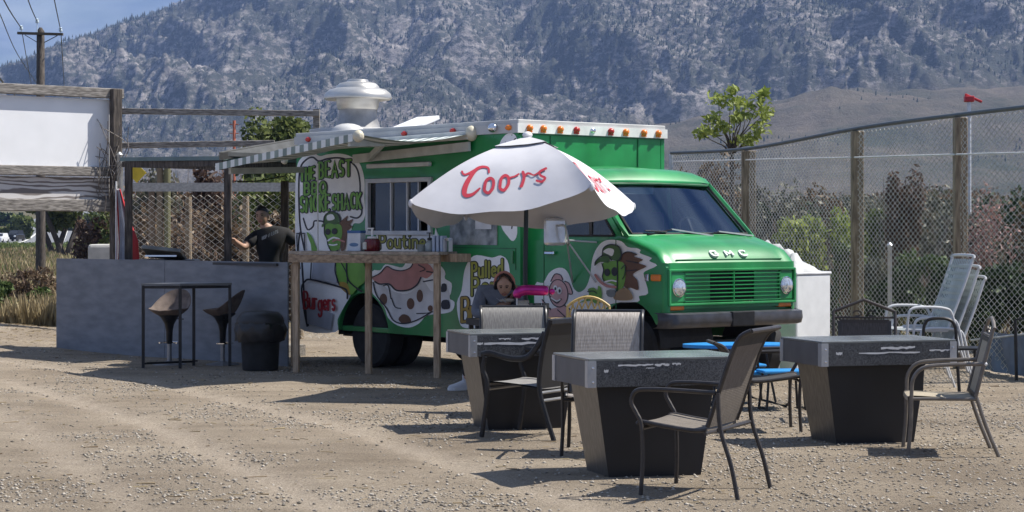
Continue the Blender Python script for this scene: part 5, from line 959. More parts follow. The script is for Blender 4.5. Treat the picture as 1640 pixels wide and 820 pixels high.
ca = math.atan2(dr.y, dr.x)
t = thing('glove_box', 'white and blue cardboard box at left on the serving counter', 'box', on_counter(571, .16), ca); B().box((0, 0, .11), (.17, .11, .22)).build('carton', M('carton_white', (.62,.66,.72), .6), t, bevel=.003); B().box((0, -.001, .212), (.172, .114, .03)).build('blue_band', M('carton_blue', (.05,.14,.36), .6), t); B().ball((0, -.055, .07), (.06, .004, .022), 12, 6).build('printed_glove', M('print_blue', (.12,.22,.38), .6), t)
t = thing('ketchup_jug', 'dark red ketchup jug with white pump on the counter', 'jug', on_counter(596, .13), ca); B().lathe([(.085, 0), (.092, .01), (.092, .10), (.085, .125), (.06, .14)], 24).build('jug', M('ketchup_red', (.12,.006,.012), .25), t, True); B().box((-.045, -.083, .06), (.06, .012, .08), rz=R(-22)).build('label_sticker', M('jug_label', (.55,.55,.5), .5), t)
b = B(); b.lathe([(.055, .14), (.055, .16), (.012, .165), (.012, .245)], 14); b.bar((-.06, 0, .25), (.02, 0, .25), .02, .015); b.build('pump', white_p, t, True)
t = thing('soap_bottle', 'clear bottle with black pump near the right end of the counter', 'bottle', on_counter(688, .16), ca); B().lathe([(.045, 0), (.05, .01), (.05, .08), (.03, .11), (.02, .12)], 16).build('bottle', M('clear_plastic', (.30,.33,.33), .2), t, True); b = B(); b.lathe([(.026, .12), (.026, .145), (.008, .15), (.008, .20)], 10); b.bar((-.035, 0, .2), (.015, 0, .2), .014, .012); b.build('pump', steel_blk, t, True)
t = thing('sauce_tub', 'small cloudy tub left of the black pump bottle', 'tub', on_counter(676, .2), ca); B().lathe([(.05, 0), (.06, .07), (.063, .075)], 16).build('tub', M('tub_plastic', (.28,.30,.28), .4), t, True)
t = thing('napkin_holder', 'blue grey napkin holder with white napkins at right end of counter', 'holder', on_counter(704, .14), ca)
for k in range(3): B().box((-.05 + k*.05, 0, .085), (.03, .10, .17)).build('panel', M('holder_blue', (.35,.41,.52), .4), t, bevel=.003)
b = B(); rows = [[(.075 + .03*i + .008*math.sin(j*2.1 + i), -.05 + .02*j, .02 + (.11 + .02*math.sin(j*1.4 + i))*1.0) for j in range(6)] for i in range(3)]; b.grid(rows); b.grid([[(x, y, .0) for x, y, z in rows[0]], rows[0]]); b.grid([rows[-1], [(x, y, 0.) for x, y, z in rows[-1]]]); b.build('napkins', M('napkin_paper', (.62,.63,.66), .8), t)
b = B(); b.add([(-.06,-.01,.17),(-.02,-.01,.17),(-.045,-.01,.26),(-.06,.02,.17),(-.02,.02,.17)], [(0,1,2),(3,2,4),(0,2,3),(1,4,2)]); b.build('raised_napkin', M('napkin_tip', (.6,.62,.62), .8), t)
# ================================================================== fire tables
def granite():
    mt, n, l, p = newmat('granite'); p.inputs['Roughness'].default_value = .35; t = n.new('ShaderNodeTexCoord'); v = n.new('ShaderNodeTexVoronoi'); v.inputs['Scale'].default_value = 150; l.new(t.outputs['Object'], v.inputs['Vector'])
    rp = n.new('ShaderNodeValToRGB'); e = rp.color_ramp.elements; e[0].position = 0; e[0].color = (.022,.023,.026,1); e[1].position = 1; e[1].color = (.105,.11,.12,1); sp = n.new('ShaderNodeSeparateColor'); l.new(v.outputs['Color'], sp.inputs[0]); l.new(sp.outputs[0], rp.inputs[0])
    l.new(rp.outputs[0], p.inputs['Base Color']); return mt
gran = granite(); ttop = M('table_top_grey', (.13,.14,.145), .22, var=.25, sc=3, c2=(.2,.215,.215)); brushed = M('brushed_steel', (.18,.174,.165), .42, .85, var=.2, sc=5, stretch=(14,14,1)); gpanel = M('grey_panel', (.085,.085,.09), .5, var=.15); blackp = M('black_panel', (.012,.012,.014), .55, var=.3, sc=2); chipm = M('bare_chip', (.62,.62,.63), .8, var=.1); strapm = M('corner_steel', (.42,.43,.45), .4, .7)
def fire_table(A0, rz, label, L=1.1, D_=.72, chips=()):
    t = thing('fire_table', label, 'table', A0, rz, 'granite edged patio tables'); H, ap = .78, .165
    B().box((L/2, D_/2, H - .008), (L, D_, .016)).build('table_top', ttop, t, bevel=.003)
    for nm, c, s, m in (('front_apron', (L/2, .008, H - .017 - ap/2), (L - .005, .016, ap), gran), ('back_apron', (L/2, D_ - .008, H - .017 - ap/2), (L - .005, .016, ap), gran), ('side_apron', (.008, D_/2, H - .017 - ap/2), (.016, D_ - .04, ap), gpanel), ('side_apron', (L - .008, D_/2, H - .017 - ap/2), (.016, D_ - .04, ap), gpanel)): B().box(c, s).build(nm, m, t)
    for x, y in ((0, 0), (L, 0), (0, D_), (L, D_)):
        sx = 1 if x == 0 else -1; sy = 1 if y == 0 else -1; b = B(); b.box((x + sx*.024, y - sy*.003, H - .017 - ap/2), (.055, .006, ap + .004)); b.box((x - sx*.003, y + sy*.024, H - .017 - ap/2), (.006, .055, ap + .004)); st = b.build('corner_strap', strapm, t)
        for z in (.04, .13): B().lathe([(.007, 0), (.007, .004), (.003, .006)], 8, (x + sx*.028, y - sy*.006, H - .02 - z), Matrix.Rotation(R(90*sy), 3, 'X')).build('bolt', chrome, st)
    x0, x1, y0, y1 = .09, L - .20, .10, D_ - .10; ix0, ix1, iy0, iy1 = x0 + .10, x1 - .07, y0 + .05, y1 - .05; zt = H - .02 - ap
    tp = [(x0, y0, zt), (x1, y0, zt), (x1, y1, zt), (x0, y1, zt)]; bt = [(ix0, iy0, 0), (ix1, iy0, 0), (ix1, iy1, 0), (ix0, iy1, 0)]
    for i, nm, m in ((0, 'front_panel', blackp), (1, 'end_panel', brushed), (2, 'back_panel', blackp), (3, 'end_panel', brushed)):
        j = (i + 1) % 4; cen = Vector(((x0 + x1)/2, (y0 + y1)/2, 0)); q_ = [Vector(bt[i]), Vector(bt[j]), Vector(tp[j]), Vector(tp[i])]; ins = [p.lerp(Vector((cen.x, cen.y, p.z)), .04) for p in q_]
        b = B(); b.add(q_ + ins, [(0,1,2,3),(7,6,5,4),(0,4,5,1),(1,5,6,2),(2,6,7,3),(3,7,4,0)]); b.build(nm, m, t)
    for k, (cx, cz, cw, chh) in enumerate(chips):
        g = random.Random(k + 3); n_ = 12; up_ = [(cx - cw/2 + cw*i/n_, -.0012, cz + chh*g.uniform(.2, .6)) for i in range(n_ + 1)]; dn = [(x, y, z - chh*g.uniform(.5, 1.1)) for x, y, z in up_]; B().grid([up_, dn]).build('chipped_edge', chipm, t)
    return t
TR = R(17)
fire_table(Vector((.485, 13.08, 0)), TR, 'granite edged fire table nearest the camera, centre', chips=((.32, .735, .24, .012), (.5, .735, .1, .016), (.6, .737, .06, .014), (.12, .70, .03, .02), (.42, .715, .06, .006)))
fire_table(Vector((-.325, 16.25, 0)), TR, 'granite edged fire table at left with long white scrape on its edge', chips=((.42, .70, .62, .022), (.5, .735, .16, .016), (.28, .735, .1, .012), (.06, .7, .08, .02)))
fire_table(Vector((2.27, 15.1, 0)), TR, 'granite edged fire table at right beside the tan chair', chips=((.62, .725, .28, .02), (.55, .69, .5, .012), (.98, .7, .2, .014), (.14, .69, .05, .022)))
# ================================================================== chairs
def slingmat(name, c, c2):
    mt, n, l, p = newmat(name); p.inputs['Roughness'].default_value = .8; t = n.new('ShaderNodeTexCoord'); mpn = n.new('ShaderNodeMapping'); mpn.inputs['Scale'].default_value = (1, 14, 1); l.new(t.outputs['Object'], mpn.inputs[0]); nn = n.new('ShaderNodeTexNoise'); nn.inputs['Scale'].default_value = 18; nn.inputs['Detail'].default_value = 4; l.new(mpn.outputs[0], nn.inputs['Vector'])
    rp = n.new('ShaderNodeValToRGB'); e = rp.color_ramp.elements; e[0].position = .38; e[0].color = rgb(c); e[1].position = .64; e[1].color = rgb(c2); l.new(nn.outputs['Fac'], rp.inputs[0]); l.new(rp.outputs[0], p.inputs['Base Color'])
    wv = n.new('ShaderNodeTexWave'); wv.inputs['Scale'].default_value = 90; l.new(t.outputs['Object'], wv.inputs['Vector']); bp = n.new('ShaderNodeBump'); bp.inputs['Strength'].default_value = .25; bp.inputs['Distance'].default_value = .003; l.new(wv.outputs['Fac'], bp.inputs['Height']); l.new(bp.outputs[0], p.inputs['Normal']); return mt
sl_taupe = slingmat('taupe_sling', (.10,.085,.07), (.19,.165,.14)); sl_tan = slingmat('tan_sling', (.28,.235,.17), (.44,.385,.29)); sl_dark = slingmat('charcoal_sling', (.022,.021,.021), (.05,.047,.045)); sl_brown = slingmat('brown_sling', (.055,.045,.04), (.10,.085,.075))
def ribbon_sheet(prof, w0, w1, sag=.012, th=.006, n=9):
    """sling fabric: profile of (x, z) swept across the width with a slight sag"""
    b = B(); rows = []; rows2 = []
    for i, (x, z) in enumerate(prof):
        wd = w0 + (w1 - w0)*i/(len(prof) - 1); r_ = [(x, (j/(n - 1)*2 - 1)*wd/2, z - sag*(1 - (j/(n - 1)*2 - 1)**2)) for j in range(n)]; rows.append(r_); rows2.append([(a, y, c - th) for a, y, c in r_])
    b.grid(rows); b.grid(rows2); b.grid([rows[0], rows2[0]]); b.grid([rows[-1], rows2[-1]]); return b
def sling_chair(loc, face, label, fr, sm, bm=None, W=.56, thick=.014, top=1.0, group='patio chairs round the fire tables', rz=0, upper=None):
    t = thing('patio_chair', label, 'chair', loc, math.atan2(face[1], face[0]), group); k = top
    seat_p = spline([(.27, .43), (.24, .445), (.1, .425), (-.08, .405), (-.17, .41)], 4); back_p = spline([(-.175, .42), (-.21, .52), (-.27, .70*k), (-.335, .88*k), (-.385, .965*k), (-.45, 1.0*k)], 4)
    ribbon_sheet(seat_p, W - .05, W - .05).build('seat', sm, t, True)
    cut = len(back_p) - (7 if upper else 0); ribbon_sheet([(x, z) for x, z in back_p[:cut]], W - .06, W - .06, 0.0).build('backrest', bm or sm, t, True)
    if upper: ribbon_sheet([(x, z) for x, z in back_p[cut - 1:]], W - .06, W - .06, 0.0).build('head_band', upper, t, True)
    for s_ in (-1, 1):
        y = s_*W/2
        B().tube(spline([(.235, y*1.04, 0), (.225, y, .22), (.235, y, .42), (.265, y, .49), (.30, y, .56), (.27, y, .625), (.18, y, .64), (0, y, .638), (-.235, y, .63)], 4), thick, 8).build('front_leg', fr, t, True)
        B().tube(spline([(-.38, y*1.06, 0), (-.335, y*1.02, .2), (-.265, y, .42), (-.25, y, .63)], 4), thick, 8).build('rear_leg', fr, t, True)
        B().tube([(x, s_*(W/2 - .025), z + .002) for x, z in back_p], thick*1.05, 8).build('back_post', fr, t, True)
        B().tube([(x, s_*(W/2 - .025), z - .006) for x, z in seat_p], thick, 8).build('seat_rail', fr, t, True)
    for x, z, r_ in ((-.255, .41, thick), (.235, .40, thick*.9), (-.17, .385, thick*.8)): B().tube([(x, -W/2, z), (x, W/2, z)], r_, 8).build('stretcher', fr, t, True)
    x, z = back_p[-1]; B().tube([(x, -W/2 + .02, z), (x, W/2 - .02, z)], thick, 8).build('top_rail', fr, t, True)
    return t
sling_chair(Vector((1.12, 12.62, 0)), (-.91, .41), 'dark sling armchair nearest the camera, in front of the centre fire table', steel_dark, sl_taupe, sl_taupe, upper=sl_dark, W=.61)
sling_chair(Vector((.66, 14.75, 0)), (-.12, -1), 'armchair with pale grey woven back behind the centre fire table', steel_blk, slingmat('grey_weave', (.24,.21,.185), (.44,.40,.36)), W=.55, top=1.0)
sling_chair(Vector((.03, 17.75, 0)), (.05, -1), 'armchair with grey mesh back behind the left fire table', steel_blk, slingmat('grey_mesh', (.13,.125,.12), (.24,.23,.215)), W=.62, top=.92)
# black armchair with sweeping arms
def black_chair(loc, face, label):
    t = thing('patio_chair', label, 'chair', loc, math.atan2(face[1], face[0]), 'patio chairs round the fire tables'); W = .58; fr = steel_blk
    back_p = spline([(-.20, .40), (-.215, .52), (-.24, .70), (-.30, .90)], 4); seat_p = spline([(.27, .41), (.25, .43), (.08, .425), (-.2, .40)], 4)
    ribbon_sheet(seat_p, W - .05, W - .08, .01, .012).build('seat', slingmat('seat_grey', (.16,.155,.15), (.27,.26,.25)), t, True); ribbon_sheet(back_p, W - .08, W - .06, 0., .012).build('backrest', M('black_back', (.014,.014,.015), .5), t, True)
    for s_ in (-1, 1):
        y = s_*W/2
        B().tube(spline([(.30, y, 0), (.26, y, .25), (.25, y, .42), (.285, y, .52), (.27, y, .62)], 4), .021, 8, flat=.75).build('front_leg', fr, t, True)
        B().tube(spline([(-.34, y, 0), (-.26, y, .22), (-.21, y, .42), (-.24, y, .68), (-.305, y, .92)], 4), .021, 8, flat=.8).build('rear_leg', fr, t, True)
        B().tube(spline([(.30, y, .635), (.22, y, .65), (.05, y, .615), (-.10, y, .625), (-.19, y, .71), (-.26, y, .82)], 4), .024, 8, flat=.6).build('armrest', fr, t, True)
    for x, z in ((-.225, .36), (.25, .37), (-.235, .30)): B().tube([(x, -W/2, z), (x, W/2, z)], .012, 8).build('stretcher', M('pale_stretcher', (.30,.30,.30), .4, .6), t, True)
    B().bar((-.305, -W/2, .90), (-.305, W/2, .90), .03, .05).build('top_rail', fr, t, bevel=.01); return t
black_chair(Vector((.17, 16.02, 0)), (-.86, .5), 'black armchair with curved arms at the front of the left fire table')
# arched-back steel chairs
def arch_chair(loc, face, label, fr, sm, W=.52, group='patio chairs round the fire tables', H=.97):
    t = thing('patio_chair', label, 'chair', loc, math.atan2(face[1], face[0]), group); bx = lambda z: -.20 - (z - .42)*.25
    ribbon_sheet(spline([(.27, .40), (.25, .425), (.1, .42), (-.1, .41), (-.2, .415)], 4), W - .05, W - .05, .008, .01).build('seat', sm, t, True)
    ribbon_sheet([(bx(z) + .004, z) for z in (.44, .55, .7, .81)], W - .09, W - .09, 0., .008).build('backrest', sm, t, True)
    b = B()
    for s_ in (-1, 1): b.bar((bx(.43) - .002, s_*(W/2 - .05), .43), (bx(.82) - .002, s_*(W/2 - .05), .82), .03, .02)
    for z in (.435, .82): b.bar((bx(z) - .002, -W/2 + .05, z), (bx(z) - .002, W/2 - .05, z), .02, .03)
    b.build('back_frame', M('back_frame_brown', (.05,.04,.035), .5), t)
    for s_ in (-1, 1):
        y = s_*W/2
        B().tube(spline([(.27, y, 0), (.25, y, .22), (.245, y, .42), (.235, y, .54), (.17, y, .62), (.03, y, .645), (-.26, y, .655)], 4), .014, 8).build('front_leg', fr, t, True)
        B().tube(spline([(-.36, y, 0), (-.27, y, .22), (-.205, y, .42)], 4), .014, 8).build('rear_leg', fr, t, True); B().tube([(bx(z), y, z) for z in (.42, .6, .8, .90)], .014, 8).build('back_post', fr, t, True)
        B().ball((-.265, y, .655), .016, 8, 6).build('arm_cap', white_p, t, True)
    z = .90; B().tube([(bx(z) - .01, -W/2, z), (bx(z) - .015, -W*.25, z + .05), (bx(z) - .018, 0, H - .0), (bx(z) - .015, W*.25, z + .05), (bx(z) - .01, W/2, z)], .014, 8).build('arched_rail', fr, t, True)
    B().tube([(bx(.85), -W/2, .85), (bx(.85), W/2, .85)], .009, 6).build('lower_rail', fr, t, True)
    for s_ in (-1, 1): B().tube([(bx(.87) - .004, s_*(.06 + .035*math.cos(a)), .885 + .022*math.sin(a)) for a in np.linspace(0, 5.2, 12)], .006, 5).build('scroll', fr, t, True)
    for x, z in ((.24, .40), (-.205, .40)): B().tube([(x, -W/2, z), (x, W/2, z)], .012, 8).build('stretcher', fr, t, True)
    for s_ in (-1, 1): B().tube([(.25, s_*W/2, .405), (-.205, s_*W/2, .405)], .012, 8).build('seat_rail', fr, t, True)
    return t
arch_chair(Vector((3.10, 14.8, 0)), (-.98, .12), 'tan armchair with arched scroll back at the right fire table', steel_tan, sl_tan)
arch_chair(Vector((2.98, 17.3, 0)), (-.1, -1), 'dark brown arched back chair behind the right fire table', M('bronze_steel', (.06,.05,.045), .45, .3), sl_brown, H=1.0)
sling_chair(Vector((2.04, 16.5, 0)), (1, .05), 'dark chair mostly hidden behind the nearest armchair, facing the right fire table', steel_dark, sl_dark, W=.42, top=.7)
st_ = thing('steel_bench', 'low black slatted steel bench with hoop arm beside the stacked white chairs', 'bench', (4.2, 19.9, 0)); hp = [at(1479, 548, 19.6), at(1480, 522, 19.6), at(1490, 511, 19.6), at(1518, 511, 19.6), at(1530, 524, 19.6), at(1532, 560, 19.6)]
B().tube(spline(hp + [Vector((hp[-1].x + .03, 19.6, 0))], 4), .016, 7).build('arm_hoop', steel_blk, st_, True, world=True); B().tube([hp[0], Vector((hp[0].x - .02, 19.6, 0))], .016, 7).build('leg', steel_blk, st_, True, world=True)
for k in range(4): B().box((4.22, 19.68 + .11*k, .46), (.62, .09, .02)).build('slat', steel_blk, st_, world=True)
for x in (3.95, 4.5): B().tube([(x, 20.05, 0), (x, 20.03, .45)], .014, 6).build('leg', steel_blk, st_, True, world=True)
# stacked white chairs
wtube = M('white_tube', (.56,.57,.58), .35, var=.06); wmesh = M('white_strap', (.42,.46,.46), .5, var=.15)
def white_chair(loc, rz, label):
    t = thing('lawn_chair', label, 'chair', loc, rz, 'white stacked lawn chairs'); W = .56
    bp = spline([(-.16, .40), (-.22, .55), (-.34, .85), (-.43, 1.10)], 4)
    for s_ in (-1, 1):
        y = s_*W/2; B().tube([(x, y*.88, z) for x, z in bp], .014, 8).build('back_post', wtube, t, True)
        B().tube(spline([(.32, y, 0), (.28, y, .3), (.26, y, .55), (.22, y, .62), (.1, y, .635), (-.12, y, .62), (-.2, y, .55), (-.27, y, .25), (-.36, y, 0)], 4), .014, 8).build('side_frame', wtube, t, True)
        B().tube([(.28, y*.9, .41), (-.16, y*.9, .40)], .013, 8).build('seat_rail', wtube, t, True)
    x, z = bp[-1]; B().tube(spline([(x, -W*.44, z), (x - .012, -W*.40, z + .035), (x - .012, W*.40, z + .035), (x, W*.44, z)], 4), .014, 8).build('top_rail', wtube, t, True)
    for k in range(11):
        yy = -W*.36 + W*.72*k/10; b = B(); pts = [(px_, yy, pz) for px_, pz in bp]; b.grid([[(a, yy - .015, c) for a, _, c in pts], [(a, yy + .015, c) for a, _, c in pts]]); b.build('back_strap', wmesh, t)
    for k in range(9): zz_ = .5 + .066*k; xb = float(np.interp(zz_, [q_[1] for q_ in bp], [q_[0] for q_ in bp])); B().bar((xb + .006, -W*.42, zz_), (xb + .006, W*.42, zz_), .006, .028).build('back_strap', wmesh, t)
    for k in range(6): xx = -.12 + .075*k; B().bar((xx, -W*.45, .405), (xx, W*.45, .405), .04, .006).build('seat_strap', wmesh, t)
    return t
for k, lab in enumerate(('white strap lawn chair at the bottom of the stack by the fence', 'white strap lawn chair in the middle of the stack by the fence', 'white strap lawn chair on top of the stack by the fence')):
    white_chair(Vector((4.18 - .06*k, 20.45 - .02*k, .0 + .105*k)), R(192), lab)
# child's blue picnic table
pt_ = thing('kids_picnic_table', 'small bright blue picnic table on dark tubes under the truck bumper', 'table', (2.08, 19.0, 0), R(12)); bl = M('blue_plastic', (.02,.25,.62), .4, var=.06)
b = B(); pts = C_(ell(0, 0, .52, .30, 14), 3); b.prism(pts, [], lambda x, y: (x, y, .52), lambda x, y: (x, y, .55)); b.build('table_top', bl, pt_)
for s_ in (-1, 1):
    B().box((0, s_*.52, .315), (.85, .24, .03)).build('bench', bl, pt_, bevel=.02)
for sx in (-1, 1):
    B().tube(spline([(sx*.30, -.56, .30), (sx*.30, -.54, .03), (sx*.30, 0, .012), (sx*.30, .54, .03), (sx*.30, .56, .30)], 5), .013, 6).build('base_tube', steel_blk, pt_, True); B().tube([(sx*.30, -.2, .02), (sx*.22, -.12, .52)], .012, 6).build('leg', steel_blk, pt_, True); B().tube([(sx*.30, .2, .02), (sx*.22, .12, .52)], .012, 6).build('leg', steel_blk, pt_, True)
sling_chair(Vector((2.75, 18.7, 0)), (-.9, -.35), 'low dark chair beside the blue picnic table', steel_dark, M('blue_cushion', (.02,.25,.62), .5), W=.5, top=.7) if False else None
bs = thing('kids_bench', 'bright blue child bench seat beside the right fire table', 'bench', (2.40, 18.3, 0), R(10)); B().box((0, 0, .345), (.42, .26, .03)).build('seat', bl, bs, bevel=.02)
for sx in (-1, 1):
    for sy in (-1, 1): B().tube([(sx*.18, sy*.12, 0), (sx*.15, sy*.09, .335)], .012, 6).build('leg', steel_blk, bs, True)
    B().tube([(sx*.18, -.12, .02), (sx*.18, .12, .02)], .011, 6).build('foot_rail', steel_blk, bs, True)
# white box with crumpled sheet
wb = thing('chest_freezer', 'white metal box standing beside the truck front by the fence', 'box', (3.08, 22.75, 0), R(45)); B().box((0, 0, .56), (.62, .62, 1.10)).build('cabinet', M('white_enamel', (.68,.69,.70), .4, var=.06), wb, bevel=.02); B().box((0, 0, 1.125), (.64, .64, .03)).build('lid', M('lid_white', (.72,.73,.75), .4), wb, bevel=.01)
for sx in (-1, 1): B().box((sx*.2, -.2, .005), (.08, .08, .02)).build('foot', blackrub, wb)
nx_, ny_ = 9, 12; X_, Y_ = np.meshgrid(np.linspace(-.31, .31, nx_), np.linspace(-.31, .31, ny_), indexing='ij'); edge = np.clip(np.minimum(1 - np.abs(X_)/.31, 1 - np.abs(Y_)/.31)*3.5, 0, 1)
Zc = edge*(.40*np.clip(.46 - (X_ - Y_)*1.0, 0.05, 1) + rng.uniform(-.035, .05, X_.shape)); V = np.stack([X_ + .012*fbm(X_*9, Y_*9, 2), Y_, 1.142 + np.clip(Zc, 0, 1)], -1).reshape(-1, 3); ii_ = np.arange(nx_*ny_).reshape(nx_, ny_); qd = np.stack([ii_[:-1,:-1], ii_[1:,:-1], ii_[1:,1:], ii_[:-1,1:]], -1).reshape(-1, 4)
cs = npmesh('crumpled_sheet', V, qd, M('plastic_sheet', (.46,.47,.47), .45, var=.12, bump=.5, bsc=14), smooth=False); cs.location = wb.location; cs.rotation_euler = wb.rotation_euler; tag(cs, 'crumpled white plastic sheeting heaped on the white box', 'sheeting')
b = B(); b.box((2.75, 21.9, .24), (.16, .25, .48)); tag(b.build('grey_cabinet', M('cabinet_grey', (.25,.26,.28), .5), None, bevel=.02), 'narrow grey cabinet between truck bumper and the white box', 'cabinet')
# sprinkler tower and orange mast
p = at(1552, 162, 48); sp_ = thing('sprinkler_post', 'pale pole with red sprinkler head rising behind the right fence', 'pole', (p.x, 48, 0)); B().lathe([(.055, 0), (.05, p.z)], 10, (p.x, 48, 0)).build('pole', M('pole_white', (.62,.63,.66), .5, .2), sp_, True, world=True)
b = B(); b.box(p + Vector((0, 0, .05)), (.22, .18, .14)); b.bar(p + Vector((-.1,0,.16)), p + Vector((.3,0,-.02)), .06, .06); b.build('sprinkler_head', M('sprinkler_red', (.5,.02,.03), .4), sp_, world=True, bevel=.02)
p = at(375, 193, 160); b = B(); b.tube([(p.x, 160, 0), p], .12, 5)
for z in (.3, 1.0, 1.7): b.bar((p.x - .35, 160, p.z - z), (p.x + .35, 160, p.z - z), .08, .06)
tag(b.build('orange_mast', M('mast_orange', (.45,.12,.06), .6), None), 'thin faded orange mast far behind the timber rails', 'mast')
p = at(1425, 395, 28.2); o = B().lathe([(.03, 0), (.03, p.z), (.045, p.z + .02), (.01, p.z + .06)], 8, (p.x, 28.2, 0)).build('steel_stake', M('stake_steel', (.5,.52,.56), .4, .5), None, True); tag(o, 'thin pale steel stake behind the fence between its timber posts', 'stake')
# black frame leaning at fence
b = B(); b.tube([at(1628, 610, 21.8), at(1626, 512, 21.8), at(1660, 508, 21.6)], .018, 6); tag(b.build('leaning_frame', steel_blk, None, True), 'thin black steel frame leaning at the fence, right picture edge', 'frame')
tp0, tp1 = at(1580, 500, 23.1), at(1700, 600, 21.2); b = B(); rows = []
for i in range(20):
    s = i/19; xg = tp0.x + (tp1.x - tp0.x)*s; yg = tp0.y + (tp1.y - tp0.y)*s; rows.append([(xg + .03*math.sin(i*1.3 + k), yg + .16 + .05*math.sin(i*.9 + k*1.1), .02 + .11*k) for k in range(5)])
b.grid(rows); tag(b.build('blue_tarp', M('tarp_blue', (.10,.14,.21), .5, var=.2), None, True), 'dull blue tarp strip along the bottom of the fence at right', 'tarp')
# wicker chair by the umbrella table
rat = M('rattan', (.50,.36,.13), .55, var=.2, sc=12); wc = thing('rattan_chair', 'yellow rattan lattice back chair behind the woven armchair', 'chair', (.70, 19.3, 0), R(-95)); bk0 = lambda s, t: Vector((-.22 - .10*t, (s - .5)*(.40 + .0*t), .40 + .56*t - .09*((s - .5)*2)**2*t))
b = B(); b.tube([bk0(s, 1) for s in np.linspace(0, 1, 12)], .014, 6); b.tube([bk0(0, t) for t in (0, .5, 1)], .014, 6); b.tube([bk0(1, t) for t in (0, .5, 1)], .014, 6); b.build('back_hoop', rat, wc, True)
for k in range(11):
    for sg in (1, -1):
        s0 = -.5 + k*.15; pts = []
        for t in np.linspace(0, 1, 8):
            s = s0 + t*.5; s = s if sg == 1 else 1 - s
            if 0 <= s <= 1: pts.append(bk0(s, t) + Vector((.004*sg, 0, 0)))
        if len(pts) > 1: B().tube(pts, .008, 5).build('lattice_cane', rat, wc, True)
B().lathe([(.19, -.015), (.2, 0), (.19, .02), (.01, .025)], 20, (0, 0, .42)).build('seat', rat, wc, True)
for sx in (-1, 1):
    for sy in (-1, 1): B().tube([(sx*.2, sy*.18, 0), (sx*.16, sy*.15, .42)], .016, 6).build('leg', rat, wc, True)
# ================================================================== parasol and its table
UB = Vector((.13, 20.0, 0)); um = thing('parasol', 'white patio parasol with red script lettering standing before the truck', 'parasol', UB); apex = Vector((.02, 0, 2.49)); Cn = [Vector((-1.1, -.61, 1.855)), Vector((.61, -1.1, 2.00)), Vector((1.1, .61, 1.84)), Vector((-.61, 1.1, 1.74))]
def canopy(k, a, t, lift=0.):
    p, q_ = Cn[k], Cn[(k+1) % 4]; e = p.lerp(q_, a); bow = (4*a*(1 - a)); outc = (e - Vector((0,0,e.z))); e = e + outc.normalized()*.05*bow
    r_ = apex.lerp(e, t); r_.z += .10*math.sin(math.pi*t*.95)*(1 - .75*bow*t) - .17*(bow**.7)*max(0, (t - .55)/.45)**1.5; r_.z += .012*math.sin(a*17 + k)*t*t*bow
    n = Vector((outc.x, outc.y, 1.2)).normalized(); return r_ + n*lift
cloth = M('parasol_cloth', (.55,.545,.57), .8, var=.05, sc=4, bump=.12, bsc=9); cloth_o = None
for k in range(4):
    b = B(); b.grid([[canopy(k, a, t) for a in np.linspace(0, 1, 25)] for t in np.linspace(.05, 1, 19)]); o = b.build('canopy_panel', cloth, um, True, recalc=False)
    b = B(); b.grid([[canopy(k, a, t, .018 + .02*t) for a in np.linspace(0, 1, 13)] for t in (.0, .1, .2, .27)]); b.build('vent_flap', cloth, um, True, recalc=False)
    B().tube([canopy(k, 0, t, -.015) for t in np.linspace(.05, .98, 10)], .008, 5).build('rib', M('rib_white', (.5,.5,.5), .5), um, True)
    B().tube([Vector((.01, 0, 2.0)), canopy(k, 0, .55, -.02)], .007, 5).build('strut', M('strut_white', (.5,.5,.5), .5), um, True)
    B().ball(Cn[k]*.985 + Vector((0,0,.02)), (.024, .024, .04), 8, 6).build('corner_pocket', cloth, um, True)
B().tube([(0, 0, 0), (.0, 0, 1.3), (.02, 0, 2.52)], .022, 12).build('pole', M('pole_dark', (.02,.028,.03), .35, .3), um, True)
b = B(); b.lathe([(.25, 0), (.25, .06), (.1, .1), (.04, .12), (.035, .35)], 24); b.build('base', steel_blk, um, True); B().ball((.02, 0, 2.52), (.05, .05, .035), 10, 6).build('finial', white_p, um, True)
redp = M('parasol_print', (.50,.035,.06), .8, var=.08)
def uv_of(x, y, k):      # flat print drawn over the panel: photo-like layout -> panel coordinates by search on the panel mesh
    best = None; r_ = ray(x, y)
    a, t = .5, .6
    for it in range(30):
        def f(a, t): p = canopy(k, a, t) + UB; return (CX + F*p.x/p.y - x, HY - F*(p.z - HC)/p.y - y)
        e = f(a, t); h = 1e-3; da = [(u - v)/h for u, v in zip(f(a + h, t), e)]; dt = [(u - v)/h for u, v in zip(f(a, t + h), e)]; det = da[0]*dt[1] - dt[0]*da[1]
        if abs(det) < 1e-6: break
        a -= .7*(e[0]*dt[1] - dt[0]*e[1])/det; t -= .7*(da[0]*e[1] - e[0]*da[1])/det; a = min(1, max(0, a)); t = min(1, max(.05, t))
    return a, t
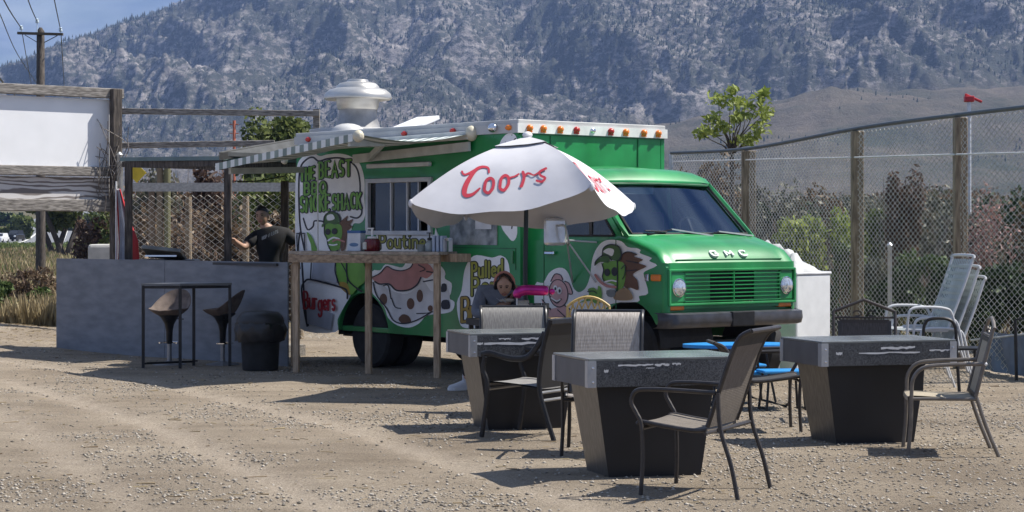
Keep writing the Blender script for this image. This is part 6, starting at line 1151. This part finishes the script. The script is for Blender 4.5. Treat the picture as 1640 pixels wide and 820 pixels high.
def script_word(k, fm):
    q = zz((640, 170), 2.734); st = [([(392,283),(385,270),(362,268),(340,285),(322,320),(310,360),(302,385)], 1), ([(272,290),(295,292),(330,275),(360,268)], .8)]
    big = [(392,292),(388,272),(360,268),(332,284),(300,330),(285,370),(290,392),(320,388),(352,362)]; L_ = []
    L_.append((big, [4.5,5,6,8,11,12,10,7,4])); L_.append(([(275,288),(282,300),(300,298),(345,272)], 4.5))
    L_.append((C2([(372,362),(380,330),(398,318),(412,330),(408,362),(390,382),(374,374)]), 7)); L_.append((C2([(440,352),(446,320),(464,306),(478,318),(476,346),(458,370),(442,364)]), 7))
    L_.append(([(482,316),(505,310),(522,300)], 4)); L_.append(([(540,292),(545,315),(536,348),(532,354)], 7)); L_.append(([(543,312),(560,298),(574,300)], 5)); L_.append(([(574,300),(590,305),(620,285)], 3.5))
    L_.append(([(640,276),(612,292),(618,308),(636,318),(622,334),(600,330)], 5.5))
    b = B(); e = 0.
    for pts, wd in L_:
        pts = q(pts); sp = spline(pts, 5); wds = [float(np.interp(i/(len(sp) - 1), np.linspace(0, 1, len(wd)), wd)) for i in range(len(sp))] if hasattr(wd, '__len__') else [wd]*len(sp)
        ribbon(b, sp, [w_/1.45 for w_ in wds], lambda x, y, e=e: fm(x, y, e)); e += .0006
    return b
def C2(p): return p + [p[0]]
def fm0(x, y, e): a, t = uv_of(x, y, 0); return canopy(0, a, t, .006 + e)
script_word(0, fm0).build('lettering', redp, um, recalc=False)
UV0 = {}
def fmk(k):
    def f(x, y, e):
        key = (round(x, 3), round(y, 3))
        if key not in UV0: UV0[key] = uv_of(x, y, 0)
        a, t = UV0[key]; return canopy(k, a, t, .006 + e)
    return f
for k in (1, 2, 3): script_word(k, fmk(k)).build('lettering', redp, um, recalc=False)
# table under the parasol
ut = thing('patio_table', 'dark framed square table under the parasol', 'table', (.22, 20.0, 0), R(17)); 
for k in range(8): B().box((-.52 + .13*k + .065, 0, .715), (.122, .95, .02)).build('plank', M('plank_tan', (.36,.27,.18), .6, var=.15), ut, bevel=.004)
b = B()
for s_ in (-1, 1): b.bar((-.54, s_*.49, .70), (.54, s_*.49, .70), .03, .06); b.bar((s_*.54, -.49, .70), (s_*.54, .49, .70), .03, .06)
b.build('frame', steel_blk, ut)
for sx in (-1, 1):
    for sy in (-1, 1): B().bar((sx*.51, sy*.46, 0), (sx*.51, sy*.46, .69), .04, .04).build('leg', steel_blk, ut)
tz = .727
def TT(x, d): return Vector(((x - CX)*d/F, d, tz))
t = thing('jar', 'beige jar on the parasol table below the pink balloon', 'jar', TT(838, 19.75)); B().lathe([(.06, 0), (.065, .02), (.065, .15), (.055, .17)], 16).build('jar', M('jar_cream', (.40,.37,.30), .5), t, True); B().lathe([(.058, .17), (.058, .195), (.01, .2)], 16).build('lid', M('jar_lid', (.3,.28,.24), .5), t, True)
t = thing('cutlery_caddy', 'dark wire caddy of clear cups on the parasol table', 'caddy', TT(862, 19.75))
for k in range(3): B().lathe([(.03, 0), (.036, .16), (.034, .16), (.028, .01)], 12, (-.08 + .075*k, 0, .01)).build('cup', M('smoke_plastic', (.09,.10,.10), .25), t, True)
b = B(); b.tube([(-.13, -.05, .12), (.12, -.05, .12), (.12, .05, .12), (-.13, .05, .12)], .004, 5, closed=True); b.tube([(-.13, -.05, .01), (.12, -.05, .01), (.12, .05, .01), (-.13, .05, .01)], .004, 5, closed=True); b.build('wire_rack', steel_blk, t)
bo = at(853, 467, 19.72); t = thing('foil_balloon', 'shiny magenta sausage shaped balloon over the jars on parasol table', 'balloon', (bo.x, bo.y, tz)); zc = bo.z - tz; fo = M('magenta_foil', (.50,.02,.22), .18, .45, var=.35, sc=9)
B().tube(spline([(-.15, 0, zc - .06), (-.135, 0, zc - .01), (-.07, 0, zc + .015), (.05, 0, zc + .012), (.15, 0, zc + .01)], 5), [.03, .036, .042, .046, .048, .05, .05, .05, .05, .05, .05, .05, .05, .05, .05, .05, .05, .05, .048, .042, .028], 14).build('balloon', fo, t, True)
B().tube([(-.15, 0, zc - .05), (-.15, 0, .004)], .006, 6).build('stick', white_p, t); B().ball((.185, 0, zc), (.03, .02, .03), 8, 6).build('knot', fo, t, True)
t = thing('bread_board', 'small pale wooden board at the right edge of the parasol table', 'board', TT(891, 19.7)); B().box((0, 0, .012), (.12, .16, .022)).build('board', M('board_wood', (.55,.40,.22), .6), t, bevel=.005)
# ================================================================== people
skin_m = M('skin', (.42,.25,.18), .55, var=.06, sc=12); hair_m = M('dark_hair', (.012,.009,.008), .45, var=.4, sc=30, stretch=(6,6,1)); 
def skin_mesh(name, chains, mat, parent, lv=2):
    """one continuous skinned surface grown from joint chains; points shared by position"""
    bm_v = []; idx = {}; edges = []; rad = []
    for ch in chains:
        prev = None
        for (x, y, z, r_) in ch:
            key = (round(x, 4), round(y, 4), round(z, 4))
            if key not in idx: idx[key] = len(bm_v); bm_v.append((x, y, z)); rad.append(r_)
            i = idx[key]
            if prev is not None and prev != i: edges.append((prev, i))
            prev = i
    me = bpy.data.meshes.new(name); me.from_pydata(bm_v, edges, []); me.materials.append(mat); o = bpy.data.objects.new(name, me); COL.objects.link(o); o.parent = parent
    md = o.modifiers.new('skin', 'SKIN'); md.use_smooth_shade = True
    for i, sv in enumerate(me.skin_vertices[0].data): rr = rad[i]; sv.radius = rr if hasattr(rr, '__len__') else (rr, rr); sv.use_root = (i == 0)
    sub(o, lv); return o
def head_mesh(b, c, rot, s=1.):
    """head with brow, nose, mouth, chin and ears; local -y is the face"""
    rows = []; n = 24; k = 18; c = Vector(c)
    for i in range(k + 1):
        th = math.pi*i/k; z = math.cos(th); row = []
        for j in range(n):
            a = 2*math.pi*j/n; x = math.sin(a)*max(math.sin(th), .02); y = -math.cos(a)*max(math.sin(th), .02); fx = max(0, -y)
            wx = .076*(1 - .22*max(0, -z - .1)); dy = .098 if y > 0 else .092; px_, py_, pz_ = x*wx, y*dy*(1 - .15*max(0, -z)*(y > 0)), z*.122
            if y < 0:
                nose = math.exp(-((x/.16)**2)) * math.exp(-(((z + .12)/.17)**2)); py_ -= .026*nose*(1 if z < .1 else .6)
                for sx in (-.36, .36): py_ += .013*math.exp(-(((x - sx)/.17)**2 + ((z - .06)/.11)**2))
                py_ -= .006*math.exp(-((x/.3)**2 + ((z + .47)/.07)**2)); py_ -= .010*math.exp(-((x/.35)**2 + ((z + .8)/.15)**2)); py_ -= .006*math.exp(-(((z - .22)/.08)**2))*fx
            row.append(c + rot @ (Vector((px_, py_, pz_))*s))
        rows.append(row)
    b.grid(rows, closed=True); 
    for sx in (-1, 1): b.ball(c + rot @ (Vector((sx*.078, .012, -.01))*s), (.012*s, .024*s, .032*s), 8, 6, rot=rot)
    return b
def face_bits(parent, c, rot, s=1., eyes='open'):
    c = Vector(c)
    for sx in (-1, 1):
        B().ball(c + rot @ (Vector((sx*.029, -.083, .010))*s), (.012*s, .008*s, .007*s), 10, 6, rot=rot).build('eye', M('eye_dark', (.03,.022,.018), .3), parent, True, world=True)
        B().tube([c + rot @ (Vector((sx*q_, -.090 + .006*abs(q_ - .03)/.02, .030 - .004*abs(q_ - .03)/.02))*s) for q_ in (.014, .03, .048)], .0042*s, 5).build('eyebrow', hair_m, parent, True, world=True)
    B().tube([c + rot @ (Vector((x, -.094 + abs(x)*.25, -.060))*s) for x in (-.024, -.008, .008, .024)], .006*s, 6, flat=.7).build('lips', M('lips', (.30,.11,.09), .5), parent, True, world=True)
def finger_set(palm, dirv, up, s=1., curl=.6):
    """five finger chains: returns chains rooted in the palm"""
    d_ = Vector(dirv).normalized(); u_ = Vector(up); u_ = (u_ - d_*u_.dot(d_)).normalized(); w_ = d_.cross(u_); ch = []; p = Vector(palm)
    for k, (off, ln) in enumerate(((-.030, .062), (-.010, .074), (.010, .070), (.029, .055))):
        a = p + w_*off*s + d_*.03*s; b_ = a + (d_*math.cos(curl*.4) - u_*math.sin(curl*.4))*ln*.45*s; c_ = b_ + (d_*math.cos(curl) - u_*math.sin(curl))*ln*.35*s; e_ = c_ + (d_*math.cos(curl*1.6) - u_*math.sin(curl*1.6))*ln*.3*s
        ch.append([(*p, .022*s), (*a, .0105*s), (*b_, .0092*s), (*c_, .0085*s), (*e_, .007*s)])
    a = p - w_*.03*s; b_ = a - w_*.025*s + d_*.022*s; c_ = b_ + d_*.03*s - u_*.01*s; ch.append([(*p, .022*s), (*a, .013*s), (*b_, .011*s), (*c_, .009*s)]); return ch
def V3(x, y, d): p = at(x, y, d); return (p.x, p.y, p.z)
# --- woman seated at the parasol table, looking down
wd_ = 20.75; hd = at(808, 456, wd_ - .22); hips = Vector((at(795, 500, wd_ + .05).x, wd_ + .06, .52)); pw = thing('person', 'seated person in grey blue hoodie with peach headband looking down under the parasol', 'person', (hips.x, hips.y, 0))
def LW(p): return tuple(Vector(p) - pw.location)
def chain(*ps): return [(*LW(p[:3]), p[3]) for p in ps]
neck = Vector((hd.x - .005, hd.y + .06, hd.z - .115)); chest = Vector((hips.x + .03, hips.y - .13, .84)); shc = Vector((hips.x + .05, hips.y - .20, .995)); sh_l = shc + Vector((-.185, .02, -.01)); sh_r = shc + Vector((.185, .0, -.01))
el_l = Vector((sh_l.x - .07, sh_l.y - .10, .76)); el_r = Vector((sh_r.x + .05, sh_r.y - .12, .77)); ha_l = Vector((hd.x - .09, hips.y - .52, .775)); ha_r = Vector((hd.x + .08, hips.y - .52, .775)); 
kn_l = Vector((hips.x - .17, hips.y - .42, .50)); kn_r = Vector((hips.x + .10, hips.y - .44, .50)); an_l = Vector((at(746, 610, 20.55).x, 20.55, .10)); an_r = Vector((hips.x + .08, hips.y - .5, .09))
body_ch = [[(*hips, .12), (*hips.lerp(chest, .5), .115), (*chest, .125), (*shc, .09), (*neck, .05), (*(neck + Vector((0, -.03, .06))), .048)], [(*shc, .09), (*sh_l, .06), (*el_l, .042), (*(ha_l.lerp(el_l, .12)), .027), (*ha_l, .022)], [(*shc, .09), (*sh_r, .06), (*el_r, .042), (*(ha_r.lerp(el_r, .12)), .027), (*ha_r, .022)], [(*hips, .12), (*(hips + Vector((-.09, -.03, -.01))), .095), (*kn_l, .062), (*an_l, .040)], [(*hips, .12), (*(hips + Vector((.09, -.03, -.01))), .095), (*kn_r, .062), (*an_r, .040)]] + finger_set(ha_l, (.5, -.8, -.1), (0, 0, 1)) + finger_set(ha_r, (-.5, -.8, -.1), (0, 0, 1))
body_ = skin_mesh('body', [[(*LW(p[:3]), p[3]) for p in c] for c in body_ch], skin_m, pw)
hoodie = M('hoodie_grey_blue', (.135,.15,.185), .9, var=.15, sc=14, bump=.35, bsc=14); skin_mesh('hoodie', [[(*LW(hips + Vector((0,0,.0))), .145), (*LW(hips.lerp(chest, .5)), .145), (*LW(chest), .155), (*LW(shc), .115), (*LW(neck + Vector((0, .02, -.02))), .075)], [(*LW(shc), .115), (*LW(sh_l), .085), (*LW(el_l), .064), (*LW(ha_l.lerp(el_l, .2)), .045)], [(*LW(shc), .115), (*LW(sh_r), .085), (*LW(el_r), .064), (*LW(ha_r.lerp(el_r, .2)), .045)]], hoodie, pw)
skin_mesh('trousers', [[(*LW(hips + Vector((0,0,-.01))), .14), (*LW(hips + Vector((-.095,-.03,-.02))), .11), (*LW(kn_l), .076), (*LW(an_l + Vector((0,0,.03))), .056)], [(*LW(hips + Vector((0,0,-.01))), .14), (*LW(hips + Vector((.095,-.03,-.02))), .11), (*LW(kn_r), .076), (*LW(an_r + Vector((0,0,.03))), .056)]], M('black_trousers', (.012,.012,.014), .85, var=.3), pw)
rt = Matrix.Rotation(R(-4), 3, 'Z') @ Matrix.Rotation(R(24), 3, 'X')
hm_ = head_mesh(B(), hd, rt).build('head', M('face_skin', (.46,.28,.20), .55, var=.05), pw, True, world=True, sharp=80); face_bits(hm_, hd, rt)
b = B(); rows = []
for i in range(9):
    th = R(4 + 100*i/8); rows.append([Vector(hd) + rt @ Vector((.087*math.sin(th)*math.sin(a), .012 + (.108 if math.cos(a) < 0 else .094)*math.sin(th)*-math.cos(a), .006 + .134*math.cos(th) + (.11*max(0, math.cos(a)) + .085*max(0, math.cos(a))**6)*(i/8)**2)) for a in np.linspace(0, 2*math.pi, 26, False)])
b.grid(rows, closed=True); hr_ = b.build('hair', hair_m, hm_, True, world=True, sharp=80)
for s_ in (-1, 1): B().tube([Vector(hd) + rt @ Vector(p) for p in ((s_*.078, -.01, .04), (s_*.088, .0, -.03), (s_*.085, .03, -.10), (s_*.06, .06, -.15))], [.018, .024, .026, .016], 8).build('hair_lock', hair_m, hr_, True, world=True)
B().ball(Vector(hd) + rt @ Vector((.05, .10, .0)), (.05, .045, .05), 10, 8).build('hair_bun', hair_m, hr_, True, world=True)
B().tube([Vector(hd) + rt @ Vector((.093*math.sin(a), .005 - .045*math.cos(a)*.4, .02 + .122*math.cos(a))) for a in np.linspace(-1.75, 1.75, 18)], .013, 8, flat=1.2).build('headband', M('headband_peach', (.50,.22,.17), .8), hm_, True, world=True)
b = B(); b.tube([LW(neck + Vector((.03*math.sin(a)*3, -.045*math.cos(a) - .01, -.04))) for a in np.linspace(0, 2*math.pi, 14, False)], .02, 7, closed=True); b.build('collar', M('collar_beige', (.42,.38,.32), .9), pw, True)
for s_ in (-.02, .02): B().tube([LW(neck + Vector((s_, -.085, -.06))), LW(chest + Vector((s_*1.3, -.155, .08)))], .004, 5).build('drawstring', M('cord_grey', (.3,.31,.34), .8), pw)
def shoe(an, yaw, s=1.):
    rz = Matrix.Rotation(yaw, 3, 'Z'); b = B(); rows = []; a = Vector((an.x, an.y, 0))
    for x, w_, h in ((-.075, .030, .075), (-.06, .038, .10), (.0, .040, .105), (.06, .044, .08), (.12, .048, .06), (.165, .042, .048), (.185, .02, .035)): rows.append([a + rz @ Vector((x, w_*math.cos(t), .012 + h*max(0, math.sin(t)) if math.sin(t) >= 0 else .012)) for t in np.linspace(0, math.pi, 9)] )
    b.grid(rows); b.add(rows[-1], [tuple(range(9))]); b.add(rows[0], [tuple(range(9))]); sh = b.build('shoe', M('white_trainer', (.60,.60,.62), .6, var=.1), pw, True, world=True)
    b = B(); outl_ = [(-.08, -.03), (-.06, -.042), (.06, -.048), (.14, -.05), (.19, -.02), (.19, .02), (.14, .05), (.06, .048), (-.06, .042), (-.08, .03)]; b.prism(outl_, [], lambda x, y: tuple(a + rz @ Vector((x, y, .002))), lambda x, y: tuple(a + rz @ Vector((x, y, .03)))); b.build('sole', M('sole_white', (.7,.7,.7), .6), sh, world=True)
    B().tube([tuple(a + Vector((0, 0, z))) for z in (.07, .16)], .036, 10).build('sock', M('sock', (.5,.5,.52), .9), sh, True, world=True)
shoe(an_l, R(205)); shoe(an_r, R(250))
b = B(); ch_ = thing('patio_chair', 'dark simple chair the seated person sits on', 'chair', (hips.x, hips.y + .05, 0), R(-90)); B().box((0, 0, .40), (.46, .46, .04)).build('seat', sl_dark, ch_, bevel=.015); B().box((-.24, 0, .70), (.03, .44, .36)).build('backrest', sl_dark, ch_, bevel=.012)
for sx in (-1, 1):
    for sy in (-1, 1): B().tube([(sx*.22, sy*.21, 0), (sx*.20, sy*.2, .39)], .013, 6).build('leg', steel_blk, ch_, True)
    B().tube([(-.2, sx*.2, .38), (-.25, sx*.2, .86)], .013, 6).build('back_post', steel_blk, ch_, True)
# --- man standing in the shelter, black shirt
md_ = 26.0; hd = at(420, 346, md_); fz = .14; pw = thing('person', 'man in black lettered shirt standing in the shelter, one arm stretched to the post', 'person', (hd.x + .12, md_, fz)); 
dk = thing('deck', 'low plank deck under the man in the shelter', 'deck', (hd.x + .1, md_ + .05, 0), R(-44))
for k in range(4): B().box((-.42 + .18*k, 0, .07), (.172, .8, .14)).build('plank', wood_grey, dk)
neck = hd + Vector((.03, .03, -.12)); shc = hd + Vector((.09, .05, -.25)); hips = Vector((shc.x + .02, md_ + .04, .98)); chest = shc.lerp(hips, .4); sh_l = shc + Vector((-.18, -.02, -.01)); sh_r = shc + Vector((.21, .0, .02))
el_l = Vector(V3(390, 397, md_ - .12)); ha_l = Vector(V3(373, 384, md_ - .30)); el_r = Vector((sh_r.x + .16, sh_r.y + .05, sh_r.z - .16)); ha_r = el_r + Vector((.16, .02, .10)); kn = [Vector((hips.x + s_*.1, md_ + .0, .55)) for s_ in (-1, 1)]; an = [Vector((hips.x + s_*.11, md_ + .05, fz + .08)) for s_ in (-1, 1)]
def fx(*cs): return [[(*(Vector(p[:3]) - pw.location), p[3]) for p in c] for c in cs]
skin_mesh('body', fx([(*hips, .14), (*hips.lerp(chest, .5), .135), (*chest, .15), (*shc, .10), (*neck, .058), (*(neck + Vector((-.02, -.02, .05))), .056)], [(*shc, .10), (*sh_l, .07), (*el_l, .050), (*ha_l.lerp(el_l, .15), .030), (*ha_l, .025)], [(*shc, .10), (*sh_r, .07), (*el_r, .05), (*ha_r.lerp(el_r, .15), .03), (*ha_r, .025)], *[[(*hips, .14), (*(hips + Vector((s_*.1, 0, -.05))), .10), (*k_, .068), (*a_, .045), (*(a_ + Vector((0, -.14, -.045))), .035)] for s_, k_, a_ in zip((-1, 1), kn, an)], *finger_set(ha_l, (-.6, -.5, .4), (0, 0, 1), 1.1, .9), *finger_set(ha_r, (.8, .1, .4), (0, 0, 1), 1.1, .9)), skin_m, pw)
blk = M('black_shirt', (.010,.010,.012), .85, var=.3, sc=9, bump=.3, bsc=10); skin_mesh('shirt', fx([(*(hips + Vector((0,0,.0))), .17), (*hips.lerp(chest, .5), .150), (*chest, .160), (*shc, .118), (*(neck + Vector((.0, .01, -.03))), .075)], [(*shc, .125), (*sh_l, .095), (*sh_l.lerp(el_l, .75), .078)], [(*shc, .125), (*sh_r, .095), (*sh_r.lerp(el_r, .75), .078)]), blk, pw)
skin_mesh('trousers', fx(*[[(*(hips + Vector((0, 0, -.03))), .165), (*(hips + Vector((s_*.1, 0, -.07))), .12), (*k_, .085), (*a_, .065)] for s_, k_, a_ in zip((-1, 1), kn, an)]), M('dark_trousers', (.014,.015,.02), .85), pw)
b = B()
for a_ in an: b.ball((a_.x, a_.y - .06, fz + .045), (.05, .13, .045), 10, 6)
for q_, nm in zip(an, 'ab'): B().ball((q_.x, q_.y - .06, fz + .045), (.05, .13, .045), 12, 8).build('shoe', blackrub, pw, True, world=True)
rt = Matrix.Rotation(R(-14), 3, 'Z') @ Matrix.Rotation(R(4), 3, 'X') @ Matrix.Rotation(R(-8), 3, 'Y'); hm_ = head_mesh(B(), hd, rt, 1.0).build('head', M('man_face_skin', (.40,.24,.17), .55, var=.05), pw, True, world=True, sharp=80); face_bits(hm_, hd, rt)
rows = []
for i in range(8):
    th = R(3 + 80*i/7); rows.append([Vector(hd) + rt @ Vector((.084*math.sin(th)*math.sin(a), .010 + (.106 if math.cos(a) < 0 else .092)*math.sin(th)*-math.cos(a), .008 + .126*math.cos(th) + .05*max(0, math.cos(a))*(i/7)**2)) for a in np.linspace(0, 2*math.pi, 26, False)])
B().grid(rows, closed=True).build('hair', hair_m, hm_, True, world=True, sharp=80)
# shirt print: small white letters across the chest
b = B(); o_ = Vector(V3(417, 384, md_ - .33)); e = 0; cq = chest + Vector((0, -.205, .03))
for st in word('HOP N LOTS', (0, 0), (25, -11), 4.6, .35):
    ribbon(b, st, 1.0, lambda x, y: (o_.x + x*md_/F, cq.y - .0 + .02*((x - 12)/13)**2, o_.z - y*md_/F))
b.build('shirt_lettering', M('shirt_print', (.35,.35,.36), .8), pw, world=True, recalc=False)
